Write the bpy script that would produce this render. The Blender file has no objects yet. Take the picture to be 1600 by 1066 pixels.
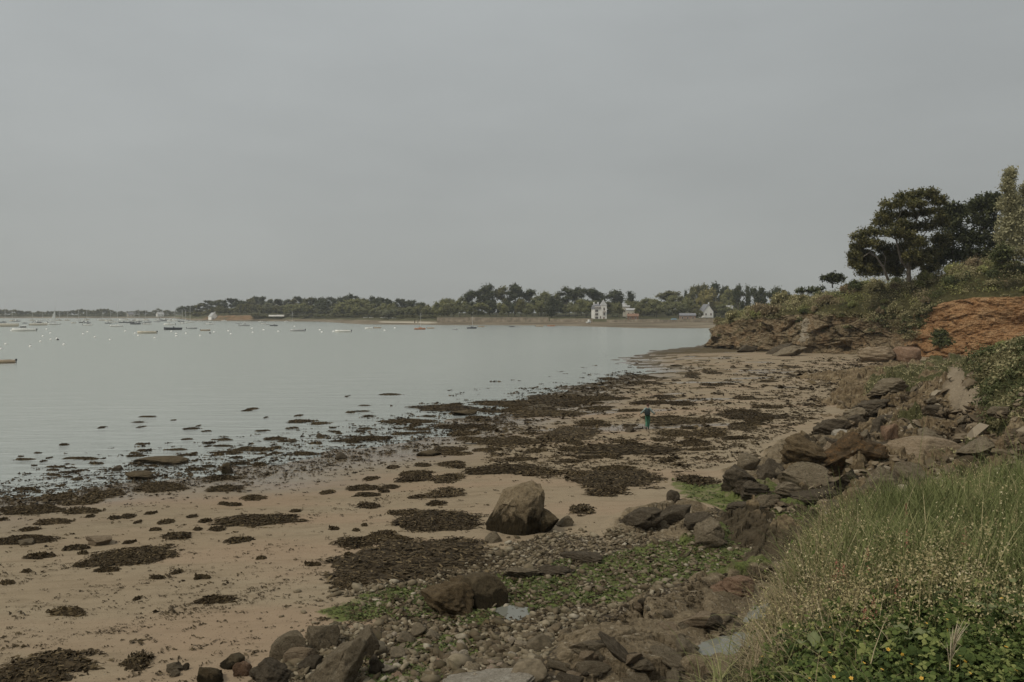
import bpy, bmesh, math, random
import numpy as np
from mathutils import Vector, Matrix

scene = bpy.context.scene
COL = scene.collection
random.seed(7)
RNG = np.random.default_rng(7)

# ------------------------------------------------------------------ camera
F_PX, EYE, HZ = 1240.0, 8.5, 490.0          # focal length in photo pixels, eye height above the water, horizon row
cam_d = bpy.data.cameras.new('camera')
cam_d.sensor_width = 36.0
cam_d.lens = 36.0 * F_PX / 1600.0
cam_d.shift_y = -(533.0 - HZ) / 1600.0
cam_d.clip_start = 0.05
cam_d.clip_end = 12000.0
cam = bpy.data.objects.new('camera', cam_d)
COL.objects.link(cam)
cam.location = (0, 0, EYE)
cam.rotation_euler = (math.radians(90), 0, 0)
scene.camera = cam

# ------------------------------------------------------------------ light
SUN_EL, SUN_AZ = math.radians(50), math.radians(-125)      # azimuth from +Y towards +X
world = bpy.data.worlds.new("World")
scene.world = world
world.use_nodes = True
wn, wl = world.node_tree.nodes, world.node_tree.links
wn.clear()
w_out = wn.new('ShaderNodeOutputWorld'); w_bg = wn.new('ShaderNodeBackground')
w_bg.inputs['Strength'].default_value = 0.1
sky = wn.new('ShaderNodeTexSky'); sky.sky_type = 'NISHITA'; sky.sun_disc = False
sky.sun_elevation = SUN_EL; sky.sun_rotation = SUN_AZ
sky.air_density = 1.0; sky.dust_density = 3.0
hsv = wn.new('ShaderNodeHueSaturation'); hsv.inputs['Saturation'].default_value = 0.35
wl.new(sky.outputs['Color'], hsv.inputs['Color'])
tc = wn.new('ShaderNodeTexCoord'); sp = wn.new('ShaderNodeSeparateXYZ')
wl.new(tc.outputs['Generated'], sp.inputs['Vector'])
rampw = wn.new('ShaderNodeValToRGB')
cr = rampw.color_ramp
cr.elements[0].position = 0.0; cr.elements[0].color = (3.05, 3.16, 3.02, 1)
cr.elements[1].position = 1.0; cr.elements[1].color = (7.2, 7.3, 7.1, 1)
e = cr.elements.new(0.12); e.color = (3.0, 3.12, 3.03, 1)
e = cr.elements.new(0.36); e.color = (3.62, 3.82, 3.82, 1)
e = cr.elements.new(0.6); e.color = (5.6, 5.7, 5.6, 1)
wl.new(sp.outputs['Z'], rampw.inputs['Fac'])
nz = wn.new('ShaderNodeTexNoise'); nz.inputs['Scale'].default_value = 1.7; nz.inputs['Detail'].default_value = 5.0
mpw = wn.new('ShaderNodeMapping'); mpw.inputs['Scale'].default_value = (1, 1, 3.2); mpw.inputs['Location'].default_value = (0.35, 0, 0.2)
wl.new(tc.outputs['Generated'], mpw.inputs['Vector']); wl.new(mpw.outputs['Vector'], nz.inputs['Vector'])
mr = wn.new('ShaderNodeMapRange'); mr.inputs['From Min'].default_value = 0.3; mr.inputs['From Max'].default_value = 0.7
mr.inputs['To Min'].default_value = 0.90; mr.inputs['To Max'].default_value = 1.10
wl.new(nz.outputs['Fac'], mr.inputs['Value'])
mulw = wn.new('ShaderNodeVectorMath'); mulw.operation = 'SCALE'
mx = wn.new('ShaderNodeMapRange'); mx.inputs['From Min'].default_value = -0.7; mx.inputs['From Max'].default_value = 0.7
mx.inputs['To Min'].default_value = 1.035; mx.inputs['To Max'].default_value = 0.95          # the cloud is a little thicker to the right
wl.new(sp.outputs['X'], mx.inputs['Value'])
mm = wn.new('ShaderNodeMath'); mm.operation = 'MULTIPLY'; wl.new(mr.outputs['Result'], mm.inputs[0]); wl.new(mx.outputs['Result'], mm.inputs[1])
wl.new(rampw.outputs['Color'], mulw.inputs[0]); wl.new(mm.outputs[0], mulw.inputs['Scale'])
mixw = wn.new('ShaderNodeMixRGB'); mixw.inputs['Fac'].default_value = 0.9
wl.new(hsv.outputs['Color'], mixw.inputs['Color1']); wl.new(mulw.outputs['Vector'], mixw.inputs['Color2'])
wl.new(mixw.outputs['Color'], w_bg.inputs['Color']); wl.new(w_bg.outputs['Background'], w_out.inputs['Surface'])

sun_d = bpy.data.lights.new('sun', 'SUN')
sun_d.energy = 1.5
sun_d.angle = math.radians(11)
sun_d.color = (1.0, 0.93, 0.80)
sun = bpy.data.objects.new('sun', sun_d); COL.objects.link(sun)
sdir = Vector((math.sin(SUN_AZ) * math.cos(SUN_EL), math.cos(SUN_AZ) * math.cos(SUN_EL), math.sin(SUN_EL)))
sun.rotation_euler = sdir.to_track_quat('Z', 'Y').to_euler()
sun.location = (0, 0, 60)

vs = scene.view_settings
scene.display_settings.display_device = 'sRGB'
vs.view_transform = 'Standard'; vs.look = 'None'; vs.exposure = 0.2; vs.gamma = 1.0; vs.use_curve_mapping = False
scene.cycles.use_denoising = True
scene.cycles.max_bounces = 6
scene.cycles.transparent_max_bounces = 12
scene.cycles.volume_bounces = 0
scene.cycles.sample_clamp_indirect = 4.0

# ------------------------------------------------------------------ numpy noise
_perm = np.random.default_rng(11).permutation(256)
_perm = np.concatenate([_perm, _perm, _perm])
_g3 = np.random.default_rng(12).normal(size=(256, 3)); _g3 /= np.linalg.norm(_g3, axis=1)[:, None]

def perlin(P):
    P = np.asarray(P, dtype=np.float64)
    i = np.floor(P).astype(np.int64); f = P - i; i &= 255
    w = f * f * f * (f * (f * 6 - 15) + 10)
    def corner(a, b, c):
        h = _perm[_perm[_perm[i[:, 0] + a] + i[:, 1] + b] + i[:, 2] + c]
        g = _g3[h]
        return g[:, 0] * (f[:, 0] - a) + g[:, 1] * (f[:, 1] - b) + g[:, 2] * (f[:, 2] - c)
    x0 = corner(0, 0, 0) * (1 - w[:, 0]) + corner(1, 0, 0) * w[:, 0]
    x1 = corner(0, 1, 0) * (1 - w[:, 0]) + corner(1, 1, 0) * w[:, 0]
    x2 = corner(0, 0, 1) * (1 - w[:, 0]) + corner(1, 0, 1) * w[:, 0]
    x3 = corner(0, 1, 1) * (1 - w[:, 0]) + corner(1, 1, 1) * w[:, 0]
    y0 = x0 * (1 - w[:, 1]) + x1 * w[:, 1]
    y1 = x2 * (1 - w[:, 1]) + x3 * w[:, 1]
    return (y0 * (1 - w[:, 2]) + y1 * w[:, 2]) * 1.5

def fbm(P, octs=4, gain=0.5, ridged=False):
    P = np.array(P, dtype=np.float64); a = 1.0; s = 0.0; tot = 0.0
    for k in range(octs):
        n = perlin(P + 17.3 * k)
        if ridged:
            n = 1 - 2 * np.abs(n)
        s = s + a * n; tot += a; a *= gain; P = P * 2.03
    return s / tot

def n2(x, y, scale, octs=4, seed=0.0, ridged=False):
    """fbm of points in the plane; scale is the size of the largest feature in metres"""
    x = np.asarray(x, float); y = np.asarray(y, float)
    P = np.stack([x.ravel() / scale, y.ravel() / scale, np.full(x.size, 3.1 + seed)], 1)
    return fbm(P, octs, ridged=ridged).reshape(x.shape)

def worley(x, y, seed=0):
    """nearest and second nearest distance, plus the random numbers and centre offset of the nearest cell"""
    shp = np.shape(x); x = np.ravel(x).astype(float); y = np.ravel(y).astype(float)
    ix, iy = np.floor(x).astype(np.int64), np.floor(y).astype(np.int64)
    f1 = np.full(x.shape, 9.0); f2 = np.full(x.shape, 9.0); hid = np.zeros(x.shape, np.int64); ox = np.zeros(x.shape); oy = np.zeros(x.shape)
    for a in (-1, 0, 1):
        for b in (-1, 0, 1):
            h = _perm[(_perm[(ix + a + seed) & 255] + iy + b) & 255]; h2 = _perm[h + 57]
            dx = x - (ix + a + 0.1 + 0.8 * h / 255.0); dy = y - (iy + b + 0.1 + 0.8 * h2 / 255.0)
            d = np.hypot(dx, dy); m = d < f1
            f2 = np.where(m, f1, np.minimum(f2, d)); f1 = np.where(m, d, f1)
            hid = np.where(m, h, hid); ox = np.where(m, dx, ox); oy = np.where(m, dy, oy)
    r = [(_perm[hid + k] / 255.0) for k in (3, 101, 177)]
    return [q.reshape(shp) for q in (f1, f2, r[0], r[1], r[2], ox, oy)]

def blocks(x, y, size, ang, aspect, seed, tilt=0.5, crack=0.1):
    """fractured rock: tilted blocks with cracks between them, about -0.5..0.5 times their size"""
    c, s = math.cos(ang), math.sin(ang); w = 0.25
    wx = n2(x, y, size * 2.2, 3, seed + 1.0) * w; wy = n2(x, y, size * 2.2, 3, seed + 7.0) * w
    a = (x * c + y * s) / (size * aspect) + wx; b = (-x * s + y * c) / size + wy
    f1, f2, r0, r1, r2, ox, oy = worley(a, b, seed)
    g = np.clip((f2 - f1) / crack, 0, 1)
    return size * ((r0 - 0.5) * 0.75 + tilt * ((r1 - 0.35) * oy + (r2 - 0.5) * ox) - 0.28 * (1 - g) ** 2)

def sstep(a, b, x):
    t = np.clip((np.asarray(x, float) - a) / (b - a), 0, 1)
    return t * t * (3 - 2 * t)

# ------------------------------------------------------------------ mesh helpers
def mesh_np(name, V, F, mat=None, smooth=True, attrs=None, flat=None):
    V = np.ascontiguousarray(V, dtype=np.float32)
    me = bpy.data.meshes.new(name)
    Fs = F if isinstance(F, (list, tuple)) else [F]
    Fs = [np.asarray(f, dtype=np.int32) for f in Fs if len(f)]
    loops = np.concatenate([f.ravel() for f in Fs])
    sizes = np.concatenate([np.full(len(f), f.shape[1], np.int32) for f in Fs])
    starts = np.concatenate([[0], np.cumsum(sizes)[:-1]]).astype(np.int32)
    me.vertices.add(len(V)); me.vertices.foreach_set('co', V.ravel())
    me.loops.add(len(loops)); me.loops.foreach_set('vertex_index', loops)
    me.polygons.add(len(sizes)); me.polygons.foreach_set('loop_start', starts)
    me.polygons.foreach_set('use_smooth', np.full(len(sizes), bool(smooth)))
    if flat is not None:                         # faces of broken rock keep their edges
        me.polygons.foreach_set('use_smooth', ~np.asarray(flat, bool))
    if attrs:
        for k, a in attrs.items():
            at = me.attributes.new(k, 'FLOAT', 'POINT')
            at.data.foreach_set('value', np.ascontiguousarray(a, dtype=np.float32))
    me.update(calc_edges=True)
    if mat is not None:
        me.materials.append(mat)
    return me

def link(name, me, parent=None, loc=None, rot=None, scale=None):
    o = bpy.data.objects.new(name, me); COL.objects.link(o)
    if parent is not None: o.parent = parent
    if loc is not None: o.location = loc
    if rot is not None: o.rotation_euler = rot
    if scale is not None: o.scale = scale
    return o

def tag(o, label=None, cat=None, group=None, kind=None):
    if label: o['label'] = label
    if cat: o['category'] = cat
    if group: o['group'] = group
    if kind: o['kind'] = kind
    return o

def empty(name, loc, rz=0.0, label=None, cat=None, group=None):
    o = bpy.data.objects.new(name, None); COL.objects.link(o)
    o.empty_display_size = 0.2
    o.location = loc; o.rotation_euler = (0, 0, rz)
    return tag(o, label, cat, group)

def copy_tree(o, parent=None):
    c = o.copy(); COL.objects.link(c)
    if parent is not None: c.parent = parent
    for ch in list(o.children): copy_tree(ch, c)
    return c

class MB:
    """collects primitives, then becomes one mesh"""
    def __init__(s): s.V = []; s.F = []; s.n = 0
    def add(s, V, F):
        s.V += [tuple(v) for v in V]; s.F += [tuple(i + s.n for i in f) for f in F]; s.n = len(s.V); return s
    def box(s, c, d, rz=0.0):
        x, y, z = d[0] / 2, d[1] / 2, d[2] / 2; ca, sa = math.cos(rz), math.sin(rz)
        V = []
        for k in (-z, z):
            for (a, b) in ((-x, -y), (x, -y), (x, y), (-x, y)):
                V.append((c[0] + a * ca - b * sa, c[1] + a * sa + b * ca, c[2] + k))
        return s.add(V, [(3, 2, 1, 0), (4, 5, 6, 7), (0, 1, 5, 4), (1, 2, 6, 5), (2, 3, 7, 6), (3, 0, 4, 7)])
    def tube(s, pts, rads, n=6, cap=True):
        pts = [Vector(p) for p in pts]; V = []; F = []
        for i, p in enumerate(pts):
            d = (pts[min(i + 1, len(pts) - 1)] - pts[max(i - 1, 0)]).normalized()
            a = d.orthogonal().normalized() if i == 0 else (a - d * a.dot(d)).normalized()
            b = d.cross(a)
            for k in range(n):
                t = 2 * math.pi * k / n
                V.append(p + (a * math.cos(t) + b * math.sin(t)) * rads[i])
        for i in range(len(pts) - 1):
            for k in range(n):
                F.append((i * n + k, i * n + (k + 1) % n, (i + 1) * n + (k + 1) % n, (i + 1) * n + k))
        if cap:
            F.append(tuple(range(n - 1, -1, -1))); F.append(tuple((len(pts) - 1) * n + k for k in range(n)))
        return s.add(V, F)
    def loft(s, rings, cap=True):
        n = len(rings[0]); V = [p for r in rings for p in r]; F = []
        for i in range(len(rings) - 1):
            for k in range(n):
                F.append((i * n + k, i * n + (k + 1) % n, (i + 1) * n + (k + 1) % n, (i + 1) * n + k))
        if cap:
            F.append(tuple(range(n - 1, -1, -1))); F.append(tuple((len(rings) - 1) * n + k for k in range(n)))
        return s.add(V, F)
    def mesh(s, name, mat, smooth=False):
        me = bpy.data.meshes.new(name); me.from_pydata(s.V, [], s.F)
        me.polygons.foreach_set('use_smooth', [smooth] * len(me.polygons))
        me.materials.append(mat); me.update(); return me
    def build(s, name, mat, parent=None, smooth=False, **k):
        return link(name, s.mesh(name, mat, smooth), parent, **k)

def ico(sub):
    bm = bmesh.new(); bmesh.ops.create_icosphere(bm, subdivisions=sub, radius=1.0)
    bm.verts.ensure_lookup_table()
    V = np.array([v.co[:] for v in bm.verts]); F = np.array([[v.index for v in f.verts] for f in bm.faces]); bm.free()
    return V, F
ICO = {k: ico(k) for k in (1, 2, 3, 4, 5, 6)}

# ------------------------------------------------------------------ materials
def lin(r, g, b):
    """0..255 sRGB to linear"""
    def c(v):
        v /= 255.0
        return v / 12.92 if v <= 0.04045 else ((v + 0.055) / 1.055) ** 2.4
    return (c(r), c(g), c(b))

class NT:
    def __init__(s, name):
        s.m = bpy.data.materials.new(name); s.m.use_nodes = True
        s.n, s.l = s.m.node_tree.nodes, s.m.node_tree.links; s.n.clear()
        s.out = s.n.new('ShaderNodeOutputMaterial')
    def sock(s, v, inp):
        if isinstance(v, bpy.types.NodeSocket): s.l.new(v, inp)
        elif isinstance(v, (tuple, list)) and len(v) == 3 and inp.type == 'RGBA': inp.default_value = (*v, 1)
        else: inp.default_value = v
    def node(s, t, **k):
        nd = s.n.new(t)
        for a, v in k.items(): setattr(nd, a, v)
        return nd
    def pos(s): return s.node('ShaderNodeNewGeometry').outputs['Position']
    def obj(s): return s.node('ShaderNodeTexCoord').outputs['Object']
    def rnd(s): return s.node('ShaderNodeObjectInfo').outputs['Random']
    def attr(s, name): return s.node('ShaderNodeAttribute', attribute_name=name).outputs['Fac']
    def mapping(s, v, scale=(1, 1, 1), rot=(0, 0, 0)):
        m = s.node('ShaderNodeMapping'); s.sock(v, m.inputs['Vector']); m.inputs['Scale'].default_value = scale; m.inputs['Rotation'].default_value = rot
        return m.outputs['Vector']
    def noise(s, v, scale, detail=4, rough=0.55, dist=0.0):
        n = s.node('ShaderNodeTexNoise'); s.sock(v, n.inputs['Vector']); n.inputs['Scale'].default_value = scale
        n.inputs['Detail'].default_value = detail; n.inputs['Roughness'].default_value = rough; n.inputs['Distortion'].default_value = dist
        return n.outputs['Fac']
    def voro(s, v, scale, feature='F1', out='Distance', rand=1.0):
        n = s.node('ShaderNodeTexVoronoi', feature=feature); s.sock(v, n.inputs['Vector']); n.inputs['Scale'].default_value = scale
        n.inputs['Randomness'].default_value = rand
        return n.outputs[out]
    def ramp(s, f, stops, interp='LINEAR'):
        r = s.node('ShaderNodeValToRGB'); s.sock(f, r.inputs['Fac']); c = r.color_ramp; c.interpolation = interp
        while len(c.elements) < len(stops): c.elements.new(0.5)
        for el, (p, col) in zip(c.elements, stops):
            el.position = p; el.color = (*col, 1) if not isinstance(col, (int, float)) else (col, col, col, 1)
        return r.outputs['Color']
    def mix(s, f, a, b, mode='MIX'):
        n = s.node('ShaderNodeMixRGB', blend_type=mode); s.sock(f, n.inputs['Fac']); s.sock(a, n.inputs['Color1']); s.sock(b, n.inputs['Color2'])
        return n.outputs['Color']
    def math(s, op, a, b=0.0, c=0.0, clamp=False):
        n = s.node('ShaderNodeMath', operation=op, use_clamp=clamp)
        for v, i in zip((a, b, c), n.inputs): s.sock(v, i)
        return n.outputs[0]
    def rng(s, v, a, b, c=0.0, d=1.0):
        n = s.node('ShaderNodeMapRange'); s.sock(v, n.inputs['Value'])
        for nm, x in zip(('From Min', 'From Max', 'To Min', 'To Max'), (a, b, c, d)): s.sock(x, n.inputs[nm])
        return n.outputs['Result']
    def bump(s, h, strength=0.5, dist=0.05, normal=None):
        n = s.node('ShaderNodeBump'); s.sock(h, n.inputs['Height']); n.inputs['Strength'].default_value = strength; n.inputs['Distance'].default_value = dist
        if normal is not None: s.sock(normal, n.inputs['Normal'])
        return n.outputs['Normal']
    def bsdf(s, col, rough=0.85, normal=None, spec=0.08, **k):
        b = s.node('ShaderNodeBsdfPrincipled'); s.sock(col, b.inputs['Base Color']); s.sock(rough, b.inputs['Roughness'])
        s.sock(spec, b.inputs['Specular IOR Level'])
        if normal is not None: s.sock(normal, b.inputs['Normal'])
        for kk, v in k.items(): s.sock(v, b.inputs[kk.replace('_', ' ')])
        return b.outputs['BSDF']
    def done(s, surf):
        s.l.new(surf, s.out.inputs['Surface']); return s.m

def plain(name, col, rough=0.6, spec=0.4, var=0.12, scale=6.0, metallic=0.0):
    t = NT(name); p = t.obj(); n = t.noise(p, scale, 3)
    lo = tuple(c * (1 - var) for c in col); hi = tuple(min(1, c * (1 + var)) for c in col)
    return t.done(t.bsdf(t.ramp(n, [(0.3, lo), (0.7, hi)]), rough, None, spec, Metallic=metallic))

def leafmat(name, dark, light, rough=0.6, transl=0.25, attr='var'):
    """foliage: per-leaf random colour, some light passes through the leaf"""
    t = NT(name); v = t.attr(attr)
    v = t.math('ADD', v, t.rng(t.rnd(), 0, 1, -0.12, 0.12))
    c = t.ramp(v, [(0.0, dark), (1.0, light)])
    b = t.bsdf(c, rough, None, 0.05)
    tr = t.node('ShaderNodeBsdfTranslucent'); t.sock(c, tr.inputs['Color'])
    m = t.node('ShaderNodeMixShader'); m.inputs[0].default_value = transl
    t.l.new(b, m.inputs[1]); t.l.new(tr.outputs[0], m.inputs[2])
    return t.done(m.outputs[0])

# ================================================================== ground heights
SHORE = np.array([(-60, 24), (-38, 31), (-23.4, 36.3), (-19.8, 40.9), (-12.9, 43.4), (-10.7, 47.5), (-8.1, 50.2), (-6.8, 52.7), (-4.8, 59.2), (-1.1, 66.7), (2.4, 75.3), (7.3, 90.9),
                  (13, 103), (20.8, 117), (20, 130), (21.0, 148), (27.5, 166), (38, 190), (50, 208), (60, 235), (75, 262), (120, 300), (300, 330)], float)

def shore_dist(x, y):
    """signed distance to the waterline, positive on land"""
    x = np.asarray(x, float); y = np.asarray(y, float)
    best = np.full(x.shape, 1e9); sgn = np.ones(x.shape)
    for (ax, ay), (bx, by) in zip(SHORE[:-1], SHORE[1:]):
        dx, dy = bx - ax, by - ay; L2 = dx * dx + dy * dy
        t = np.clip(((x - ax) * dx + (y - ay) * dy) / L2, 0, 1)
        d = np.hypot(x - ax - t * dx, y - ay - t * dy)
        side = (dx * (y - ay) - dy * (x - ax))          # positive: left of the line, the sea
        m = d < best - 1e-9
        best = np.where(m, d, best); sgn = np.where(m, np.where(side > 0, -1.0, 1.0), sgn)
    return best * sgn

def base_h(x, y):
    s = shore_dist(x, y)
    land = 1.15 * (1 - np.exp(-(np.maximum(s, 0) / 25.0) ** 1.3)) + 0.004 * np.maximum(s, 0)
    sea = -0.022 * np.maximum(-s, 0)
    sea = np.maximum(sea, -2.5)
    return np.where(s > 0, land, sea), s

def in_poly(x, y, poly):
    x = np.asarray(x, float); y = np.asarray(y, float); r = np.zeros(x.shape, bool); n = len(poly)
    for i in range(n):
        (x0, y0), (x1, y1) = poly[i], poly[(i + 1) % n]
        c = ((y0 > y) != (y1 > y)) & (x < (x1 - x0) * (y - y0) / (y1 - y0 + 1e-12) + x0)
        r ^= c
    return r

def poly_dist(x, y, poly):
    """signed distance, positive inside"""
    x = np.asarray(x, float); y = np.asarray(y, float); best = np.full(x.shape, 1e9); n = len(poly)
    for i in range(n):
        (ax, ay), (bx, by) = poly[i], poly[(i + 1) % n]
        dx, dy = bx - ax, by - ay
        t = np.clip(((x - ax) * dx + (y - ay) * dy) / (dx * dx + dy * dy + 1e-12), 0, 1)
        best = np.minimum(best, np.hypot(x - ax - t * dx, y - ay - t * dy))
    return np.where(in_poly(x, y, poly), best, -best)

def ray(u, v, z):
    d = F_PX * (EYE - z) / (np.asarray(v, float) - HZ)
    return (np.asarray(u, float) - 800) / F_PX * d, d

def at0(u, v):
    """the photo's pixel on the smooth beach"""
    z = np.full(np.shape(u), 0.6)
    for _ in range(8):
        x, y = ray(u, v, z); z = base_h(x, y)[0]
    return x, y, z

def wpoly(pts):
    a = np.array(pts, float); x, y, z = at0(a[:, 0], a[:, 1]); return list(zip(x, y))

# ---- regions of the foreshore, measured on the photograph, as plan polygons
P_SHINGLE = wpoly([(380, 1200), (380, 1066), (440, 1000), (600, 960), (560, 930), (640, 900), (750, 860), (880, 830), (960, 845), (1100, 800), (1180, 775),
                   (1300, 765), (1420, 790), (1700, 860), (1700, 1200)])
P_ROCK = wpoly([(640, 1250), (800, 1090), (860, 1030), (900, 1000), (960, 960), (1050, 925), (1110, 900), (1190, 890), (1260, 930), (1300, 1060), (1300, 1250)])
P_ROCK2 = wpoly([(1122, 772), (1128, 742), (1180, 716), (1226, 690), (1330, 684), (1430, 730), (1440, 790), (1330, 806), (1230, 800), (1170, 792)])
P_LEDGE = wpoly([(955, 836), (975, 800), (1070, 786), (1120, 800), (1138, 850), (1080, 866), (1010, 846)])
P_GREEN = [wpoly(p) for p in (
    [(500, 955), (600, 925), (760, 905), (880, 880), (930, 905), (820, 945), (700, 960), (560, 975)],
    [(900, 890), (960, 862), (1060, 850), (1160, 850), (1220, 880), (1150, 905), (1040, 910), (930, 915)],
    [(790, 925), (880, 915), (1000, 925), (960, 945), (830, 950)],
    [(640, 1000), (760, 985), (770, 1005), (700, 1022), (630, 1020)],
    [(1060, 745), (1160, 765), (1260, 770), (1320, 790), (1240, 815), (1140, 800), (1060, 770)],
    [(570, 1030), (660, 1040), (690, 1075), (570, 1080)],
    [(660, 935), (760, 945), (790, 965), (720, 978), (660, 965)],
    [(1120, 820), (1180, 820), (1190, 850), (1120, 850)])]
POOLS = [wpoly(p) for p in ([(776, 952), (795, 946), (822, 949), (823, 962), (800, 966)],
                            [(1082, 1016), (1110, 1003), (1150, 990), (1195, 985), (1235, 985), (1235, 1012), (1195, 1014), (1150, 1016), (1120, 1024)],
                            [(1165, 970), (1180, 948), (1196, 940), (1225, 945), (1225, 970), (1190, 972)])]

_bx, _by = None, None
def strata(x, y, ang, seed):
    """broken rock beds: stepped ridges across the bedding direction"""
    c, s = math.cos(ang), math.sin(ang)
    a = x * c + y * s; b = -x * s + y * c
    w = n2(x, y, 3.0, 3, seed + 2) * 0.7
    q = b / 0.55 + w * 1.6
    saw = q - np.floor(q)
    saw = np.where(saw < 0.72, saw / 0.72, (1 - saw) / 0.28)
    P = np.stack([(a / 2.6).ravel(), (b / 0.5).ravel(), np.full(x.size, seed)], 1)
    r = fbm(P, 4, 0.55, ridged=True).reshape(x.shape)
    return 0.35 * saw * (0.6 + 0.8 * n2(x, y, 2.0, 2, seed + 5)) + 0.45 * r

def beach_h(x, y, full=False):
    h, s = base_h(x, y)
    x = np.asarray(x, float); y = np.asarray(y, float)
    # low undulation, bars and runnels lying along the waterline
    tide = np.exp(-np.abs(s) / 12.0)
    h = h + 0.045 * n2(x, y, 7.0, 3, 0.0) + 0.15 * tide * n2(x * 0.5, y, 4.0, 4, 9.0)
    flat = sstep(55, 80, y)
    h = h + 0.13 * flat * n2(x * 0.5, y, 6.0, 3, 4.0) * sstep(-12, 4, s)
    jag = n2(x, y, 2.4, 5, 21.0) * 1.5
    rk = sstep(-0.5, 0.7, poly_dist(x, y, P_ROCK) + 1.1 * jag)
    rk = np.maximum(rk, sstep(-0.6, 0.8, poly_dist(x, y, P_ROCK2) + 0.8 * jag)); rk = np.maximum(rk, 0.8 * sstep(-0.4, 0.6, poly_dist(x, y, P_LEDGE) + 0.5 * jag))
    sh = sstep(-0.6, 0.9, poly_dist(x, y, P_SHINGLE) + 1.3 * jag)
    gr = np.zeros(x.shape)
    for p in P_GREEN:
        gr = np.maximum(gr, sstep(-0.7, 0.5, poly_dist(x, y, p) + 0.8 * jag))
    pool = np.full(x.shape, -1e9)
    for p in POOLS:
        pool = np.maximum(pool, poly_dist(x, y, p))
    near = sstep(60, 30, y)
    bl = blocks(x, y, 1.15, math.radians(30), 2.4, 31, 0.8, 0.13) + blocks(x, y, 0.34, math.radians(24), 2.2, 35, 0.9, 0.16) + 0.05 * n2(x, y, 0.35, 4, 38, True)
    h = h + rk * (0.20 + 0.62 * bl) + near * sh * (1 - rk) * 0.07 * n2(x, y, 1.3, 4, 41.0)
    h = h + near * gr * 0.05 * n2(x, y, 0.9, 3, 47.0)
    wet_dip = sstep(-0.9, 0.25, pool + 0.25 * jag)
    base = base_h(x, y)[0]
    h = h * (1 - wet_dip) + wet_dip * np.minimum(h, base - 0.10)
    # weed mounds on the wet flats
    wd = n2(x * 0.42, y, 1.9, 5, 61.0) + 0.30 * n2(x, y, 9.0, 2, 66.0)
    band = np.exp(-((s - 2.0) / 7.0) ** 2) * sstep(44, 60, y) + 0.85 * sstep(62, 85, y) * sstep(-4, 3, s)
    # the sandy upper beach under the rocky slope stays clean
    clean = sstep(6.0, -1.0, np.hypot(x - np.interp(y, [30, 45, 60, 80, 95], [6, 11, 17, 29, 41]), 0) - 7.0)
    band = band * (1 - 0.8 * clean * sstep(105, 85, y))
    weed = sstep(0.12, 0.22, wd - 0.40 + 0.36 * band) * sstep(0.05, 0.3, band)
    weed = np.maximum(weed, sstep(150, 172, y) * sstep(-3, 3, s))
    h = h + 0.11 * weed * (0.7 + 0.8 * n2(x, y, 0.8, 2, 71.0))
    if full:
        return h, s, dict(rock=rk, shingle=sh * (1 - 0.0), green=gr, weed=weed, wet=np.maximum(np.exp(-(np.maximum(h, 0) / 0.26) ** 1.5), 0.85 * sstep(0.10, 0.26, n2(x * 0.32, y, 4.5, 4, 88)) * sstep(44, 54, y) * sstep(30, 18, s)))
    return h

class Raster:
    """a height function sampled once, looked up bilinearly"""
    def __init__(s, fn, x0, x1, y0, y1, step, ycut=9e9):
        s.x0, s.y0, s.st = x0, y0, step; s.nx = int((x1 - x0) / step) + 1; s.ny = int((y1 - y0) / step) + 1
        GX, GY = np.meshgrid(x0 + step * np.arange(s.nx), y0 + step * np.arange(s.ny))
        s.A = [np.asarray(a) for a in fn(GX, GY)]
    def __call__(s, x, y, k=0):
        x = np.asarray(x, float); y = np.asarray(y, float)
        fx = np.clip((x - s.x0) / s.st, 0, s.nx - 1.001); fy = np.clip((y - s.y0) / s.st, 0, s.ny - 1.001)
        i, j = fx.astype(int), fy.astype(int); fx, fy = fx - i, fy - j; A = s.A[k]
        return (A[j, i] * (1 - fx) + A[j, i + 1] * fx) * (1 - fy) + (A[j + 1, i] * (1 - fx) + A[j + 1, i + 1] * fx) * fy
R_NEAR = Raster(lambda x, y: (beach_h(x, y),), -34, 34, 9, 66, 0.14)
R_FAR = Raster(lambda x, y: (beach_h(x, y),), -70, 110, 60, 240, 0.5)
def beach_q(x, y): return np.where(np.asarray(y, float) < 65, R_NEAR(x, y), R_FAR(x, y))

def at(u, v):
    """the photo's pixel on the beach as built"""
    u = np.asarray(u, float); z = np.full(u.shape, 0.6)
    for _ in range(10):
        x, y = ray(u, v, z); z = 0.5 * z + 0.5 * beach_q(x, y)
    return x, y, z

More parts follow.
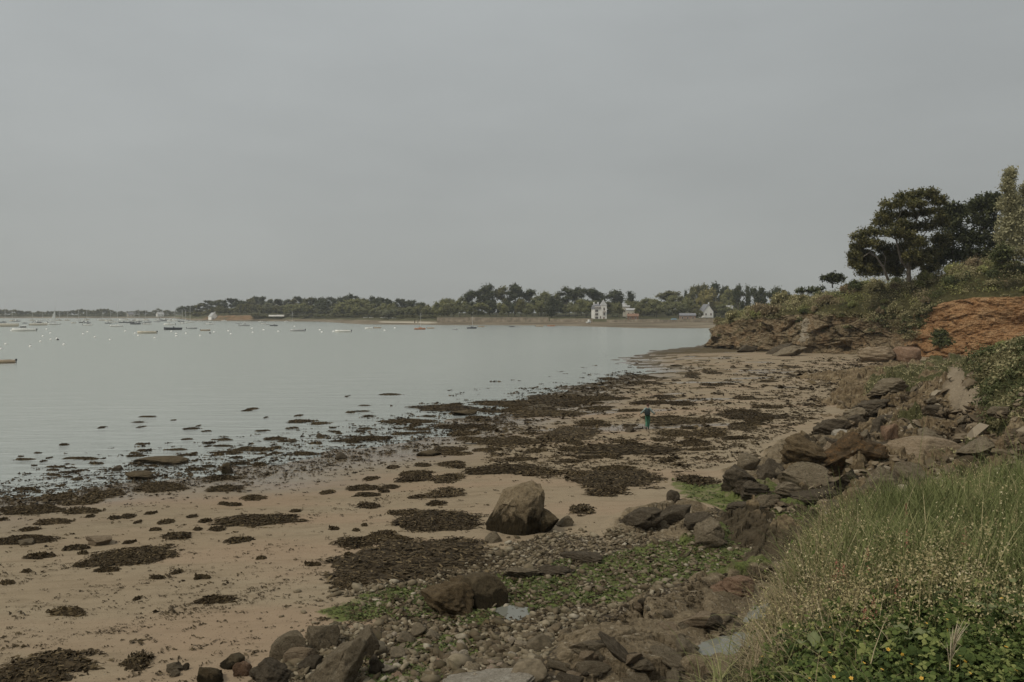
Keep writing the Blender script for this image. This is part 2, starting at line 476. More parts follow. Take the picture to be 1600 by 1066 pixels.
# ------------------------------------------------------------------ beach
def beach_mat():
    t = NT('beach_ground'); p = t.pos()
    fine = t.noise(p, 34, 5, 0.7); mid = t.noise(p, 2.1, 5, 0.6); broad = t.noise(t.mapping(p, (0.35, 1, 1)), 0.35, 4)
    sand = t.ramp(fine, [(0.25, (0.175, 0.141, 0.094)), (0.5, (0.253, 0.205, 0.138)), (0.8, (0.345, 0.285, 0.197))])
    sand = t.mix(t.rng(broad, 0.35, 0.65, 0, 0.45), sand, (0.225, 0.165, 0.105))
    sand = t.mix(t.rng(mid, 0.45, 0.75, 0, 0.35), sand, (0.16, 0.125, 0.085))
    stre = t.noise(t.mapping(p, (0.5, 2.2, 1), (0, 0, -0.5)), 1.1, 6, 0.65)
    sand = t.mix(t.rng(stre, 0.5, 0.68, 0, 0.5), sand, (0.145, 0.112, 0.07))
    sand = t.mix(t.rng(t.noise(t.mapping(p, (0.25, 1, 1), (0, 0, -0.45)), 0.22, 3), 0.52, 0.62, 0, 0.35), sand, (0.29, 0.20, 0.135))
    # shell grit and scraps of weed scattered on the sand
    vd = t.voro(p, 16.0); vr = t.voro(p, 16.0, out='Color'); vx = t.node('ShaderNodeSeparateColor'); t.sock(vr, vx.inputs[0])
    scat = t.math('MULTIPLY', t.math('LESS_THAN', vd, 0.26), t.math('GREATER_THAN', t.math('ADD', vx.outputs[0], t.math('MULTIPLY', mid, 0.5)), 1.08))
    sand = t.mix(t.math('MULTIPLY', scat, 0.8), sand, (0.055, 0.042, 0.026))
    light = t.math('MULTIPLY', t.math('LESS_THAN', vd, 0.12), t.math('GREATER_THAN', vx.outputs[1], 0.93))
    sand = t.mix(light, sand, (0.5, 0.46, 0.4))
    # shingle bed
    vp = t.voro(t.mapping(p, (1, 1, 0.6)), 9.0); vpc = t.voro(t.mapping(p, (1, 1, 0.6)), 9.0, out='Color')
    sx = t.node('ShaderNodeSeparateColor'); t.sock(vpc, sx.inputs[0])
    peb = t.ramp(sx.outputs[0], [(0.0, (0.06, 0.046, 0.03)), (0.45, (0.13, 0.10, 0.062)), (0.8, (0.20, 0.16, 0.105)), (1.0, (0.29, 0.25, 0.19))])
    peb = t.mix(t.rng(vp, 0.3, 0.62), peb, (0.05, 0.04, 0.028))
    # algae, weed, rock
    gn = t.noise(p, 12, 4, 0.7)
    green = t.ramp(gn, [(0.3, (0.05, 0.058, 0.02)), (0.55, (0.105, 0.122, 0.038)), (0.8, (0.17, 0.18, 0.065))])
    wn_ = t.noise(p, 14, 5, 0.75)
    weed = t.ramp(wn_, [(0.3, (0.028, 0.021, 0.011)), (0.55, (0.072, 0.054, 0.029)), (0.8, (0.15, 0.115, 0.064))])
    weed = t.mix(t.rng(t.noise(t.mapping(p, (0.5, 1, 1)), 0.9, 6, 0.7), 0.44, 0.62, 0, 0.75), weed, (0.135, 0.105, 0.06))
    rn = t.noise(t.mapping(p, (1, 1, 3), (0, 0, 0.5)), 4.5, 9, 0.75)
    rock = t.ramp(rn, [(0.28, (0.075, 0.058, 0.037)), (0.5, (0.17, 0.132, 0.083)), (0.72, (0.26, 0.21, 0.14)), (0.9, (0.33, 0.28, 0.21))])
    edge = t.math('SUBTRACT', t.noise(p, 5.0, 5, 0.7), 0.5)
    def mask(a, k=1.6): return t.rng(t.math('ADD', t.attr(a), t.math('MULTIPLY', edge, k)), 0.42, 0.58)
    col = t.mix(mask('shingle', 1.0), sand, peb)
    rf = t.noise(p, 20, 6, 0.8)
    rock = t.mix(t.rng(rf, 0.36, 0.52, 0.65, 0.0), rock, (0.05, 0.038, 0.024))
    rock = t.mix(t.rng(t.noise(p, 5, 6, 0.7), 0.58, 0.68, 0, 0.4), rock, (0.40, 0.36, 0.28))
    col = t.mix(mask('rock', 0.7), col, rock)
    gpatch = t.math('MULTIPLY', mask('green', 0.8), t.rng(t.noise(p, 1.7, 5, 0.65), 0.36, 0.50, 0.3, 0.98))
    col = t.mix(gpatch, col, green)
    wm = mask('weed', 1.7)
    col = t.mix(t.math('MULTIPLY', wm, 0.95), col, weed)
    wet = t.attr('wet')
    col = t.mix(t.math('MULTIPLY', wet, 0.55), col, t.mix(1.0, col, (0.5, 0.49, 0.46), 'MULTIPLY'))
    rough = t.rng(t.math('MULTIPLY', wet, t.math('SUBTRACT', 1.0, wm)), 0.25, 0.9, 0.9, 0.12)
    hgt = t.math('ADD', t.math('MULTIPLY', fine, 0.35), t.math('MULTIPLY', mid, 0.5))
    hp = t.math('MULTIPLY', t.math('SUBTRACT', 1.0, vp), t.attr('shingle'))
    hgt = t.math('ADD', hgt, t.math('MULTIPLY', hp, 0.9))
    hgt = t.math('ADD', hgt, t.math('MULTIPLY', t.math('MULTIPLY', rn, t.attr('rock')), 2.5))
    hgt = t.math('ADD', hgt, t.math('MULTIPLY', t.math('MULTIPLY', wn_, wm), 1.4))
    return t.done(t.bsdf(col, rough, t.bump(hgt, 0.7, 0.05), t.rng(wet, 0.3, 0.95, 0.06, 0.5)))

def polar_grid(us, ds):
    U, D = np.meshgrid((us - 800) / F_PX, ds)
    return U * D, D

def grid_faces(nr, nc, keep=None):
    i = np.arange((nr - 1) * (nc - 1)); r, c = i // (nc - 1), i % (nc - 1)
    a = r * nc + c
    F = np.stack([a, a + 1, a + nc + 1, a + nc], 1)
    if keep is not None:
        k = keep.ravel(); F = F[k[F].any(1)]
    return F

def compact(V, F, attrs):
    used = np.zeros(len(V), bool); used[F.ravel()] = True
    idx = np.cumsum(used) - 1
    return V[used], idx[F], {k: a[used] for k, a in attrs.items()}

vrow = np.concatenate([np.linspace(1500, 1100, 60, endpoint=False), np.linspace(1100, 850, 185, endpoint=False), np.linspace(850, 640, 120, endpoint=False), np.linspace(640, 530, 100)])
ds = F_PX * (EYE - 0.7) / (vrow - HZ)
us = np.concatenate([np.linspace(-300, 560, 165, endpoint=False), np.linspace(560, 1290, 335, endpoint=False), np.linspace(1290, 1860, 90)])
BX, BY = polar_grid(us, ds)
bh, bs, battr = beach_h(BX, BY, True)
keep = (bh > -0.35) & (BX < 0.78 * BY + 4)
V = np.stack([BX.ravel(), BY.ravel(), bh.ravel()], 1)
F = grid_faces(*BX.shape, keep=keep)
V, F, A = compact(V, F, {k: a.ravel() for k, a in battr.items()})
rkf = A['rock'][F].mean(1) > 0.45
beach = tag(link('beach', mesh_np('beach', V, F, beach_mat(), True, A, rkf)), 'muddy sand beach strewn with weed, shingle and low rock at low tide', kind='structure')

# deep ground under everything, out to the far land
t = NT('seabed_mud'); sb_m = t.done(t.bsdf(t.ramp(t.noise(t.pos(), 0.3, 4), [(0.3, (0.09, 0.075, 0.05)), (0.7, (0.15, 0.125, 0.085))]), 0.9))
gx = np.linspace(-2600, 2600, 60); gy = np.linspace(-300, 3400, 50)
GX, GY = np.meshgrid(gx, gy)
seabed = tag(link('seabed', mesh_np('seabed', np.stack([GX.ravel(), GY.ravel(), np.full(GX.size, -3.0)], 1), grid_faces(50, 60), sb_m)), kind='structure')

# ------------------------------------------------------------------ sea
def sea_mat():
    t = NT('sea_water'); p = t.pos()
    r1 = t.noise(t.mapping(p, (0.5, 1.5, 1), (0, 0, 0.25)), 1.6, 4, 0.6)
    r2 = t.noise(t.mapping(p, (0.35, 1.6, 1), (0, 0, -0.15)), 0.5, 3, 0.5)
    big = t.noise(t.mapping(p, (0.3, 1.0, 1)), 0.03, 4, 0.6)
    calm = t.rng(t.attr('depth'), 0.0, 0.6, 0.45, 1.0)
    r3 = t.noise(t.mapping(p, (0.6, 1.6, 1), (0, 0, 0.1)), 5.0, 3, 0.6)
    r4 = t.noise(t.mapping(p, (0.22, 1.0, 1), (0, 0, 0.2)), 0.42, 3, 0.55, 0.8)
    hgt = t.math('MULTIPLY', t.math('ADD', t.math('MULTIPLY', r4, 1.3), t.math('ADD', t.math('ADD', t.math('MULTIPLY', r1, 0.6), r2), t.math('MULTIPLY', r3, 0.2))), calm)
    nrm = t.bump(hgt, 0.9, 0.26)
    body = t.mix(t.rng(big, 0.35, 0.65), (0.15, 0.148, 0.112), (0.19, 0.19, 0.152))
    dif = t.node('ShaderNodeBsdfDiffuse'); t.sock(body, dif.inputs['Color']); t.sock(nrm, dif.inputs['Normal'])
    tra = t.node('ShaderNodeBsdfTransparent'); tra.inputs['Color'].default_value = (0.80, 0.80, 0.70, 1)
    d = t.rng(t.math('ADD', t.attr('depth'), 0.0), 0.0, 0.30, 0.04, 1.0)
    m1 = t.node('ShaderNodeMixShader'); t.sock(d, m1.inputs[0]); t.l.new(tra.outputs[0], m1.inputs[1]); t.l.new(dif.outputs[0], m1.inputs[2])
    gl = t.node('ShaderNodeBsdfGlossy'); gl.inputs['Roughness'].default_value = 0.22; gl.inputs['Color'].default_value = (0.755, 0.765, 0.70, 1); t.sock(nrm, gl.inputs['Normal'])
    fr = t.node('ShaderNodeFresnel'); fr.inputs['IOR'].default_value = 1.34; t.sock(nrm, fr.inputs['Normal'])
    m2 = t.node('ShaderNodeMixShader'); t.l.new(fr.outputs[0], m2.inputs[0]); t.l.new(m1.outputs[0], m2.inputs[1]); t.l.new(gl.outputs[0], m2.inputs[2])
    return t.done(m2.outputs[0])

ang = np.radians(np.linspace(-82, 82, 180)); rr = np.geomspace(9, 3300, 260)
RA, RR = np.meshgrid(ang, rr)
WX, WY = np.clip(RR * np.sin(RA), -2550, 2550), RR * np.cos(RA)
wd_ = -base_h(WX, WY)[0] - 0.03
wk = wd_ > -0.45
V = np.stack([WX.ravel(), WY.ravel(), np.zeros(WX.size)], 1)
V, F, A = compact(V, grid_faces(*WX.shape, keep=wk)[:, ::-1], {'depth': np.clip(wd_, 0, 3).ravel()})
sea = tag(link('sea', mesh_np('sea', V, F, sea_mat(), True, A)), 'calm grey sea water of the bay', kind='structure')

# ------------------------------------------------------------------ rock pools
t = NT('pool_water'); gl = t.bsdf((0.15, 0.15, 0.125), 0.05, t.bump(t.noise(t.pos(), 5, 3), 0.05, 0.02), 0.5, IOR=1.33)
pool_m = t.done(gl)
for poly in POOLS:
    a = np.array(poly); c = a.mean(0); zb = float(base_h(a[:, 0], a[:, 1])[0].mean()) - 0.03
    k = 28; V = [(c[0], c[1], zb)]
    for i in range(k):
        tt = i / k * len(a); j = int(tt); q = a[j % len(a)] * (1 - tt + j) + a[(j + 1) % len(a)] * (tt - j)
        q = c + (q - c) * 1.25; V.append((q[0], q[1], zb))
    F = np.array([(0, 1 + i, 1 + (i + 1) % k) for i in range(k)])
    tag(link('tide_pool', mesh_np('tide_pool', V, F, pool_m, False)), 'still pool of sea water left between the rocks', kind='structure')

# ================================================================== headland cliff on the right
def rock_color(t, p, warm=0.0):
    rn = t.noise(t.mapping(p, (1, 1, 2.2), (0.3, 0.2, 0.6)), 1.1, 9, 0.7)
    cr = t.noise(p, 4.5, 6, 0.75)
    c = t.ramp(rn, [(0.28, (0.085, 0.063, 0.037)), (0.44, (0.21, 0.158, 0.095)), (0.6, (0.31, 0.245, 0.155)), (0.8, (0.43, 0.36, 0.26))])
    c = t.mix(t.rng(cr, 0.36, 0.54, 0.7, 0.0), c, (0.065, 0.048, 0.032))
    return c, rn, cr

def cliff_mat():
    t = NT('cliff_rock'); p = t.pos()
    c, rn, cr = rock_color(t, p)
    c = t.mix(t.rng(t.noise(p, 0.28, 6, 0.65), 0.47, 0.6, 0, 0.55), c, t.ramp(t.noise(p, 1.6, 7, 0.75), [(0.3, (0.10, 0.06, 0.03)), (0.5, (0.25, 0.16, 0.085)), (0.72, (0.40, 0.28, 0.165))]))
    c = t.mix(t.rng(t.noise(p, 0.33, 5, 0.6), 0.55, 0.68, 0, 0.6), c, t.ramp(t.noise(p, 2.6, 6, 0.75), [(0.35, (0.05, 0.05, 0.022)), (0.7, (0.14, 0.13, 0.065))]))
    fl = t.noise(t.mapping(p, (1.7, 1.7, 0.3)), 1.0, 6, 0.7)
    c = t.mix(t.rng(fl, 0.34, 0.5, 0.75, 0.0), c, (0.05, 0.036, 0.022))
    on = t.noise(t.mapping(p, (1, 1, 1.5), (0, 0.35, 0)), 0.6, 9, 0.75)
    ora = t.ramp(on, [(0.25, (0.19, 0.096, 0.042)), (0.42, (0.33, 0.18, 0.082)), (0.6, (0.44, 0.275, 0.145)), (0.8, (0.52, 0.39, 0.25))])
    ora = t.mix(t.rng(cr, 0.38, 0.52, 0.75, 0.0), ora, (0.12, 0.06, 0.028))
    ora = t.mix(t.rng(t.noise(p, 0.5, 6, 0.7), 0.55, 0.68, 0, 0.6), ora, (0.24, 0.15, 0.085))
    e = t.math('SUBTRACT', t.noise(p, 0.8, 5, 0.7), 0.5)
    c = t.mix(t.rng(t.math('ADD', t.attr('orange'), t.math('MULTIPLY', e, 1.3)), 0.42, 0.6), c, ora)
    c = t.mix(t.rng(t.math('ADD', t.attr('pale'), t.math('MULTIPLY', e, 2.4)), 0.55, 0.7, 0, 0.75), c, (0.36, 0.31, 0.235))
    c = t.mix(t.rng(t.math('ADD', t.attr('weed'), t.math('MULTIPLY', e, 0.7)), 0.4, 0.6), c, (0.04, 0.03, 0.018))
    soil = t.ramp(t.noise(p, 2.0, 5), [(0.3, (0.05, 0.045, 0.02)), (0.7, (0.10, 0.09, 0.04))])
    c = t.mix(t.rng(t.math('ADD', t.attr('turf'), t.math('MULTIPLY', e, 0.8)), 0.4, 0.6), c, soil)
    h = t.math('ADD', t.math('MULTIPLY', cr, 0.6), rn)
    return t.done(t.bsdf(c, 0.92, t.bump(h, 1.0, 0.45), 0.05))

# foot of the cliff: x, y, z of the foot, height of the brow, height of the crest behind it, orange earth 0..1
CL = np.array([
    (80, 262, 0.0, 3.0, 6.0, 0), (62, 226, 0.1, 4.2, 7.5, 0), (50.5, 200, 0.1, 5.2, 8.0, 0), (48, 187, 0.2, 6.6, 9.4, 0),
    (50.5, 166, 0.4, 8.0, 11.2, 0), (55.4, 153, 0.6, 8.6, 12.4, 0), (59, 147.5, 0.8, 8.6, 13.4, 0.05), (63.5, 144.5, 0.9, 8.3, 14.4, 0.3),
    (67, 139, 1.1, 8.4, 15.6, 0.2), (68.5, 134, 1.3, 9.2, 16.6, 0.55), (70.5, 131, 1.5, 10.6, 16.7, 1), (74, 128, 1.6, 11.3, 16.7, 1),
    (79, 124, 1.8, 11.4, 16.7, 1), (84, 119, 2.0, 11.6, 16.9, 1), (92, 112, 2.2, 11.8, 17, 0.9), (108, 104, 2.2, 12, 17.5, 0.6), (135, 96, 2.5, 12, 18, 0.5)], float)
cum = np.concatenate([[0], np.cumsum(np.hypot(np.diff(CL[:, 0]), np.diff(CL[:, 1])))])
NS = 580
sdist = np.interp(np.linspace(0, 1, NS), np.linspace(0, 1, 200), np.interp(np.linspace(0, 1, 200), [0, .15, .3, .78, .86, 1], [0, 40, 72, 152, 172, cum[-1]]))
cx, cy, cz, cb, cc, co = [np.interp(sdist, cum, CL[:, k]) for k in range(6)]
k5 = np.ones(15) / 15
def smooth(a): return np.convolve(np.pad(a, 7, mode='edge'), k5, mode='valid')
cx, cy = smooth(cx), smooth(cy)
tx, ty = np.gradient(cx), np.gradient(cy); ln = np.hypot(tx, ty); tx, ty = tx / ln, ty / ln
nx_, ny_ = ty, -tx                                   # outward, towards beach and sea
flip = np.sign((nx_ * (0 - cx) + ny_ * (0 - cy)).mean()); nx_, ny_ = nx_ * flip, ny_ * flip
NTF, NTH = 110, 64
tf = np.concatenate([np.linspace(-0.08, 1, NTF), 1 + np.linspace(0, 1, NTH + 1)[1:] ** 1.2])
T, S = np.meshgrid(tf, np.arange(NS), indexing='ij')
def row(a): return np.broadcast_to(a[None, :], T.shape)
tt = np.clip(T, 0, 1); th = np.clip(T - 1, 0, 1)
crest = 14.0; back = 46.0
setb = 2.6 * tt ** 1.3 + back * th
Z = row(cz) + (row(cb) - row(cz)) * np.minimum(T, 1)
Z = Z + (row(cc) - row(cb)) * (1 - (1 - np.clip(th * back / crest, 0, 1)) ** 2) + 0.3 * np.maximum(th * back - crest, 0) * 0.12
X = row(cx) - row(nx_) * setb; Y = row(cy) - row(ny_) * setb
P = np.stack([X.ravel(), Y.ravel(), Z.ravel()], 1)
face = (1 - sstep(0.93, 1.08, T)).ravel()
low = fbm(P / np.array([5.5, 5.5, 11]), 4) * 1.5                       # buttresses and gullies
Q = P.copy(); Q[:, 2] += 0.35 * (P[:, 0] * 0.8 - P[:, 1] * 0.3)         # dipping beds
beds = fbm(Q / np.array([4.2, 4.2, 1.1]), 5, 0.55, ridged=True) * 0.75
fine = fbm(P / 0.9, 3, 0.6, ridged=True) * 0.28
orf = row(co).ravel(); sS = row(sdist).ravel(); tS = T.ravel()
cu_ = sS + 0.35 * P[:, 2]; fb = blocks(cu_, P[:, 2] * 1.15 + 0.2 * sS, 2.6, 0.35, 1.9, 5, 1.2, 0.14) + blocks(cu_, P[:, 2] + 0.2 * sS, 0.9, 0.4, 1.8, 9, 1.2, 0.16)
disp = (low + 0.6 * beds + fine + 0.85 * fb + 0.65 * fbm(P / np.array([1.5, 1.5, 5.5]), 4, 0.55, ridged=True)) * (1 - 0.55 * orf) + orf * 0.04 * fb + orf * (0.62 * fbm(P / np.array([2.0, 2.0, 1.7]), 6, 0.7, ridged=True) + 0.22 * fbm(P / 0.7, 3, 0.6, ridged=True) + 0.9 * fbm(P / 4.0 + 7, 5, 0.6))
# dark overhangs eaten out at the foot of the cliff
def notch(s0, w, t0, h, d): return d * np.exp(-((sS - s0) / w) ** 2) * np.exp(-((tS - t0) / h) ** 2)
s_of_u = lambda u: sdist[np.argmin(np.abs(800 + F_PX * cx / cy - u) + (cy > 200) * 1e3)]
disp -= notch(s_of_u(1312), 3.2, 0.14, 0.16, 2.6)
disp -= notch(s_of_u(1590), 2.6, 0.52, 0.14, 2.0)
disp += notch(s_of_u(1262), 2.2, 0.35, 0.35, 1.5)
disp += notch(s_of_u(1360), 4.0, 0.04, 0.12, 1.3)
disp += 1.7 * face * np.exp(-tS / 0.16) * (1 - orf) * (0.5 + fbm(P / 3.0, 3))
X = X + (row(nx_).ravel() * disp * face).reshape(X.shape); Y = Y + (row(ny_).ravel() * disp * face).reshape(X.shape)
Z = Z + ((1 - face) * 0.9 * fbm(P / np.array([3.6, 3.6, 9]), 3)).reshape(Z.shape) * np.clip(th * 12, 0, 1)
uC = 800 + F_PX * P[:, 0] / P[:, 1]
pale = np.exp(-((uC - 1266) / 9) ** 2) * sstep(0.2, 0.35, tS) * sstep(0.95, 0.8, tS) + 0.6 * np.exp(-((tS - 0.1) / 0.1) ** 2) * np.exp(-((uC - 1390) / 50) ** 2)
weedC = sstep(0.16, 0.05, tS) * sstep(1300, 1220, uC) * 0.9
turf = sstep(0.9, 1.05, tS + 0.10 * fbm(P / 3, 3) * (1 - orf))
V = np.stack([X.ravel(), Y.ravel(), Z.ravel()], 1)
CLV = V.reshape(T.shape + (3,))
Fc = grid_faces(T.shape[0], NS)
cliff = tag(link('headland_cliff', mesh_np('headland_cliff', V, Fc, cliff_mat(), True,
            dict(orange=orf, pale=pale, weed=weedC, turf=turf), (turf[Fc].mean(1) < 0.5) & ((orf[Fc].mean(1) < 0.6) | (np.arange(len(Fc)) % 2 == 0)))), 'rocky headland cliff with a bare orange earth face', kind='structure')
def hill_z(x, y):
    """height of the headland behind the brow, by nearest built vertex"""
    sub = CLV[NTF - 1::3, ::4].reshape(-1, 3)
    d = (sub[:, 0] - x) ** 2 + (sub[:, 1] - y) ** 2
    return float(sub[d.argmin(), 2])

# ================================================================== rocky slope, path and hillock
def rp(u, v, z): x, y = ray(u, v, z); return (float(x), float(y), z)
CTRL = [rp(1345, 600, 1.0), rp(1320, 640, .9), rp(1290, 660, .9), rp(1225, 700, .85), rp(1150, 752, .8), rp(1340, 585, .95), rp(1400, 566, 1.1), rp(1250, 690, 0.9),
        rp(1400, 603, 2.3), rp(1405, 640, 2.0), rp(1360, 665, 1.4), rp(1450, 622, 3.1), rp(1490, 604, 3.9), rp(1500, 572, 4.0), rp(1440, 574, 2.4), rp(1480, 640, 2.7), rp(1510, 655, 2.4),
        rp(1440, 700, 1.7), rp(1330, 700, 1.1), rp(1300, 755, 1.0), rp(1380, 740, 1.5), rp(1520, 690, 2.2), rp(1250, 790, .9), rp(1350, 800, 1.3),
        (32, 49, 6.9), (36, 53, 7.0), (40, 60, 6.2), (50, 70, 5.0), (34, 42, 7.0), (48, 50, 7.6), (30, 39, 5.5), (26.2, 44.5, 3.5), (28.6, 45.5, 6.2), (24.2, 40, 2.3), (27.5, 41, 5.0), (31, 44, 7.1), (27.5, 47.5, 4.2), (29.8, 50, 4.9), (31.8, 51, 6.4), (52, 85, 2.8), (60, 100, 2.4), (46, 104, 1.1), (75, 90, 5), (60, 60, 8),
        (24, 26, 3.0), (30, 30, 5.0), (14, 26, 1.2), (9, 30, 1.0), (70, 40, 9), (16, 20, 1.8), (55, 112, 1.2), (36, 96, .9), (28, 72, .7), (13, 45, .6)]
CP = np.array(CTRL); Dm = np.hypot(CP[:, None, 0] - CP[None, :, 0], CP[:, None, 1] - CP[None, :, 1])
Aug = np.zeros((len(CP) + 3, len(CP) + 3)); Aug[:len(CP), :len(CP)] = Dm + 0.0 * np.eye(len(CP)); Aug[:len(CP), -3:] = np.c_[np.ones(len(CP)), CP[:, :2]]; Aug[-3:, :len(CP)] = Aug[:len(CP), -3:].T
Wt = np.linalg.solve(Aug, np.concatenate([CP[:, 2], [0, 0, 0]]))
def slope_h(x, y):
    x = np.asarray(x, float); y = np.asarray(y, float)
    r = Wt[-3] + Wt[-2] * x + Wt[-1] * y
    for (px, py, _), w in zip(CP, Wt[:-3]): r = r + w * np.hypot(x - px, y - py)
    return r
PATH = np.array([rp(1400, 560, 1.2)[:2], (48, 92), rp(1470, 572, 3.2)[:2], rp(1500, 572, 4.0)[:2], rp(1492, 585, 4.0)[:2], rp(1490, 604, 3.9)[:2], rp(1515, 622, 3.6)[:2], rp(1525, 640, 3.1)[:2]])
def line_dist(x, y, L):
    b = np.full(np.shape(x), 1e9)
    for (ax, ay), (bx, by) in zip(L[:-1], L[1:]):
        dx, dy = bx - ax, by - ay; t_ = np.clip(((x - ax) * dx + (y - ay) * dy) / (dx * dx + dy * dy), 0, 1)
        b = np.minimum(b, np.hypot(x - ax - t_ * dx, y - ay - t_ * dy))
    return b
P_HILL = [(24.0, 39.2), (25.3, 43), (27.0, 46.5), (29.0, 49.5), (31.2, 52.5), (34.5, 56.5), (38, 62), (42, 70), (60, 70), (60, 34), (26.5, 34)]
def slope_full(x, y):
    h0 = slope_h(x, y); hb = base_h(x, y)[0]
    rise = h0 - hb
    pth = sstep(0.75, 0.25, line_dist(x, y, PATH) + 0.75 * n2(x, y, 1.5, 4, 5.0))
    bl = blocks(x, y, 1.5, math.radians(50), 2.2, 77, 0.9, 0.12) + blocks(x, y, 0.5, math.radians(44), 1.9, 83, 1.0, 0.16)
    chunk = n2(x, y, 0.6, 4, 83.0, ridged=True)
    scrub = np.maximum(sstep(4.6, 5.6, h0 + 0.9 * n2(x, y, 4, 3, 91)), sstep(-0.3, 0.6, poly_dist(x, y, P_HILL) + 0.7 * n2(x, y, 2.0, 3, 92))) * (1 - pth)
    rough = sstep(-0.3, 0.15, rise) * (1 - 0.85 * pth) * (1 - 0.7 * scrub)
    h = h0 + rough * (1.0 * bl + 0.34 * strata(x, y, math.radians(52), 77.0) + 0.14 * (chunk - 0.2) - 0.1) + 0.25 * n2(x, y, 2.2, 3, 95) * scrub
    turf = sstep(0.02, 0.2, n2(x, y, 3.6, 4, 99) - 0.06 + 0.05 * (h0 - 2.2) + 0.35 * sstep(56, 66, y)) * sstep(1.3, 1.9, h0) * (1 - pth)
    return h, pth, scrub, np.maximum(turf, scrub), rise
def slope_mat():
    t = NT('slope_rock'); p = t.pos()
    c, rn, cr = rock_color(t, p)
    e = t.math('SUBTRACT', t.noise(p, 2.6, 6, 0.75), 0.5)
    dirt = t.ramp(t.noise(p, 6, 6, 0.7), [(0.3, (0.19, 0.148, 0.098)), (0.7, (0.30, 0.245, 0.172))])
    turf = t.ramp(t.noise(p, 9, 5, 0.7), [(0.3, (0.035, 0.034, 0.015)), (0.55, (0.08, 0.078, 0.034)), (0.8, (0.15, 0.135, 0.066))])
    c = t.mix(1.0, c, (0.78, 0.76, 0.72), 'MULTIPLY')
    c = t.mix(t.rng(t.noise(p, 0.5, 5, 0.6), 0.5, 0.7, 0, 0.5), c, (0.15, 0.10, 0.06))
    c = t.mix(t.rng(t.math('ADD', t.attr('turf'), t.math('MULTIPLY', e, 1.6)), 0.42, 0.6), c, turf)
    c = t.mix(t.rng(t.math('ADD', t.attr('path'), t.math('MULTIPLY', e, 0.9)), 0.42, 0.6), c, dirt)
    c = t.mix(t.rng(t.math('ADD', t.attr('tide'), t.math('MULTIPLY', e, 0.6)), 0.4, 0.6, 0, 0.85), c, t.ramp(cr, [(0.3, (0.03, 0.024, 0.015)), (0.7, (0.085, 0.068, 0.044))]))
    h = t.math('ADD', t.math('MULTIPLY', cr, 0.8), rn)
    return t.done(t.bsdf(c, 0.92, t.bump(h, 0.9, 0.18), 0.05))
us2 = np.linspace(1040, 1860, 420); ds2 = np.geomspace(24, 116, 350)
SX, SY = polar_grid(us2, ds2)
sh_, spth, sscr, sturf, srise = slope_full(SX, SY)
ok = (sh_ > beach_h(SX, SY) - 0.18) & (SY < 114)
tide = sstep(1.75, 1.15, sh_) * sstep(62, 55, SY)
V = np.stack([SX.ravel(), SY.ravel(), sh_.ravel()], 1)
V, Fs_, A = compact(V, grid_faces(*SX.shape, keep=ok), dict(path=spth.ravel(), turf=sturf.ravel(), tide=tide.ravel()))
rocky_slope = tag(link('rocky_slope', mesh_np('rocky_slope', V, Fs_, slope_mat(), True, A, (A['path'][Fs_].mean(1) < 0.4) & (A['turf'][Fs_].mean(1) < 0.6))), 'broken rock slope with a sandy footpath climbing over it', kind='structure')
R_SL = Raster(slope_full, 2, 82, 16, 118, 0.2)
def slope_q(x, y): return [R_SL(x, y, k) for k in range(5)]
def ground(x, y):
    x = np.atleast_1d(np.asarray(x, float)); y = np.atleast_1d(np.asarray(y, float))
    a = beach_q(x, y); s = R_SL(x, y)
    return np.where((x > 0.2 * y) & (s > a), s, a)
def atg(u, v):
    u = np.asarray(u, float); z = np.full(u.shape, 0.7)
    for _ in range(14):
        x, y = ray(u, v, z); z = 0.6 * z + 0.4 * ground(x, y).reshape(u.shape)
    return x, y, z

# ================================================================== grassy bank the photo is taken from
def bank_edge(y):           # x of the bank's brow
    return np.interp(y, [-6, 0, 3.3, 5, 7.5, 9.0, 11, 13], [-0.1, 0.45, 1.14, 1.76, 2.97, 4.7, 8.0, 14.0])
def bank_h(x, y):
    x = np.asarray(x, float); y = np.asarray(y, float)
    top = 6.92 - 0.035 * (y - 3) + 0.02 * np.maximum(x - 2, 0) + 0.16 * n2(x, y, 1.7, 3, 7.0) - 0.028 * np.maximum(y - 4.5, 0) ** 1.5
    ex = x - bank_edge(y) + 0.25 * n2(x, y, 1.1, 3, 15.0)
    fall = np.where(ex < 0, 1.5 * ex, 0)
    rnd = -0.25 * np.exp(-np.maximum(ex, 0) / 0.35)
    return np.maximum(top + rnd + fall, -1.0), ex
t = NT('bank_soil'); p = t.pos()
bank_m = t.done(t.bsdf(t.ramp(t.noise(p, 18, 5, 0.7), [(0.3, (0.022, 0.02, 0.010)), (0.6, (0.05, 0.045, 0.02)), (0.8, (0.09, 0.075, 0.04))]), 0.95, t.bump(t.noise(p, 22, 4), 0.8, 0.04), 0.1))
gx = np.linspace(-5, 20, 150); gy = np.linspace(-6, 20, 150)
GX, GY = np.meshgrid(gx, gy); GH, GE = bank_h(GX, GY)
bank = tag(link('grass_bank', mesh_np('grass_bank', np.stack([GX.ravel(), GY.ravel(), GH.ravel()], 1), grid_faces(*GX.shape, keep=GH > 0.2), bank_m)), 'overgrown earth bank above the shore', kind='structure')

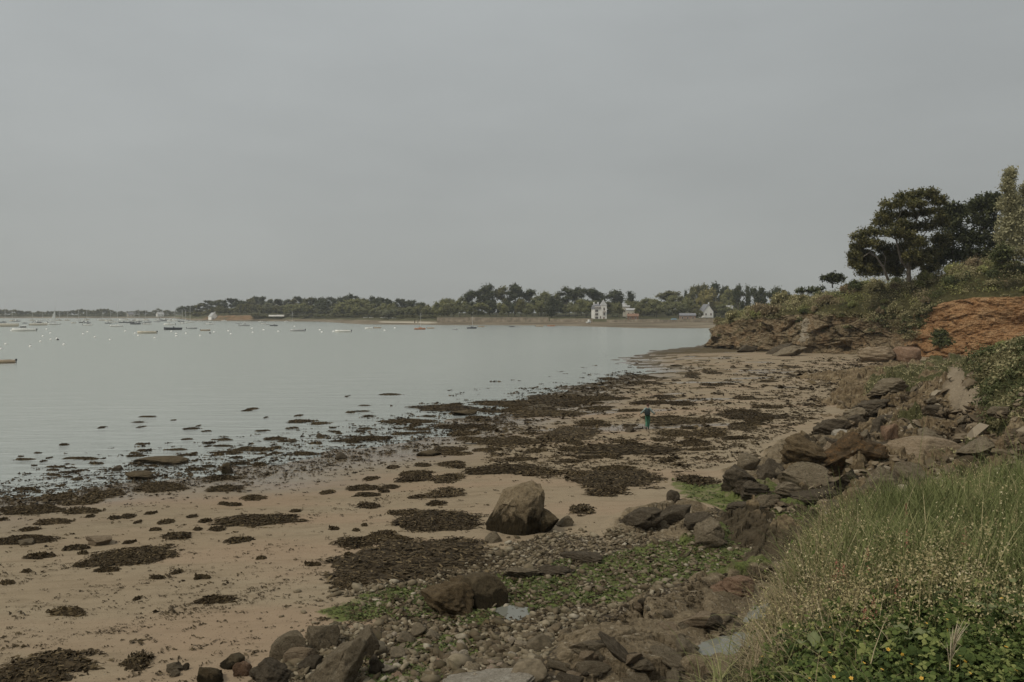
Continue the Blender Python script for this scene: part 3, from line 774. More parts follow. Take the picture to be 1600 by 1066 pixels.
# ================================================================== far shore
FS = np.array([  # photo column, distance of the waterline, of the top of the flats, of the wood's edge, ground height there, hill height behind
    (-500, 1500, 1520, 1545, 2.5, 5), (0, 1500, 1520, 1545, 2.5, 5), (130, 1480, 1500, 1525, 2.5, 5), (270, 1450, 1470, 1500, 2.5, 5), (287, 1150, 1170, 1190, 2.5, 6),
    (300, 960, 975, 990, 3.5, 9), (340, 925, 935, 950, 6.0, 15), (395, 900, 910, 925, 6.5, 17), (440, 880, 900, 920, 5.0, 16), (500, 830, 860, 890, 4.5, 14), (540, 690, 800, 850, 4.2, 12),
    (570, 620, 740, 790, 4.5, 10), (640, 600, 680, 720, 4.6, 9), (700, 585, 640, 665, 4.9, 9), (850, 565, 620, 650, 4.9, 9), (920, 520, 610, 640, 4.6, 9), (1000, 462, 600, 640, 4.8, 11),
    (1130, 458, 590, 640, 5.0, 14), (1250, 450, 580, 640, 5.0, 16), (1500, 450, 580, 640, 5, 16), (2400, 450, 580, 640, 5, 16)], float)
def fs_at(u): return [np.interp(u, FS[:, 0], FS[:, k]) for k in range(1, 6)]
def far_h(u, d):
    f0, f1, f2, z2, z3 = fs_at(u)
    jag = 6 * n2(u, d, 30, 3, 3.0)
    flat = 0.15 + 1.6 * np.clip((d - f0 - jag) / np.maximum(f1 - f0, 1), 0, 1) ** 1.3 + 0.25 * n2(u * 0.5, d, 14, 3, 8.0)
    h = np.where(d < f0 + jag, -0.012 * (f0 + jag - d) - 0.02, flat)
    up = sstep(0, 1, (d - f1) / np.maximum(f2 - f1, 1))
    h = np.where(d > f1, flat * (1 - up) + z2 * up, h)
    return np.where(d > f2, z2 + (z3 - z2) * sstep(0, 120, d - f2), h)
usf = np.linspace(-600, 2300, 430)
kd = np.concatenate([np.linspace(-0.5, 1, 46), np.linspace(1, 2, 24)[1:], np.linspace(2, 7, 18)[1:]])
UF, KF = np.meshgrid(usf, kd)
f0, f1, f2, z2, z3 = fs_at(UF)
DF = np.where(KF < 1, f0 + KF * (f1 - f0), np.where(KF < 2, f1 + (KF - 1) * (f2 - f1), f2 + (KF - 2) * 60))
HF = far_h(UF, DF)
def far_mat():
    t = NT('far_shore_ground'); p = t.pos()
    st = t.noise(t.mapping(p, (0.22, 1, 1)), 0.085, 6, 0.65)
    flat = t.ramp(st, [(0.33, (0.045, 0.034, 0.018)), (0.46, (0.12, 0.095, 0.06)), (0.56, (0.19, 0.155, 0.105)), (0.7, (0.30, 0.265, 0.20))])
    grass = t.ramp(t.noise(p, 0.12, 5), [(0.3, (0.05, 0.05, 0.022)), (0.7, (0.10, 0.095, 0.045))])
    z = t.node('ShaderNodeSeparateXYZ'); t.l.new(p, z.inputs[0])
    hi = t.rng(t.math('ADD', z.outputs[2], t.math('MULTIPLY', t.noise(p, 0.2, 4), 1.2)), 2.4, 3.2)
    c = t.mix(hi, flat, grass)
    earth = t.ramp(t.noise(p, 0.15, 6, 0.7), [(0.3, (0.09, 0.055, 0.03)), (0.55, (0.19, 0.12, 0.065)), (0.75, (0.28, 0.20, 0.12))])
    c = t.mix(t.math('MULTIPLY', t.attr('earth'), t.rng(t.noise(p, 0.06, 5, 0.7), 0.42, 0.55)), c, earth)
    c = t.mix(t.attr('sand'), c, (0.40, 0.36, 0.28))
    return t.done(t.bsdf(c, 0.9, t.bump(t.noise(p, 0.5, 5), 0.5, 0.5), 0.15))
earth = sstep(310, 330, UF) * sstep(402, 392, UF) * sstep(0.2, 0.5, KF) * sstep(2.1, 1.9, KF)
sandm = sstep(588, 600, UF) * sstep(690, 670, UF) * sstep(0.45, 0.6, KF) * sstep(0.98, 0.85, KF)
V = np.stack([((UF - 800) / F_PX * DF).ravel(), DF.ravel(), HF.ravel()], 1)
tag(link('far_shore', mesh_np('far_shore', V, grid_faces(*UF.shape), far_mat(), True, dict(earth=earth.ravel(), sand=sandm.ravel()))), 'low far shore of the bay with mud flats', kind='structure')
def far_pt(u, d): return ((u - 800) / F_PX * d, d, float(far_h(np.array([float(u)]), np.array([float(d)]))[0]))

# ================================================================== vegetation
def cards(C, size, rng, aspect=0.55, up=0.0, tri=False):
    """leaf faces: random quads (or triangles) at the points C; up > 0 turns them skyward"""
    n = len(C); size = np.broadcast_to(size, n)
    a = rng.normal(size=(n, 3)); a /= np.linalg.norm(a, axis=1)[:, None]
    nn = rng.normal(size=(n, 3)); nn[:, 2] = np.abs(nn[:, 2]) + up
    b = np.cross(nn, a); b /= np.linalg.norm(b, axis=1)[:, None] + 1e-9
    A = a * size[:, None] * 0.5; B = b * (size * aspect)[:, None] * 0.5
    if tri:
        V = np.stack([C - A - B, C - A + B, C + A], 1).reshape(-1, 3)
        F = np.arange(3 * n).reshape(n, 3); k = 3
    else:
        V = np.stack([C - A, C - 0.1 * A + B, C + A, C - 0.1 * A - B], 1).reshape(-1, 3)
        F = np.arange(4 * n).reshape(n, 4); k = 4
    return V, F, k

def in_ellipsoids(E, n, rng, shell=0.5):
    """n points per ellipsoid (cx, cy, cz, rx, ry, rz), towards its surface"""
    out = []
    for e in E:
        d = rng.normal(size=(n, 3)); d /= np.linalg.norm(d, axis=1)[:, None]
        r = (shell + (1 - shell) * rng.random(n)) ** 0.8
        out.append(np.array(e[:3]) + d * r[:, None] * np.array(e[3:]))
    return np.concatenate(out)

M_BARK = NT('bark'); M_BARK = M_BARK.done(M_BARK.bsdf(M_BARK.ramp(M_BARK.noise(M_BARK.mapping(M_BARK.obj(), (4, 4, 1)), 2.0, 5), [(0.3, (0.06, 0.05, 0.04)), (0.7, (0.19, 0.165, 0.135))]), 0.9))
M_BARKL = NT('pale_bark'); M_BARKL = M_BARKL.done(M_BARKL.bsdf(M_BARKL.ramp(M_BARKL.noise(M_BARKL.mapping(M_BARKL.obj(), (2, 2, 1)), 1.5, 5), [(0.3, (0.10, 0.085, 0.068)), (0.7, (0.24, 0.21, 0.175))]), 0.9))
M_PINE = leafmat('pine_needles', (0.042, 0.045, 0.017), (0.26, 0.235, 0.10), 0.7, 0.25)
M_PINE2 = leafmat('dark_needles', (0.030, 0.037, 0.018), (0.115, 0.12, 0.058), 0.7, 0.2)
M_BROAD = leafmat('spring_leaves', (0.10, 0.103, 0.04), (0.32, 0.31, 0.14), 0.65, 0.25)
M_OLIVE = leafmat('olive_leaves', (0.075, 0.08, 0.034), (0.25, 0.24, 0.115), 0.65, 0.2)
M_PALE = leafmat('pale_blossom_leaves', (0.10, 0.11, 0.06), (0.30, 0.29, 0.20), 0.65, 0.25)
M_GOLD = leafmat('golden_leaves', (0.15, 0.13, 0.045), (0.31, 0.27, 0.11), 0.65, 0.25)
M_POPLAR = leafmat('poplar_leaves', (0.19, 0.18, 0.09), (0.48, 0.45, 0.28), 0.65, 0.3)
M_SCRUB = leafmat('scrub_leaves', (0.10, 0.093, 0.042), (0.50, 0.44, 0.245), 0.7, 0.2)
M_SCRUBG = leafmat('green_scrub_leaves', (0.10, 0.108, 0.038), (0.43, 0.42, 0.175), 0.7, 0.2)
M_SCRUBD = leafmat('dark_scrub_leaves', (0.035, 0.042, 0.018), (0.14, 0.15, 0.066), 0.6, 0.15)

def crown_mesh(name, E, n, size, mat, rng, shell=0.55, up=0.6, clump=0, clump_r=0.3, core=0.72, tri=False):
    """leaf faces gathered in clumps over the ellipsoids E, round solid inner blobs, their colour darkened for the shade inside"""
    if clump:
        cc = in_ellipsoids(E, max(1, n // clump), rng, shell)
        C = np.repeat(cc, clump, 0) + rng.normal(size=(len(cc) * clump, 3)) * clump_r
        var = np.repeat(rng.random(len(cc)), clump) * 0.6 + 0.4 * rng.random(len(C))
    else:
        C = in_ellipsoids(E, n, rng, shell); var = rng.random(len(C))
    V, F, k = cards(C, size * (0.7 + 0.6 * rng.random(len(C))), rng, 0.6, up, tri)
    var = np.repeat(var, k)
    Fs = [F]
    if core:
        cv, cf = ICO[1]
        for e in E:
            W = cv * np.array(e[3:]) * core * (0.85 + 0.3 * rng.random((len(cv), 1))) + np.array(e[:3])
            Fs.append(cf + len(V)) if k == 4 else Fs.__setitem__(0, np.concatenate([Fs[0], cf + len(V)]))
            V = np.concatenate([V, W]); var = np.concatenate([var, np.full(len(W), 0.12)])  # fixed dark tone on the filler blobs paints the crown's inner shade
    if len(Fs) > 1: Fs = [Fs[0], np.concatenate(Fs[1:])]
    return mesh_np(name, V, Fs, mat, False, {'var': var})

# ---- unit trees (height 1), each kind in a few shapes; meshes are shared by the copies
def trunk_mesh(h, r, mat, rng, limbs=3):
    mb = MB(); b = (rng.random(2) - 0.5) * 0.06
    mb.tube([(0, 0, -0.03), (b[0], b[1], h * 0.5), (b[0] * 2, b[1] * 2, h)], [r, r * 0.75, r * 0.45], 6)
    for k in range(limbs):
        a = k * 2.4 + rng.random(); z0 = h * (0.45 + 0.15 * k); q = 0.16 + 0.1 * rng.random()
        mb.tube([(b[0], b[1], z0), (b[0] + math.cos(a) * q * 0.6, b[1] + math.sin(a) * q * 0.6, z0 + 0.12), (math.cos(a) * q, math.sin(a) * q, z0 + 0.22)], [r * 0.5, r * 0.35, r * 0.15], 5)
    return mb.mesh('trunk', mat, True)

def far_kind(kind, seed):
    r = np.random.default_rng(seed); E = []
    if kind == 'pine':             # domed pine, its lower limbs half filled
        for k in range(6):
            a = r.random() * 6.28; E.append((0.15 * math.cos(a), 0.15 * math.sin(a), 0.22 + 0.30 * r.random(), 0.12, 0.12, 0.10))
        for k in range(9):
            a = r.random() * 6.28; q = 0.22 * math.sqrt(r.random()); z = 0.56 + 0.30 * r.random()
            E.append((q * math.cos(a), q * math.sin(a), z, 0.13 + 0.05 * r.random(), 0.15, 0.085 + 0.03 * r.random()))
        E.append((0, 0, 0.88, 0.14, 0.14, 0.10))
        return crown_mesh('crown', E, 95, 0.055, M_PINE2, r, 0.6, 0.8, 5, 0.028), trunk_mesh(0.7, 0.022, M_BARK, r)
    if kind == 'round':
        for k in range(11):
            d = r.normal(size=3); d /= np.linalg.norm(d); q = 0.24
            E.append((q * d[0] * 1.25, q * d[1] * 1.25, 0.56 + q * d[2] * 1.1, 0.19, 0.19, 0.16))
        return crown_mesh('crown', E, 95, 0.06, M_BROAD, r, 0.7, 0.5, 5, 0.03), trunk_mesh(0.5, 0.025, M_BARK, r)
    if kind == 'tall':
        for k in range(10):
            z = 0.16 + 0.084 * k; w = 0.17 * math.sin(math.pi * min(1, (0.1 + z) / 1.15)) + 0.03
            E.append(((r.random() - .5) * 0.08, (r.random() - .5) * 0.08, z, w, w, 0.09))
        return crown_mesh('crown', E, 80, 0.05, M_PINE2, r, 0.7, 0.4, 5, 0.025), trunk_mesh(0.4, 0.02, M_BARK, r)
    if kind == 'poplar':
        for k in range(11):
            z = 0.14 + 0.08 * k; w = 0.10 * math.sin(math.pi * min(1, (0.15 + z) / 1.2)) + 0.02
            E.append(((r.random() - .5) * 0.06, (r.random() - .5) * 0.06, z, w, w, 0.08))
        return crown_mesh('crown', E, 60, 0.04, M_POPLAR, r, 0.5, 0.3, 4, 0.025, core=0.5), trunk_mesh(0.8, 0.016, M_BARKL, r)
KINDS = {}
for kd_, cnt in (('pine', 5), ('round', 5), ('tall', 3), ('poplar', 2)):
    KINDS[kd_] = [far_kind(kd_, 100 + 10 * len(KINDS) + i) for i in range(cnt)]
_recol = {}
def with_mat(me, mat):
    key = (me.name, mat.name)
    if key not in _recol:
        c = me.copy(); c.materials.clear(); c.materials.append(mat); _recol[key] = c
    return _recol[key]

def far_tree(name, kind, u, d, vtop, width, label, group, mat=None, var=None, cat='tree', zoff=0.0):
    """a tree of the far shore: photo column, distance, row of its top, width in photo pixels"""
    x, y, z = far_pt(u, d)
    z -= 0.3 - zoff
    H = EYE + (HZ - vtop) / F_PX * d - z
    wm = width / F_PX * d
    k = KINDS[kind]; cr, tk = k[(var if var is not None else random.randrange(99)) % len(k)]
    base_w = {'pine': 0.66, 'round': 0.92, 'tall': 0.42, 'poplar': 0.28}[kind]
    e = empty(name, (x, y, z), random.random() * 6.28, label, cat, group)
    sx = wm / base_w
    link('crown', with_mat(cr, mat) if mat else cr, e, scale=(sx, sx, H))
    link('trunk', tk, e, scale=(H * 0.8, H * 0.8, H))
    return e

# ---- skyline of the far woods: (column, row) of the tops
SKY = np.array([(287, 476), (305, 475), (320, 471), (337, 467), (360, 466), (375, 465), (392, 464), (405, 462), (420, 464), (435, 466), (460, 464), (485, 461), (502, 464), (525, 464), (545, 459), (580, 461), (610, 465), (637, 467), (665, 471),
                (682, 472), (702, 465), (720, 457)], float)
rt = random.Random(5)
G1 = 'dark trees of the wood on the headland'
for i, u in enumerate(np.arange(286, 668, 8.2)):
    top = float(np.interp(u, SKY[:, 0], SKY[:, 1])) + rt.uniform(-1.0, 2.2); f2 = float(fs_at(u)[2])
    far_tree('pine_tree', 'pine' if rt.random() < 0.55 else 'round', u, f2 + rt.uniform(45, 95), top, rt.uniform(15, 24), 'dark tree in the unbroken wood along the skyline of the far headland', G1, M_PINE2 if rt.random() < .8 else M_PINE)
G2 = 'dark trees in front of the headland wood'
for i, u in enumerate(np.arange(292, 440, 8.5)):
    f2 = float(fs_at(u)[2]); top = float(np.interp(u, SKY[:, 0], SKY[:, 1])) + rt.uniform(7, 14)
    far_tree('pine_tree', 'round', u, f2 + rt.uniform(6, 30), top, rt.uniform(14, 22), 'dark green rounded tree low on the headland slope above the orange shore bank', G2, M_PINE)
G3 = 'olive trees on the slope left of the sea wall'
for i, u in enumerate(list(np.arange(442, 700, 9.0)) + [452, 475, 530, 560, 590, 640]):
    f2 = float(fs_at(u)[2]); top = max(float(np.interp(u, SKY[:, 0], SKY[:, 1])) + 3, rt.uniform(469, 481))
    far_tree('broadleaf_tree', 'round', u, f2 + rt.uniform(4, 40), top, rt.uniform(17, 30), 'olive green spring tree on the far slope between headland and sea wall', G3, rt.choice([M_BROAD, M_OLIVE, M_OLIVE, M_BROAD]))
far_tree('broadleaf_tree', 'round', 418, 935, 471, 17, 'pale flowering tree between dark pines above the long white wall', None, M_PALE, 1)
far_tree('pine_tree', 'round', 504, 905, 463, 26, 'tall dark round tree standing out above the olive trees of the slope', None, M_PINE2, 2)
far_tree('broadleaf_tree', 'round', 465, 925, 473, 44, 'broad golden green tree just right of the long white wall', None, M_BROAD, 3)
far_tree('broadleaf_tree', 'round', 555, 860, 466, 60, 'broadest olive tree in the middle of the far slope', None, M_BROAD, 0)
far_tree('broadleaf_tree', 'round', 586, 810, 481, 20, 'white blossoming tree at the foot of the broadest olive tree', None, M_PALE, 2)
G4 = 'small pale trees by the shore meadow'
for u, v in ((600, 479), (613, 480), (640, 478), (655, 480)):
    far_tree('broadleaf_tree', 'round', u, 735, v, 18, 'small pale blossoming tree behind the low shore meadow', G4, M_PALE)
# big pines behind the sea wall, each with its own place on the skyline
BIG = [(700, 465, 30, 'round', M_OLIVE), (722, 462, 26, 'round', M_OLIVE), (737, 452, 30, 'pine', M_PINE2), (752, 449, 22, 'pine', M_PINE2), (765, 442, 26, 'pine', M_PINE2), (787, 446, 30, 'pine', M_PINE), (805, 442, 36, 'pine', M_PINE2),
       (825, 451, 26, 'pine', M_PINE2), (846, 449, 34, 'round', M_OLIVE), (866, 451, 24, 'round', M_OLIVE), (884, 447, 32, 'pine', M_PINE2), (902, 447, 24, 'pine', M_PINE2), (925, 449, 34, 'pine', M_PINE2), (940, 456, 20, 'pine', M_PINE2),
       (960, 452, 32, 'pine', M_PINE2), (985, 455, 20, 'tall', M_PINE2), (1010, 464, 34, 'round', M_OLIVE), (1043, 454, 42, 'pine', M_PINE), (1068, 459, 24, 'round', M_PINE), (1072, 453, 9, 'tall', M_PINE2),
       (1086, 444, 30, 'round', M_PINE), (1102, 440, 34, 'round', M_PINE), (1120, 438, 30, 'round', M_PINE2), (1136, 445, 20, 'pine', M_PINE2)]
ORD = ['first', 'second', 'third', 'fourth', 'fifth', 'sixth', 'seventh', 'eighth', 'ninth', 'tenth', 'eleventh', 'twelfth', 'thirteenth', 'fourteenth', 'fifteenth', 'sixteenth', 'seventeenth', 'eighteenth', 'nineteenth', 'twentieth']
ltxt = []
for i, (u, v, w, k, m) in enumerate(BIG):
    kind_t = {'pine': 'tall dark domed pine', 'round': 'rounded green tree', 'tall': 'dark pointed conifer'}[k]
    if u < 945: where = 'behind the stone sea wall, left of the white tower house'
    else: where = 'on the skyline right of the white tower house'
    if u == 1072: lab = 'tiny narrow fir tip poking above the rounded trees right of the white tower house'
    elif u == 960: lab = 'dark pine with a ragged right side directly behind the white tower house'
    elif u == 985: lab = 'dark pointed conifer above the small white house with the terrace'
    elif u == 1043: lab = 'wide flat topped dark pine between the two white houses'
    else:
        tot_ = ltxt.count(kind_t + where); ltxt.append(kind_t + where)
        lab = kind_t + ', ' + ORD[tot_] + ' from the left ' + where.replace(', left of the white tower house', '').replace(' right of the white tower house', ' beyond the white tower house')
    far_tree('pine_tree' if k != 'round' else 'broadleaf_tree', k, u, 700 + rt.uniform(0, 45) if u < 950 else 690 + rt.uniform(0, 60), v, w * (1.15 if k == 'pine' else 1), lab, 'big trees on the skyline of the middle far shore', m, i)
G5 = 'trees filling the wood behind the sea wall'
for i, u in enumerate(np.arange(690, 1150, 9.5)):
    top = rt.uniform(463, 476) if u < 1050 else rt.uniform(459, 474)
    far_tree('broadleaf_tree', rt.choice(['round', 'round', 'pine']), u, 660 + rt.uniform(2, 45), top, rt.uniform(20, 30), 'shorter mixed tree filling the wood below the big pines of the middle far shore', G5, rt.choice([M_PINE, M_PINE2, M_OLIVE, M_BROAD, M_PINE2]))
far_tree('broadleaf_tree', 'round', 845, 664, 466, 30, 'light olive tree among the dark trunks behind the sea wall', None, M_BROAD, 1)
far_tree('pine_tree', 'tall', 862, 655, 462, 24, 'dark cone shaped tree right behind the sea wall beside a light olive tree', None, M_PINE2, 1)
far_tree('broadleaf_tree', 'round', 916, 655, 461, 40, 'light olive round tree leaning over the left wall of the white tower house', None, M_BROAD, 4)
far_tree('broadleaf_tree', 'round', 961, 632, 487, 11, 'small pale rounded bush in the garden right of the white tower house', None, M_PALE, 4, cat='bush')
for i, (u, v, w, m, lab) in enumerate([
        (1106, 449, 44, M_GOLD, 'big golden spring tree on the skyline left of the headland cliff'), (1137, 447, 26, M_BROAD, 'light green upright tree next to the big golden tree'),
        (1026, 470, 34, M_OLIVE, 'wide olive tree hanging over the shore right of the wooden hut'), (1060, 467, 36, M_OLIVE, 'spreading olive tree behind the blue boat cover on the far shore'),
        (1088, 472, 30, M_PINE, 'dark green tree close left of the white gable house'), (1128, 474, 30, M_BROAD, 'round green bushy tree right of the white gable house'),
        (1150, 470, 26, M_BROAD, 'light green tree just behind the tip of the headland cliff'), (1112, 466, 26, M_PINE, 'dark bush topped tree above the roof of the white gable house'),
        (1006, 478, 26, M_OLIVE, 'low olive tree over the wooden hut on the far shore'), (1045, 482, 16, M_PALE, 'low grey flowering shrub near the blue boat cover')]):
    far_tree('broadleaf_tree', 'round', u, 640 + (20 if i in (0, 1, 7) else 3) + i, v, w, lab, None, m, i)
for i, (u, v, w, k, lab) in enumerate([
        (1155, 443, 20, 'pine', 'gappy dark pine rising above the headland tip, left of its neighbours'), (1169, 445, 12, 'tall', 'narrow dark conifer between two pines beyond the headland cliff'),
        (1180, 447, 16, 'pine', 'low dark pine in the gap of the trees beyond the headland cliff'), (1191, 446, 20, 'pine', 'dark pine with a flat crown beyond the headland cliff'), (1214, 446, 22, 'pine', 'last dark pine standing alone beyond the headland cliff before the pine tip')]):
    far_tree('pine_tree', k, u, 560, v, w * 1.2, lab, None, M_PINE2, i, zoff=1.0)
for u, d, v, w, lab in ((968, 655, 477, 16, 'dark round tree hiding the left half of the small white two-storey house'), (1000, 640, 478, 20, 'olive tree hiding the right end of the low white flat-fronted house'), (1092, 632, 484, 16, 'low dark tree in front of the left wall of the white gable house')):
    far_tree('broadleaf_tree', 'round', u, d - 12, v, w, lab, None, M_PINE, 2)
# hedge line and shrubs at the top of the far beach
G6 = 'shore bushes along the far beach'
for i, u in enumerate(list(np.arange(400, 690, 9.5))):
    far_tree('shore_bush', 'round', u, float(fs_at(u)[2]) - rt.uniform(4, 14), rt.uniform(489, 493), rt.uniform(12, 20), 'low dark bush in the hedge along the top of the far beach', G6, rt.choice([M_OLIVE, M_PINE]), cat='bush')
G7 = 'trees in the wood far across the bay'
prof = np.array([(-60, 484), (0, 483), (25, 484), (47, 486), (52, 488), (58, 486), (100, 485), (130, 483), (165, 482), (180, 486), (200, 486), (222, 484), (235, 487), (248, 482), (262, 484), (280, 487), (290, 486)], float)
for i, u in enumerate(np.arange(-60, 300, 5.2)):
    far_tree('distant_tree', rt.choice(['round', 'round', 'pine']), u, 1545 + rt.uniform(0, 60), float(np.interp(u, prof[:, 0], prof[:, 1])) + rt.uniform(-1, 1.3), rt.uniform(8, 13), 'dark distant tree in the low wood across the water behind the moored boats', G7, M_PINE)
G8 = 'undergrowth trees of the wood far across the bay'
for i, u in enumerate(np.arange(-58, 300, 8)):
    far_tree('distant_tree', 'round', u, 1530 + rt.uniform(0, 10), rt.uniform(488.5, 492), rt.uniform(9, 15), 'low bushy tree at the water edge of the wood across the bay', G8, rt.choice([M_PINE, M_OLIVE]))

# ================================================================== big trees on the headland
def px3(u, v, y): return ((u - 800) / F_PX * y, y, EYE + (HZ - v) / F_PX * y)

def limb(mb, pts, y, r0, r1, depth=0.0):
    P = [px3(u, v, y + depth * i / max(1, len(pts) - 1)) for i, (u, v) in enumerate(pts)]
    mb.tube(P, list(np.linspace(r0, r1, len(P))), 7)

YP = 142.0
def pads_px(L, y, ry=1.0):
    s = y / F_PX; out = []
    for (u, v, w, h, dy) in L:
        p = px3(u, v, y + dy); out.append((p[0], p[1], p[2], w * s, max(w * s * ry, 0.8), h * s * 0.9))
    return out
pr = np.random.default_rng(33)
pine = empty('stone_pine', px3(1418, 436, YP), 0, 'large spreading pine with pale bare limbs at the left end of the headland trees', 'tree')
inv = Matrix.Translation(pine.location).inverted()
def under(o, parent):
    o.parent = parent; o.matrix_parent_inverse = Matrix.Translation(-Vector(parent.location)); return o
PADS = [(1445, 303, 22, 9, 0), (1415, 309, 20, 9, 1), (1395, 320, 20, 8, 0), (1465, 313, 14, 8, -1), (1430, 318, 26, 8, -2), (1385, 336, 18, 8, 0), (1415, 336, 24, 9, 2), (1450, 330, 26, 9, 0), (1378, 347, 17, 6, 1),
        (1405, 350, 20, 6, -1), (1365, 362, 22, 7, 0), (1395, 364, 22, 8, -2), (1425, 355, 22, 8, 1), (1345, 370, 15, 7, 0), (1340, 384, 12, 7, 1), (1362, 380, 18, 6, -1), (1450, 352, 20, 9, 2), (1470, 345, 14, 10, 3), (1335, 398, 10, 6, 0),
        (1352, 396, 12, 5, 1), (1338, 412, 12, 8, 0), (1424, 398, 11, 12, -2.5), (1432, 378, 14, 8, -2.5), (1440, 405, 14, 10, -1), (1415, 368, 14, 7, -2), (1394, 398, 16, 8, 5), (1412, 402, 14, 9, 5), (1380, 388, 14, 7, 4), (1366, 408, 16, 9, 4), (1396, 414, 18, 9, 5), (1350, 408, 12, 7, 3), (1432, 400, 14, 10, 5), (1352, 422, 16, 9, 1), (1372, 420, 16, 12, 3), (1385, 405, 16, 8, 4), (1410, 385, 16, 8, 3), (1435, 378, 18, 9, 3), (1400, 425, 16, 8, 5), (1425, 410, 14, 12, 5), (1450, 395, 20, 14, 4), (1470, 375, 18, 14, 4), (1455, 420, 18, 12, 5)]
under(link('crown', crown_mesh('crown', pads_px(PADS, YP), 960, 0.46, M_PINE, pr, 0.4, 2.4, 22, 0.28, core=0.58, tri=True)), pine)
mb = MB()
limb(mb, [(1420, 440), (1420, 415), (1421, 395), (1424, 372), (1432, 345), (1440, 318)], YP, 0.40, 0.10)
limb(mb, [(1419, 420), (1408, 408), (1404, 392), (1400, 374), (1388, 368), (1370, 371)], YP, 0.26, 0.06, -1.5)
limb(mb, [(1388, 438), (1380, 418), (1370, 402), (1358, 395), (1345, 404)], YP, 0.24, 0.05, -1.0)
limb(mb, [(1369, 401), (1356, 390)], YP - 0.5, 0.10, 0.04)
limb(mb, [(1400, 374), (1393, 358), (1404, 340), (1412, 325)], YP - 0.8, 0.14, 0.05)
limb(mb, [(1422, 385), (1440, 372), (1455, 352)], YP, 0.16, 0.05, 1.0)
limb(mb, [(1381, 421), (1384, 404), (1378, 392)], YP - 0.3, 0.12, 0.04)
limb(mb, [(1424, 368), (1412, 352), (1402, 345)], YP - 0.3, 0.12, 0.04)
under(mb.build('trunk', M_BARKL, None, True), pine)

def px_tree(name, label, u0, vbase, y, PADS, mat, n, size, clump_r, trunks, cat='tree', core=0.6, bark=M_BARK, tri=True, clump=16):
    e = empty(name, px3(u0, vbase, y), 0, label, cat)
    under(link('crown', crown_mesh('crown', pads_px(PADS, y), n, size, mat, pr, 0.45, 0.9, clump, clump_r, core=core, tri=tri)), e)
    mb = MB()
    for pts, r in trunks: limb(mb, pts, y, r, r * 0.35)
    under(mb.build('trunk', bark, None, True), e)
    return e
px_tree('pine_tree', 'dense dark pine in the middle of the headland trees, close right of the large pine', 1490, 415, 150,
        [(1490, 325, 14, 7, 0), (1478, 335, 14, 10, 1), (1500, 332, 12, 9, 0), (1488, 350, 22, 14, 0), (1480, 372, 24, 16, 0), (1505, 370, 20, 16, 1), (1475, 395, 24, 16, 1), (1500, 398, 22, 16, 0), (1462, 408, 14, 10, 1)],
        M_PINE2, 640, 0.6, 0.4, [([(1490, 420), (1489, 380), (1490, 330)], 0.3)])
px_tree('pine_tree', 'dark pine behind the pale poplar, with sky showing through its top', 1540, 410, 152,
        [(1532, 316, 14, 8, 0), (1550, 309, 14, 8, 0), (1520, 326, 12, 7, 1), (1560, 318, 12, 10, 1), (1545, 326, 16, 8, 0), (1528, 345, 18, 14, 0), (1552, 348, 16, 14, 1), (1530, 372, 20, 16, 0), (1555, 378, 16, 18, 1), (1520, 395, 20, 14, 0), (1545, 400, 20, 12, 0), (1585, 322, 18, 18, 2), (1590, 350, 18, 24, 2)],
        M_PINE2, 600, 0.6, 0.4, [([(1540, 415), (1538, 370), (1535, 320)], 0.3), ([(1552, 415), (1556, 370), (1552, 318)], 0.22)])
px_tree('poplar_tree', 'tall pale poplar with thin upright twigs at the right edge', 1584, 405, 132,
        [(1578, 272, 6, 9, 0), (1575, 290, 7, 12, 0), (1580, 308, 9, 14, 0), (1572, 322, 10, 14, 0), (1585, 335, 12, 16, 0), (1573, 350, 12, 16, 0), (1592, 358, 14, 18, 0), (1578, 375, 14, 14, 0), (1598, 330, 12, 20, 1), (1604, 300, 9, 16, 1), (1600, 378, 18, 14, 0), (1570, 392, 12, 12, -1), (1590, 394, 16, 12, -1), (1608, 396, 14, 12, -1), (1566, 366, 9, 14, 0)],
        M_POPLAR, 900, 0.42, 0.35, [([(1584, 410), (1580, 360), (1577, 300), (1577, 268)], 0.16), ([(1596, 408), (1600, 350), (1606, 290)], 0.12)], core=0.0, bark=M_BARKL, tri=True, clump=10)
px_tree('evergreen_bush', 'small dark evergreen bush standing in the scrub below the poplar', 1564, 410, 126,
        [(1565, 390, 10, 9, 0), (1560, 398, 10, 9, 0), (1572, 398, 10, 9, 0), (1566, 405, 13, 8, 0)], M_SCRUBD, 260, 0.5, 0.3, [([(1565, 412), (1565, 392)], 0.12)], 'bush')
px_tree('pine_tree', 'small umbrella pine standing alone in a gap left of the large pine', 1300, 446, 178,
        [(1302, 431, 12, 4, 0), (1292, 434, 9, 3.5, 0), (1312, 434, 9, 3.5, 0), (1300, 438, 14, 3, 0)], M_PINE2, 260, 0.6, 0.3, [([(1301, 450), (1300, 440), (1303, 431)], 0.16), ([(1300, 442), (1292, 435)], 0.09), ([(1300, 442), (1312, 435)], 0.09)], core=0.4)
px_tree('evergreen_bush', 'round dark evergreen bush on the crest near the headland tip', 1222, 468, 182, [(1222, 460, 9, 5, 0), (1215, 462, 7, 4, 0), (1230, 463, 7, 4, 0)], M_SCRUBD, 200, 0.5, 0.3, [([(1222, 470), (1222, 460)], 0.1)], 'bush')
px_tree('evergreen_bush', 'wide low evergreen bush on the crest left of the small umbrella pine', 1258, 462, 176, [(1250, 455, 12, 4, 0), (1266, 454, 14, 4.5, 0), (1280, 452, 12, 4, 0)], M_SCRUBD, 200, 0.5, 0.3, [([(1260, 464), (1262, 456)], 0.1)], 'bush')

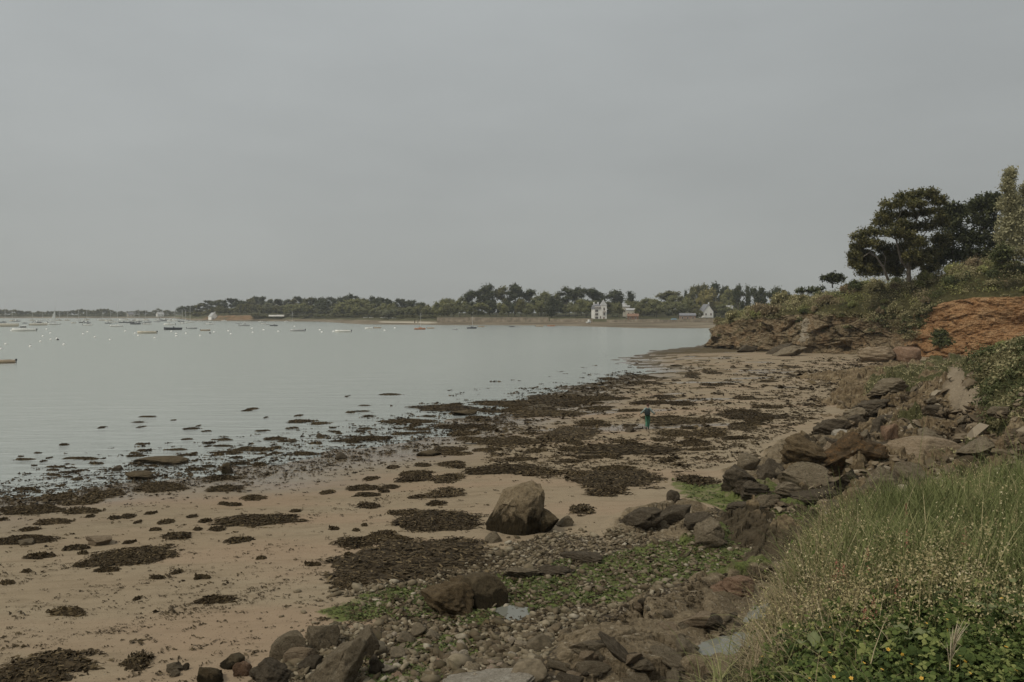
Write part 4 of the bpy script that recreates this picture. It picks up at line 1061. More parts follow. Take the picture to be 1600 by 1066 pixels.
# ================================================================== scrub over the headland
sr = np.random.default_rng(55)
H_ = CLV.shape
def grid_pts(n, r0, r1, dens=None):
    """random points on the cliff mesh between two of its rows, with outward normals"""
    i = r0 + (r1 - r0 - 1.001) * sr.random(n); j = (NS - 1.001) * sr.random(n)
    i0, j0 = i.astype(int), j.astype(int); fi, fj = (i - i0)[:, None], (j - j0)[:, None]
    P_ = CLV[i0, j0] * (1 - fi) * (1 - fj) + CLV[i0 + 1, j0] * fi * (1 - fj) + CLV[i0, j0 + 1] * (1 - fi) * fj + CLV[i0 + 1, j0 + 1] * fi * fj
    return P_, i, j
def scrub_mass(name, P_, hgt, size, mat, label, clump=9, spread=0.5):
    """bushes: each point carries a ragged dome of leaves"""
    n = len(P_); r_ = spread * np.exp(0.38 * sr.normal(size=n)) * 1.25
    N = np.maximum(4, (clump * (r_ / spread) ** 1.6).astype(int))
    idx = np.repeat(np.arange(n), N); m = len(idx)
    d = sr.normal(size=(m, 3)); d[:, 2] = np.abs(d[:, 2]) * 0.9; d /= np.linalg.norm(d, axis=1)[:, None]
    q = (0.55 + 0.5 * sr.random(m))[:, None]
    C = P_[idx] + d * q * r_[idx][:, None] * np.array([1, 1, max(0.6, hgt)]) + np.array([0, 0, 0.1 * hgt])
    C[:, 2] += hgt * 0.5 * np.clip(fbm(P_ / 2.6, 3), -0.2, 1)[idx]
    V, F, k = cards(C, size * (0.55 + 0.8 * sr.random(m)), sr, 0.5, 0.6)
    tone = np.clip(0.45 + 0.35 * sr.normal(size=n) + 0.5 * fbm(P_ / 4.0 + 9, 3), 0, 1)[idx] * 0.7 + 0.3 * sr.random(m)
    return tag(link(name, mesh_np(name, V, F, mat, False, {'var': np.repeat(tone, k)})), label, kind='stuff')
pts, pi_, pj_ = grid_pts(9000, NTF + 1, NTF + 44)
M_SCRUBB = leafmat('withered_scrub', (0.10, 0.078, 0.045), (0.42, 0.33, 0.205), 0.7, 0.15)
m = sr.random(len(pts)) < np.where(pi_ > NTF + 28, 0.4, 1.0); pts = pts[m][:3600]
fld = np.stack([fbm(pts / np.array([5, 5, 9.0]) + 31 * k, 4) + b for k, b in enumerate((0.10, 0.04, -0.05, -0.03))], 1).argmax(1)
for k, (nm, mt_, lb) in enumerate((('scrub', M_SCRUB, 'grey green scrub covering the top of the headland'), ('green_scrub', M_SCRUBG, 'fresh green bramble among the headland scrub'),
        ('dark_thicket', M_SCRUBD, 'dark green thicket among the headland scrub'), ('withered_scrub', M_SCRUBB, 'brownish withered scrub among the green on the headland'))):
    scrub_mass(nm, pts[fld == k], 1.1, 0.28, mt_, lb, 19, 0.72)
# scrub hanging down over the cliff face, thick on the left and round the orange face
pts, pi_, pj_ = grid_pts(16000, 8, NTF)
uu = 800 + F_PX * pts[:, 0] / pts[:, 1]; tv = tf[np.clip(pi_.astype(int), 0, NTF - 1)]
drape = np.interp(uu, [1100, 1130, 1170, 1220, 1260, 1300, 1340, 1380, 1415, 1437, 1450, 1490, 1520, 1600], [1.0, 0.98, 0.90, 0.94, 1.0, 0.90, 0.88, 0.72, 0.36, 0.46, 0.9, 0.99, 1.02, 1.02])
drape = drape + 0.22 * fbm(pts / 4.0 + 20, 3)
hangm = tv > drape
hangm |= (fbm(pts / 2.4 + 40, 3) > 0.34) & (uu < 1430) & (tv > 0.45)
scrub_mass('hanging_scrub', pts[hangm][::2], 0.5, 0.28, M_SCRUB, 'grey green scrub hanging over the brow of the cliff', 14, 0.5)
scrub_mass('dark_scrub', pts[hangm & (fbm(pts / 3.0 + 70, 3) > 0.05)] + np.array([0, -0.25, -0.1]), 0.3, 0.36, M_SCRUBD, 'dark bramble hanging over the brow of the cliff', 7, 0.36)
e = px_tree('cliff_bush', 'dark bush growing out of the middle of the bare orange cliff face', 1470, 540, 126.5,
        [(1462, 522, 8, 6, 0), (1475, 522, 8, 7, 0), (1468, 532, 13, 6, -0.5), (1482, 532, 8, 5, -0.5), (1472, 537, 10, 4, -0.5)], M_SCRUBD, 240, 0.4, 0.25, [([(1470, 542), (1470, 528)], 0.08)], 'bush', core=0.5)

# shrubs that stand out of the scrub one by one
def shrub_meshes(mat, k, n=330):
    out = []
    for i in range(k):
        r = np.random.default_rng(700 + i); E = []
        for j in range(7):
            a = r.random() * 6.28; q = 0.55 * math.sqrt(r.random()); E.append((q * math.cos(a), q * math.sin(a), 0.30 + 0.35 * r.random() * (1 - q), 0.42, 0.42, 0.36))
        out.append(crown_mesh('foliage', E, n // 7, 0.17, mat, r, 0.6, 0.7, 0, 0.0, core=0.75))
    mb = MB()
    for j in range(6): a = j * 1.05; mb.tube([(0, 0, -0.2), (0.25 * math.cos(a), 0.25 * math.sin(a), 0.3), (0.55 * math.cos(a), 0.55 * math.sin(a), 0.62)], [0.03, 0.02, 0.008], 4)
    return out, mb.mesh('stems', M_BARK, True)
SHRUBS = [(shrub_meshes(m_, 3), nm_) for m_, nm_ in ((M_SCRUB, 'grey green'), (M_SCRUBG, 'fresh green'), (M_SCRUBD, 'dark green'), (M_SCRUBB, 'withered brown'))]
def shrub(kind, x, y, z, r, h, label, group):
    (ms, st), _n = SHRUBS[kind]; e = empty('shrub', (x, y, z), sr.random() * 6.28, label, 'shrub', group)
    link('foliage', ms[int(sr.integers(3))], e, scale=(r, r, h)); link('stems', st, e, scale=(r, r, h))
sp_, si_, sj_ = grid_pts(900, NTF - 5, NTF + 32); uu = 800 + F_PX * sp_[:, 0] / sp_[:, 1]; nsh = 0
for q in np.where((uu > 1120) & (uu < 1640))[0]:
    p_ = sp_[q]; kd = int(sr.choice([0, 0, 1, 2, 2, 3])); r_ = 1.35 * math.exp(0.35 * sr.normal())
    if si_[q] < NTF and uu[q] > 1435: continue
    shrub(kd, p_[0], p_[1], p_[2] + 0.05, r_, r_ * 1.25, SHRUBS[kd][1] + ' shrub standing out of the scrub on the brow and slope of the headland', SHRUBS[kd][1] + ' shrubs on the headland')
    nsh += 1
    if nsh >= 170: break

# ---- hillock beside the path
n = 60000
x = 20 + 45 * sr.random(n); y = 36 + 62 * sr.random(n)
hh, pth_, scr_, trf_, _r = slope_q(x, y)
uu = 800 + F_PX * x / y
keep_ = (scr_ > 0.4) & (uu < 1720) & (uu > 1380) & (sr.random(n) < np.interp(y, [36, 55, 98], [1.0, 0.9, 0.4]))
P_ = np.stack([x, y, hh], 1)[keep_]
gg = fbm(P_ / 2.3, 3)
scrub_mass('hillock_scrub', P_[gg > -0.05][:6500], 0.75, 0.20, M_SCRUB, 'tangled grey green scrub on the hillock beside the path', 8, 0.26)
scrub_mass('hillock_bramble', P_[gg <= -0.05][:4200], 0.75, 0.20, M_SCRUBD, 'dark green bramble on the hillock beside the path', 8, 0.28)
hq = np.where((scr_ > 0.8) & (uu > 1500) & (uu < 1640) & (y < 62))[0][:26]
for q in hq:
    kd = int(sr.choice([0, 0, 2, 3, 1])); r_ = 0.65 * math.exp(0.3 * sr.normal())
    shrub(kd, x[q], y[q], hh[q] - 0.1, r_, r_ * 1.1, SHRUBS[kd][1] + ' shrub on the overgrown hillock right of the footpath', SHRUBS[kd][1] + ' shrubs on the hillock')
keep_ = (trf_ > 0.5) & (scr_ <= 0.45) & (uu < 1700)
P_ = np.stack([x, y, hh], 1)[keep_][:4400]
scrub_mass('slope_heath', P_, 0.12, 0.13, M_SCRUB, 'low green heath growing over the rocky slope', 5, 0.22)

# ================================================================== boulders
def boulder_mat(name, stops, weed=0.0, lichen=0.0, weedcol=((0.018, 0.014, 0.008), (0.06, 0.045, 0.024))):
    t = NT(name); p = t.obj()
    off = t.node('ShaderNodeVectorMath', operation='ADD'); t.l.new(p, off.inputs[0])
    cmb = t.node('ShaderNodeCombineXYZ'); r = t.rnd(); t.sock(t.math('MULTIPLY', r, 37.0), cmb.inputs[0]); t.sock(t.math('MULTIPLY', r, 11.0), cmb.inputs[2])
    t.l.new(cmb.outputs[0], off.inputs[1]); q = off.outputs[0]
    big = t.noise(t.mapping(q, (1, 1, 1.8)), 2.2, 10, 0.78); fine = t.noise(q, 9, 7, 0.8)
    c = t.ramp(big, stops)
    c = t.mix(t.rng(fine, 0.36, 0.5, 0.75, 0.0), c, tuple(k * 0.45 for k in stops[0][1]))
    c = t.mix(t.rng(t.noise(q, 26, 6, 0.8), 0.38, 0.52, 0.55, 0.0), c, tuple(k * 0.5 for k in stops[0][1]))
    if lichen: c = t.mix(t.math('MULTIPLY', t.rng(t.noise(q, 3.5, 6, 0.7), 0.60, 0.68), lichen), c, (0.34, 0.30, 0.22))
    h = t.math('ADD', t.math('MULTIPLY', fine, 0.7), big)
    if weed:
        # rockweed clinging to the part of the stone the tide covers
        z = t.node('ShaderNodeSeparateXYZ'); t.l.new(p, z.inputs[0])
        wm = t.rng(t.math('ADD', z.outputs[2], t.math('MULTIPLY', t.math('SUBTRACT', t.noise(q, 2.2, 5, 0.65), 0.5), 1.6)), weed - 0.12, weed + 0.12, 1.0, 0.0)
        wn2_ = t.noise(t.mapping(q, (1, 1, 0.45)), 16, 5, 0.8)
        c = t.mix(wm, c, t.ramp(wn2_, [(0.35, weedcol[0]), (0.7, weedcol[1])]))
        h = t.math('ADD', h, t.math('MULTIPLY', t.math('MULTIPLY', wn2_, wm), 1.2))
    return t.done(t.bsdf(c, 0.86, t.bump(h, 1.0, 0.09), 0.08))
M_BRN = boulder_mat('brown_rock', [(0.28, (0.085, 0.065, 0.042)), (0.5, (0.18, 0.145, 0.096)), (0.75, (0.28, 0.235, 0.165))], 0, 0.4)
M_TAN = boulder_mat('tan_rock', [(0.28, (0.15, 0.11, 0.065)), (0.5, (0.25, 0.19, 0.125)), (0.75, (0.35, 0.285, 0.20))], 0, 0.3)
M_DRK = boulder_mat('dark_rock', [(0.28, (0.042, 0.033, 0.022)), (0.5, (0.095, 0.076, 0.052)), (0.78, (0.18, 0.148, 0.105))], 0, 0.15)
M_PAL = boulder_mat('pale_rock', [(0.28, (0.20, 0.17, 0.125)), (0.5, (0.34, 0.305, 0.245)), (0.75, (0.46, 0.43, 0.37))])
M_RED = boulder_mat('reddish_rock', [(0.28, (0.12, 0.07, 0.042)), (0.5, (0.24, 0.155, 0.10)), (0.75, (0.34, 0.25, 0.175))])
M_WEEDY = boulder_mat('weed_covered_rock', [(0.28, (0.12, 0.09, 0.055)), (0.5, (0.22, 0.17, 0.105)), (0.75, (0.31, 0.25, 0.165))], 0.25)
M_WEEDY2 = boulder_mat('rockweed_on_rock', [(0.28, (0.06, 0.045, 0.028)), (0.5, (0.11, 0.085, 0.05)), (0.75, (0.17, 0.13, 0.08))], 0.35)
M_HAIRY = boulder_mat('brown_algae_on_rock', [(0.28, (0.05, 0.035, 0.018)), (0.5, (0.125, 0.09, 0.05)), (0.75, (0.21, 0.16, 0.095))], 0.0)
M_RUST = boulder_mat('rusty_rock', [(0.25, (0.03, 0.022, 0.013)), (0.5, (0.085, 0.058, 0.032)), (0.68, (0.20, 0.11, 0.045)), (0.85, (0.28, 0.20, 0.12))], 0, 0.3)

_HEX = np.random.default_rng(5)
def cells3(P, k, seed):
    """random value of the nearest of k scattered points, and the gap to the second: broken blocks of a stone"""
    r = np.random.default_rng(seed); S = r.normal(size=(k, 3)); S = S / np.linalg.norm(S, axis=1)[:, None] * (0.35 + 0.7 * r.random((k, 1)))
    D = np.linalg.norm((P[:, None, :] - S[None]) * np.array([1, 1, 1.5]), axis=2); o = np.argsort(D, 1)[:, :2]; v = r.random(k)
    i = np.arange(len(P)); return v[o[:, 0]], D[i, o[:, 1]] - D[i, o[:, 0]]
def rock_verts(seed, sub=4, cuts=9, rough=0.16, lean=0.0, flat=0.0, layers=0.0):
    r = np.random.default_rng(seed); V = ICO[sub][0].copy(); o = r.random(3) * 50
    W = V + 0.12 * np.stack([perlin(V * 2 + o + k * 9) for k in range(3)], 1)
    for _ in range(cuts + 5):                                     # flat broken faces
        n = r.normal(size=3); n[2] *= 0.8; n /= np.linalg.norm(n); d = 0.42 + 0.36 * r.random()
        q = V @ n; m = q > d; V[m] -= np.outer((q[m] - d) * 0.98, n)
    nrm = V / (np.linalg.norm(V, axis=1)[:, None] + 1e-9)
    if cuts > 4:
        cv, gap = cells3(W, 7 + cuts, seed + 3)
        V = V + nrm * ((cv - 0.5) * rough * 0.95 - rough * 0.45 * np.exp(-gap / 0.05))[:, None]
    V = V + nrm * (fbm(V * 1.5 + o, 3)[:, None] * rough * 0.8 + (fbm(V * 4.5 + o, 5, 0.6, ridged=True)[:, None] - 0.3) * rough * 0.45)
    if layers:
        q = V[:, 2] * 3.4 + V[:, 0] * 0.9 + 0.35 * fbm(V * 2 + o, 3); V[:, :2] *= (1 + layers * 0.5 * ((q % 1) ** 2 - 0.4) * np.sign(V[:, :1].T + 9)[0])[:, None]
    V[:, 0] += lean * V[:, 2]
    if flat: V[:, 2] = np.where(V[:, 2] > flat, flat + (V[:, 2] - flat) * 0.25, V[:, 2])
    lo, hi = V.min(0), V.max(0)
    return (V - (lo + hi) / 2) / ((hi - lo) / 2)                  # fills -1..1
_ROCKS = {}
def rock_mesh(seed, mat, sub=4, **k):
    key = (seed, mat.name, sub, tuple(sorted(k.items())))
    if key not in _ROCKS: _ROCKS[key] = mesh_np('boulder', rock_verts(seed, sub, **k), ICO[sub][1], mat, True)
    return _ROCKS[key]

def boulder(u0, u1, vt, vb, label, mat, seed, depth=0.75, name='boulder', sub=None, rz=None, group=None, tilt=0.0, sink=0.5, **k):
    """a stone spanning the photo's columns u0..u1 and rows vt..vb, standing on the shore"""
    if sub is None: sub = 5 if u1 - u0 > 46 else 4
    x, y, z = atg(np.array((u0 + u1) / 2.0), np.array(float(vb)))
    x, y, z = float(x), float(y), float(z)
    w = (u1 - u0) / F_PX * y; d = w * depth
    hpx = (vb - vt) / F_PX * y
    h = max(0.35 * hpx, hpx - 0.45 * d * (EYE - z) / y)
    yc = y + d * 0.42; xc = x * yc / y
    zc = float(ground(np.array([xc]), np.array([yc]))[0])
    zc = min(zc, z + 0.25 * h)
    o = link(name, rock_mesh(seed, mat, sub, **k), None, (xc, yc, zc + h * (1 - sink) / 2), (0, tilt, rz if rz is not None else random.Random(seed).uniform(-0.4, 0.4)), (w / 2, d / 2, h * (1 + sink) / 2))
    return tag(o, label, 'rock', group)

boulder(757, 852, 749, 836, 'big boulder with a bare tan peak and dark weedy foot alone on the sand', M_WEEDY, 3, 0.85, sub=6, lean=0.3, cuts=7, rough=0.13, rz=0.0)
boulder(824, 876, 791, 833, 'dark shaggy stone leaning on the right side of the big tan-peaked boulder', M_WEEDY2, 8, 0.8, lean=0.25, cuts=6)
boulder(868, 897, 804, 823, 'low brown stone behind the shaggy one, rightmost at the big tan-peaked boulder', M_BRN, 12, 0.9)
boulder(757, 784, 831, 849, 'small rounded brown stone at the front left foot of the big tan-peaked boulder', M_BRN, 13, 0.9, cuts=3)
boulder(965, 1037, 797, 832, 'dark wedge of rock, left end of the broken ledge on the shingle', M_DRK, 21, 0.6, cuts=11, lean=0.2)
boulder(1022, 1086, 788, 820, 'dark square-topped rock in the middle of the broken ledge on the shingle', M_DRK, 22, 0.7, cuts=12, flat=0.5)
boulder(1062, 1118, 800, 832, 'dark upright block at the right end of the broken ledge on the shingle', M_DRK, 23, 0.7, cuts=12)
boulder(1075, 1131, 815, 858, 'brown pointed rock in front of the right end of the broken ledge', M_BRN, 24, 0.9, cuts=9, lean=0.3)
boulder(1022, 1046, 812, 830, 'small pale brown block wedged in front of the broken ledge', M_BRN, 25, 0.8, cuts=12)
boulder(1040, 1062, 768, 786, 'small dark stone on the sand behind the broken ledge', M_DRK, 26, 0.9)
boulder(716, 793, 897, 954, 'round dark boulder beside the small tide pool', M_WEEDY2, 31, 0.9, cuts=3, rough=0.1, sub=5)
boulder(652, 740, 908, 966, 'lumpy rock draped in brown hairy algae left of the round dark boulder', M_HAIRY, 32, 0.8, cuts=2, rough=0.3, sub=5)
boulder(690, 752, 900, 940, 'hump of brown algae-covered rock behind the lumpy one', M_HAIRY, 33, 0.8, cuts=3, rough=0.25)
# the group of angular blocks at the bottom edge
boulder(478, 578, 992, 1085, 'large slanting slab with a long grooved top at the bottom edge', M_BRN, 41, 0.9, cuts=10, lean=0.45, sub=5, layers=0.25, rz=0.3, rough=0.07)
boulder(552, 594, 978, 1030, 'upright dark-faced block touching the right end of the large slanting slab', M_BRN, 42, 0.8, cuts=10, rough=0.08)
boulder(474, 532, 973, 1016, 'square brown block at the back of the bottom rock group', M_BRN, 43, 0.8, cuts=11, rough=0.08)
boulder(424, 482, 985, 1030, 'long brown block, left in the back row of the bottom rock group', M_BRN, 44, 0.7, cuts=11, rough=0.08, lean=0.2)
boulder(440, 496, 1010, 1040, 'light grey flat-topped block in the middle of the bottom rock group', M_TAN, 45, 0.8, cuts=11, rough=0.07, flat=0.3)
boulder(462, 506, 1022, 1050, 'dark rounded stone between the flat-topped block and the slanting slab', M_DRK, 46, 0.8, cuts=5)
boulder(384, 458, 1028, 1078, 'broad dark striped boulder front left in the bottom rock group', M_DRK, 47, 0.9, cuts=6, sub=5, layers=0.2)
boulder(366, 394, 1030, 1058, 'reddish brown block left of the broad dark striped boulder', M_RED, 48, 0.8, cuts=9)
boulder(576, 604, 1022, 1056, 'dark stone in the shade right of the large slanting slab', M_DRK, 49, 0.8)
boulder(308, 352, 1036, 1070, 'black weed-covered stone at the bottom edge, left of the reddish block', M_WEEDY2, 50, 0.9, cuts=3, rough=0.25)
boulder(344, 382, 1020, 1046, 'small weed-topped stone behind the black weed-covered stone', M_WEEDY2, 51, 0.9, cuts=4, rough=0.22)
boulder(260, 286, 1034, 1052, 'brown sharp stone lying on the sand left of the bottom rock group', M_BRN, 52, 0.8)
boulder(266, 282, 1046, 1058, 'small rounded stone in front of the brown sharp one', M_BRN, 53, 0.8, cuts=3)
boulder(286, 296, 1036, 1048, 'small dark stone right beside the brown sharp one', M_DRK, 54, 0.8)
boulder(690, 838, 1046, 1100, 'light grey boulder top cut by the bottom edge', M_PAL, 55, 0.9, cuts=5, sub=5, rough=0.1)
boulder(1104, 1152, 906, 934, 'reddish brown knobbly rock at the pools near the grass bank', M_RED, 61, 0.9, cuts=6, rough=0.22)
boulder(1130, 1182, 908, 944, 'bigger reddish rock with a flat split top beside the pools near the grass bank', M_RED, 62, 0.9, cuts=9, rough=0.15, flat=0.4)
boulder(1148, 1180, 902, 922, 'rounded reddish stone behind the split-topped rock at the pools', M_RED, 63, 0.9, cuts=4)
boulder(836, 900, 882, 902, 'low dark rock ledge lying in the shingle right of the round dark boulder', M_DRK, 64, 0.7, cuts=9, layers=0.3)
boulder(786, 850, 884, 906, 'flat brown rock ledge lying in the shingle behind the small tide pool', M_BRN, 65, 0.7, cuts=9, layers=0.3)
boulder(870, 946, 862, 880, 'long low dark ledge in front of the broken ledge', M_DRK, 66, 0.6, cuts=9, layers=0.3)
boulder(136, 182, 835, 853, 'single tan stone on a dark weed patch on the bare sand', M_TAN, 71, 0.9, cuts=5)
boulder(30, 60, 840, 852, 'low stone half buried in weed near the left edge', M_BRN, 72, 0.9)
boulder(976, 992, 664, 676, 'dark round stone standing left of the walking person', M_DRK, 73, 0.9, cuts=4)
boulder(176, 192, 727, 737, 'dark lone stone standing in the shallow water edge', M_DRK, 74, 0.9, cuts=4)
boulder(195, 248, 735, 750, 'dark humped rock at the water edge near the left', M_WEEDY2, 75, 0.8, cuts=4, rough=0.2)
boulder(205, 300, 712, 727, 'long dark weedy rock in the shallow water near the left', M_WEEDY2, 76, 0.5, cuts=4, rough=0.22)
boulder(448, 466, 684, 694, 'dark stone with water round it in the middle of the shallows', M_DRK, 77, 0.9)
boulder(494, 508, 677, 687, 'small dark stone in the shallows left of the broad weed bank', M_DRK, 78, 0.9)
boulder(345, 366, 722, 740, 'dark weedy lump at the edge of the sand', M_WEEDY2, 79, 0.9, rough=0.25)
boulder(522, 542, 706, 718, 'rounded dark stone at the water edge in mid beach', M_DRK, 80, 0.9, cuts=4)
boulder(650, 690, 703, 713, 'low weedy stone on the sand in mid beach', M_WEEDY2, 81, 0.7, cuts=4)
boulder(706, 744, 640, 650, 'weed-covered rock in the long weed bank at the waterline', M_WEEDY2, 82, 0.8, rough=0.25)
# right-hand rocks below the slope
boulder(1219, 1300, 688, 736, 'long dark-brown boulder with a mossy left end beside the sand', M_HAIRY, 91, 0.7, sub=5, cuts=5, rough=0.2, layers=0.22, sink=0.7)
boulder(1275, 1382, 684, 742, 'big rock with rusty orange patches, right of the mossy boulder', M_RUST, 92, 0.7, sub=5, cuts=6, rough=0.18, lean=0.2, layers=0.22, sink=0.7)
boulder(1296, 1333, 674, 693, 'pale grey stone lying above the big rusty rock', M_PAL, 93, 0.8, cuts=6)
boulder(1124, 1192, 732, 770, 'dark square-cut block at the left end of the right-hand rocks', M_DRK, 94, 0.8, sub=5, cuts=10, rough=0.12, layers=0.22, sink=0.7)
boulder(1147, 1190, 711, 736, 'flat-topped grey brown block on the sand behind the dark square-cut block', M_BRN, 95, 0.8, cuts=12, rough=0.06, flat=0.4)
boulder(1176, 1232, 720, 758, 'rough dark rock between the square-cut block and the smooth hump', M_DRK, 96, 0.8, cuts=7, rough=0.2, layers=0.22, sink=0.7)
boulder(1218, 1294, 718, 758, 'smooth grey brown hump of rock in the middle of the right-hand rocks', M_BRN, 97, 0.8, sub=5, cuts=4, rough=0.1, layers=0.22, sink=0.7)
boulder(1200, 1226, 734, 758, 'small rounded rock at the left foot of the smooth hump', M_BRN, 98, 0.8, cuts=4)
boulder(1246, 1290, 742, 762, 'low grey rock in front of the smooth hump', M_BRN, 99, 0.7, cuts=5, layers=0.22, sink=0.7)
boulder(1272, 1334, 748, 784, 'dark broken rock close to the tall grass', M_DRK, 100, 0.8, cuts=8, rough=0.2, layers=0.22, sink=0.7)
boulder(1340, 1404, 732, 778, 'knobbly brown rock behind the tall grass', M_BRN, 101, 0.9, cuts=7, rough=0.25, sub=5, layers=0.2)
boulder(1392, 1446, 722, 764, 'brown block with deep cracks behind the tall grass', M_BRN, 102, 0.9, cuts=11, rough=0.12)
boulder(1386, 1500, 686, 726, 'broad smooth tan rock shelf at the foot of the rocky slope', M_TAN, 103, 0.7, sub=5, cuts=4, rough=0.09, layers=0.15)
boulder(1490, 1570, 692, 730, 'brown rock shelf under the overgrown hillock', M_BRN, 104, 0.7, cuts=6, layers=0.2)
boulder(1222, 1306, 770, 792, 'long low dark rock with weed on the shingle below the right-hand rocks', M_DRK, 105, 0.6, cuts=6, layers=0.3)
boulder(1128, 1190, 782, 804, 'low dark rounded rock on the shingle, left of the long low one', M_DRK, 106, 0.7, cuts=5, layers=0.2)
boulder(1170, 1222, 776, 800, 'low brown rock with green weed round it below the right-hand rocks', M_BRN, 107, 0.7, cuts=5)
boulder(1292, 1320, 780, 802, 'straight-edged grey stone at the very edge of the tall grass', M_BRN, 108, 0.7, cuts=12, rough=0.05)
boulder(1356, 1384, 656, 684, 'dark cracked rock in the middle of the rocky slope', M_DRK, 109, 0.8, cuts=8)
boulder(1376, 1400, 664, 690, 'reddish dark rock in the middle of the rocky slope', M_RED, 110, 0.8, cuts=8)
boulder(1332, 1420, 541, 566, 'long smooth tan rock shelf at the foot of the orange cliff', M_TAN, 111, 0.6, sub=5, cuts=6, rough=0.12, layers=0.2)
boulder(1398, 1440, 546, 566, 'pinkish rock right of the long smooth shelf at the foot of the orange cliff', M_RED, 112, 0.8, cuts=7)
boulder(1190, 1236, 536, 554, 'slanting dark slab at the foot of the headland cliff', M_DRK, 113, 0.7, cuts=9, lean=0.6)
boulder(1204, 1262, 540, 557, 'brown slanting slab at the foot of the headland cliff', M_BRN, 114, 0.7, cuts=9, lean=0.6)
boulder(1146, 1180, 538, 551, 'dark low slab at the seaward foot of the headland cliff', M_DRK, 115, 0.7, cuts=9, lean=0.5)
boulder(1284, 1330, 580, 590, 'dark weedy ridge of rock on the far flats below the cliff', M_WEEDY2, 116, 0.6, cuts=4)

boulder(1300, 1352, 742, 776, 'dark cracked ledge rock just right of the low grey rock', M_DRK, 117, 0.8, cuts=9, rough=0.2, layers=0.22, sink=0.7)
boulder(1150, 1206, 752, 776, 'dark low ledge in front of the square-cut block', M_DRK, 118, 0.7, cuts=10, layers=0.25)
boulder(1200, 1262, 756, 780, 'brown low ledge in front of the small rounded rock', M_BRN, 119, 0.7, cuts=10, layers=0.25)
boulder(1300, 1360, 640, 664, 'long brown ledge rising from the sand at the left edge of the slope', M_BRN, 120, 0.6, cuts=10, layers=0.3, lean=0.4)
boulder(1330, 1392, 612, 640, 'long tilted dark ledge at the upper left edge of the slope', M_DRK, 121, 0.6, cuts=10, layers=0.3, lean=0.4)
boulder(1348, 1420, 594, 616, 'tilted grey brown ledge at the top left corner of the slope', M_BRN, 122, 0.6, cuts=10, layers=0.3, lean=0.4)
boulder(1268, 1330, 656, 684, 'dark tilted ledge above the pale grey stone', M_DRK, 123, 0.6, cuts=10, layers=0.3, lean=0.4)
boulder(1420, 1480, 668, 690, 'broken brown ledge above the broad smooth rock shelf', M_BRN, 124, 0.7, cuts=10, layers=0.3)
# angular rocks scattered over the slope: alike, told apart by nothing
rb = np.random.default_rng(71); GR = 'loose rocks on the rocky slope'
nb = 0
_u, _v = rb.uniform(1235, 1560, 1500), rb.uniform(590, 715, 1500)
_X, _Y, _Z = atg(_u, _v); _Q = slope_q(_X, _Y)
for i in range(1500):
    x, y, z = float(_X[i]), float(_Y[i]), float(_Z[i])
    h, pth_, scr_, trf_, rise = [q[i:i + 1] for q in _Q]
    if rise[0] < 0.15 or pth_[0] > 0.2 or scr_[0] > 0.4 or y > 78 or (trf_[0] > 0.6 and rb.random() < .7): continue
    s = 0.25 * math.exp(0.5 * rb.normal()) * (1.2 if rise[0] < 0.8 else 1)
    o = link('slope_rock', rock_mesh(int(rb.integers(200, 212)), [M_BRN, M_TAN, M_BRN, M_DRK, M_DRK][int(rb.integers(5))], 4, cuts=12, rough=0.16), None, (x, y, z + 0.1 * s), (rb.uniform(-.5, .5), rb.uniform(-.5, .5), rb.uniform(0, 6.28)), (s * rb.uniform(0.9, 1.7), s * rb.uniform(.7, 1.1), s * rb.uniform(.5, .9)))
    tag(o, 'loose angular brown rock on the broken slope below the footpath', 'rock', GR)
    nb += 1
    if nb >= 80: break

# ================================================================== seaweed
M_WEED = NT('seaweed'); t = M_WEED; v_ = t.attr('var')
c = t.ramp(t.math('ADD', v_, t.rng(t.rnd(), 0, 1, -0.15, 0.15)), [(0.0, (0.024, 0.017, 0.009)), (0.5, (0.062, 0.045, 0.024)), (1.0, (0.15, 0.112, 0.06))])
M_WEED = t.done(t.bsdf(c, 0.7, None, 0.1))
M_GREENW = NT('green_weed'); t = M_GREENW; c = t.ramp(t.attr('var'), [(0.0, (0.045, 0.055, 0.018)), (0.6, (0.105, 0.125, 0.04)), (1.0, (0.20, 0.215, 0.085))])
M_GREENW = t.done(t.bsdf(c, 0.6, None, 0.12))

def frond_strips(C, head, L, W, lift, rng):
    """ribbons of weed: four cross-sections, lying down with a wave in them"""
    n = len(C); k = 4; V = np.zeros((n, k, 2, 3)); bend = rng.normal(size=n) * 0.9
    px_, py_ = C[:, 0].copy(), C[:, 1].copy(); a = head.copy()
    for i in range(k):
        w = W * (0.55, 1.0, 0.9, 0.3)[i]
        zz = C[:, 2] + lift * np.sin(i * 1.1 + rng.random(n) * 2) * 0.5 * (1 - 0.2 * i)
        dx, dy = -np.sin(a) * w / 2, np.cos(a) * w / 2; roll = rng.normal(size=n) * 0.35 * w
        V[:, i, 0] = np.stack([px_ + dx, py_ + dy, zz + roll], 1); V[:, i, 1] = np.stack([px_ - dx, py_ - dy, zz - roll], 1)
        px_ = px_ + np.cos(a) * L / (k - 1); py_ = py_ + np.sin(a) * L / (k - 1); a = a + bend / (k - 1)
    b = (np.arange(n) * k * 2)[:, None]
    F = np.concatenate([b + np.array([[2 * i, 2 * i + 1, 2 * i + 3, 2 * i + 2]]) for i in range(k - 1)])
    return V.reshape(-1, 3), F, k * 2

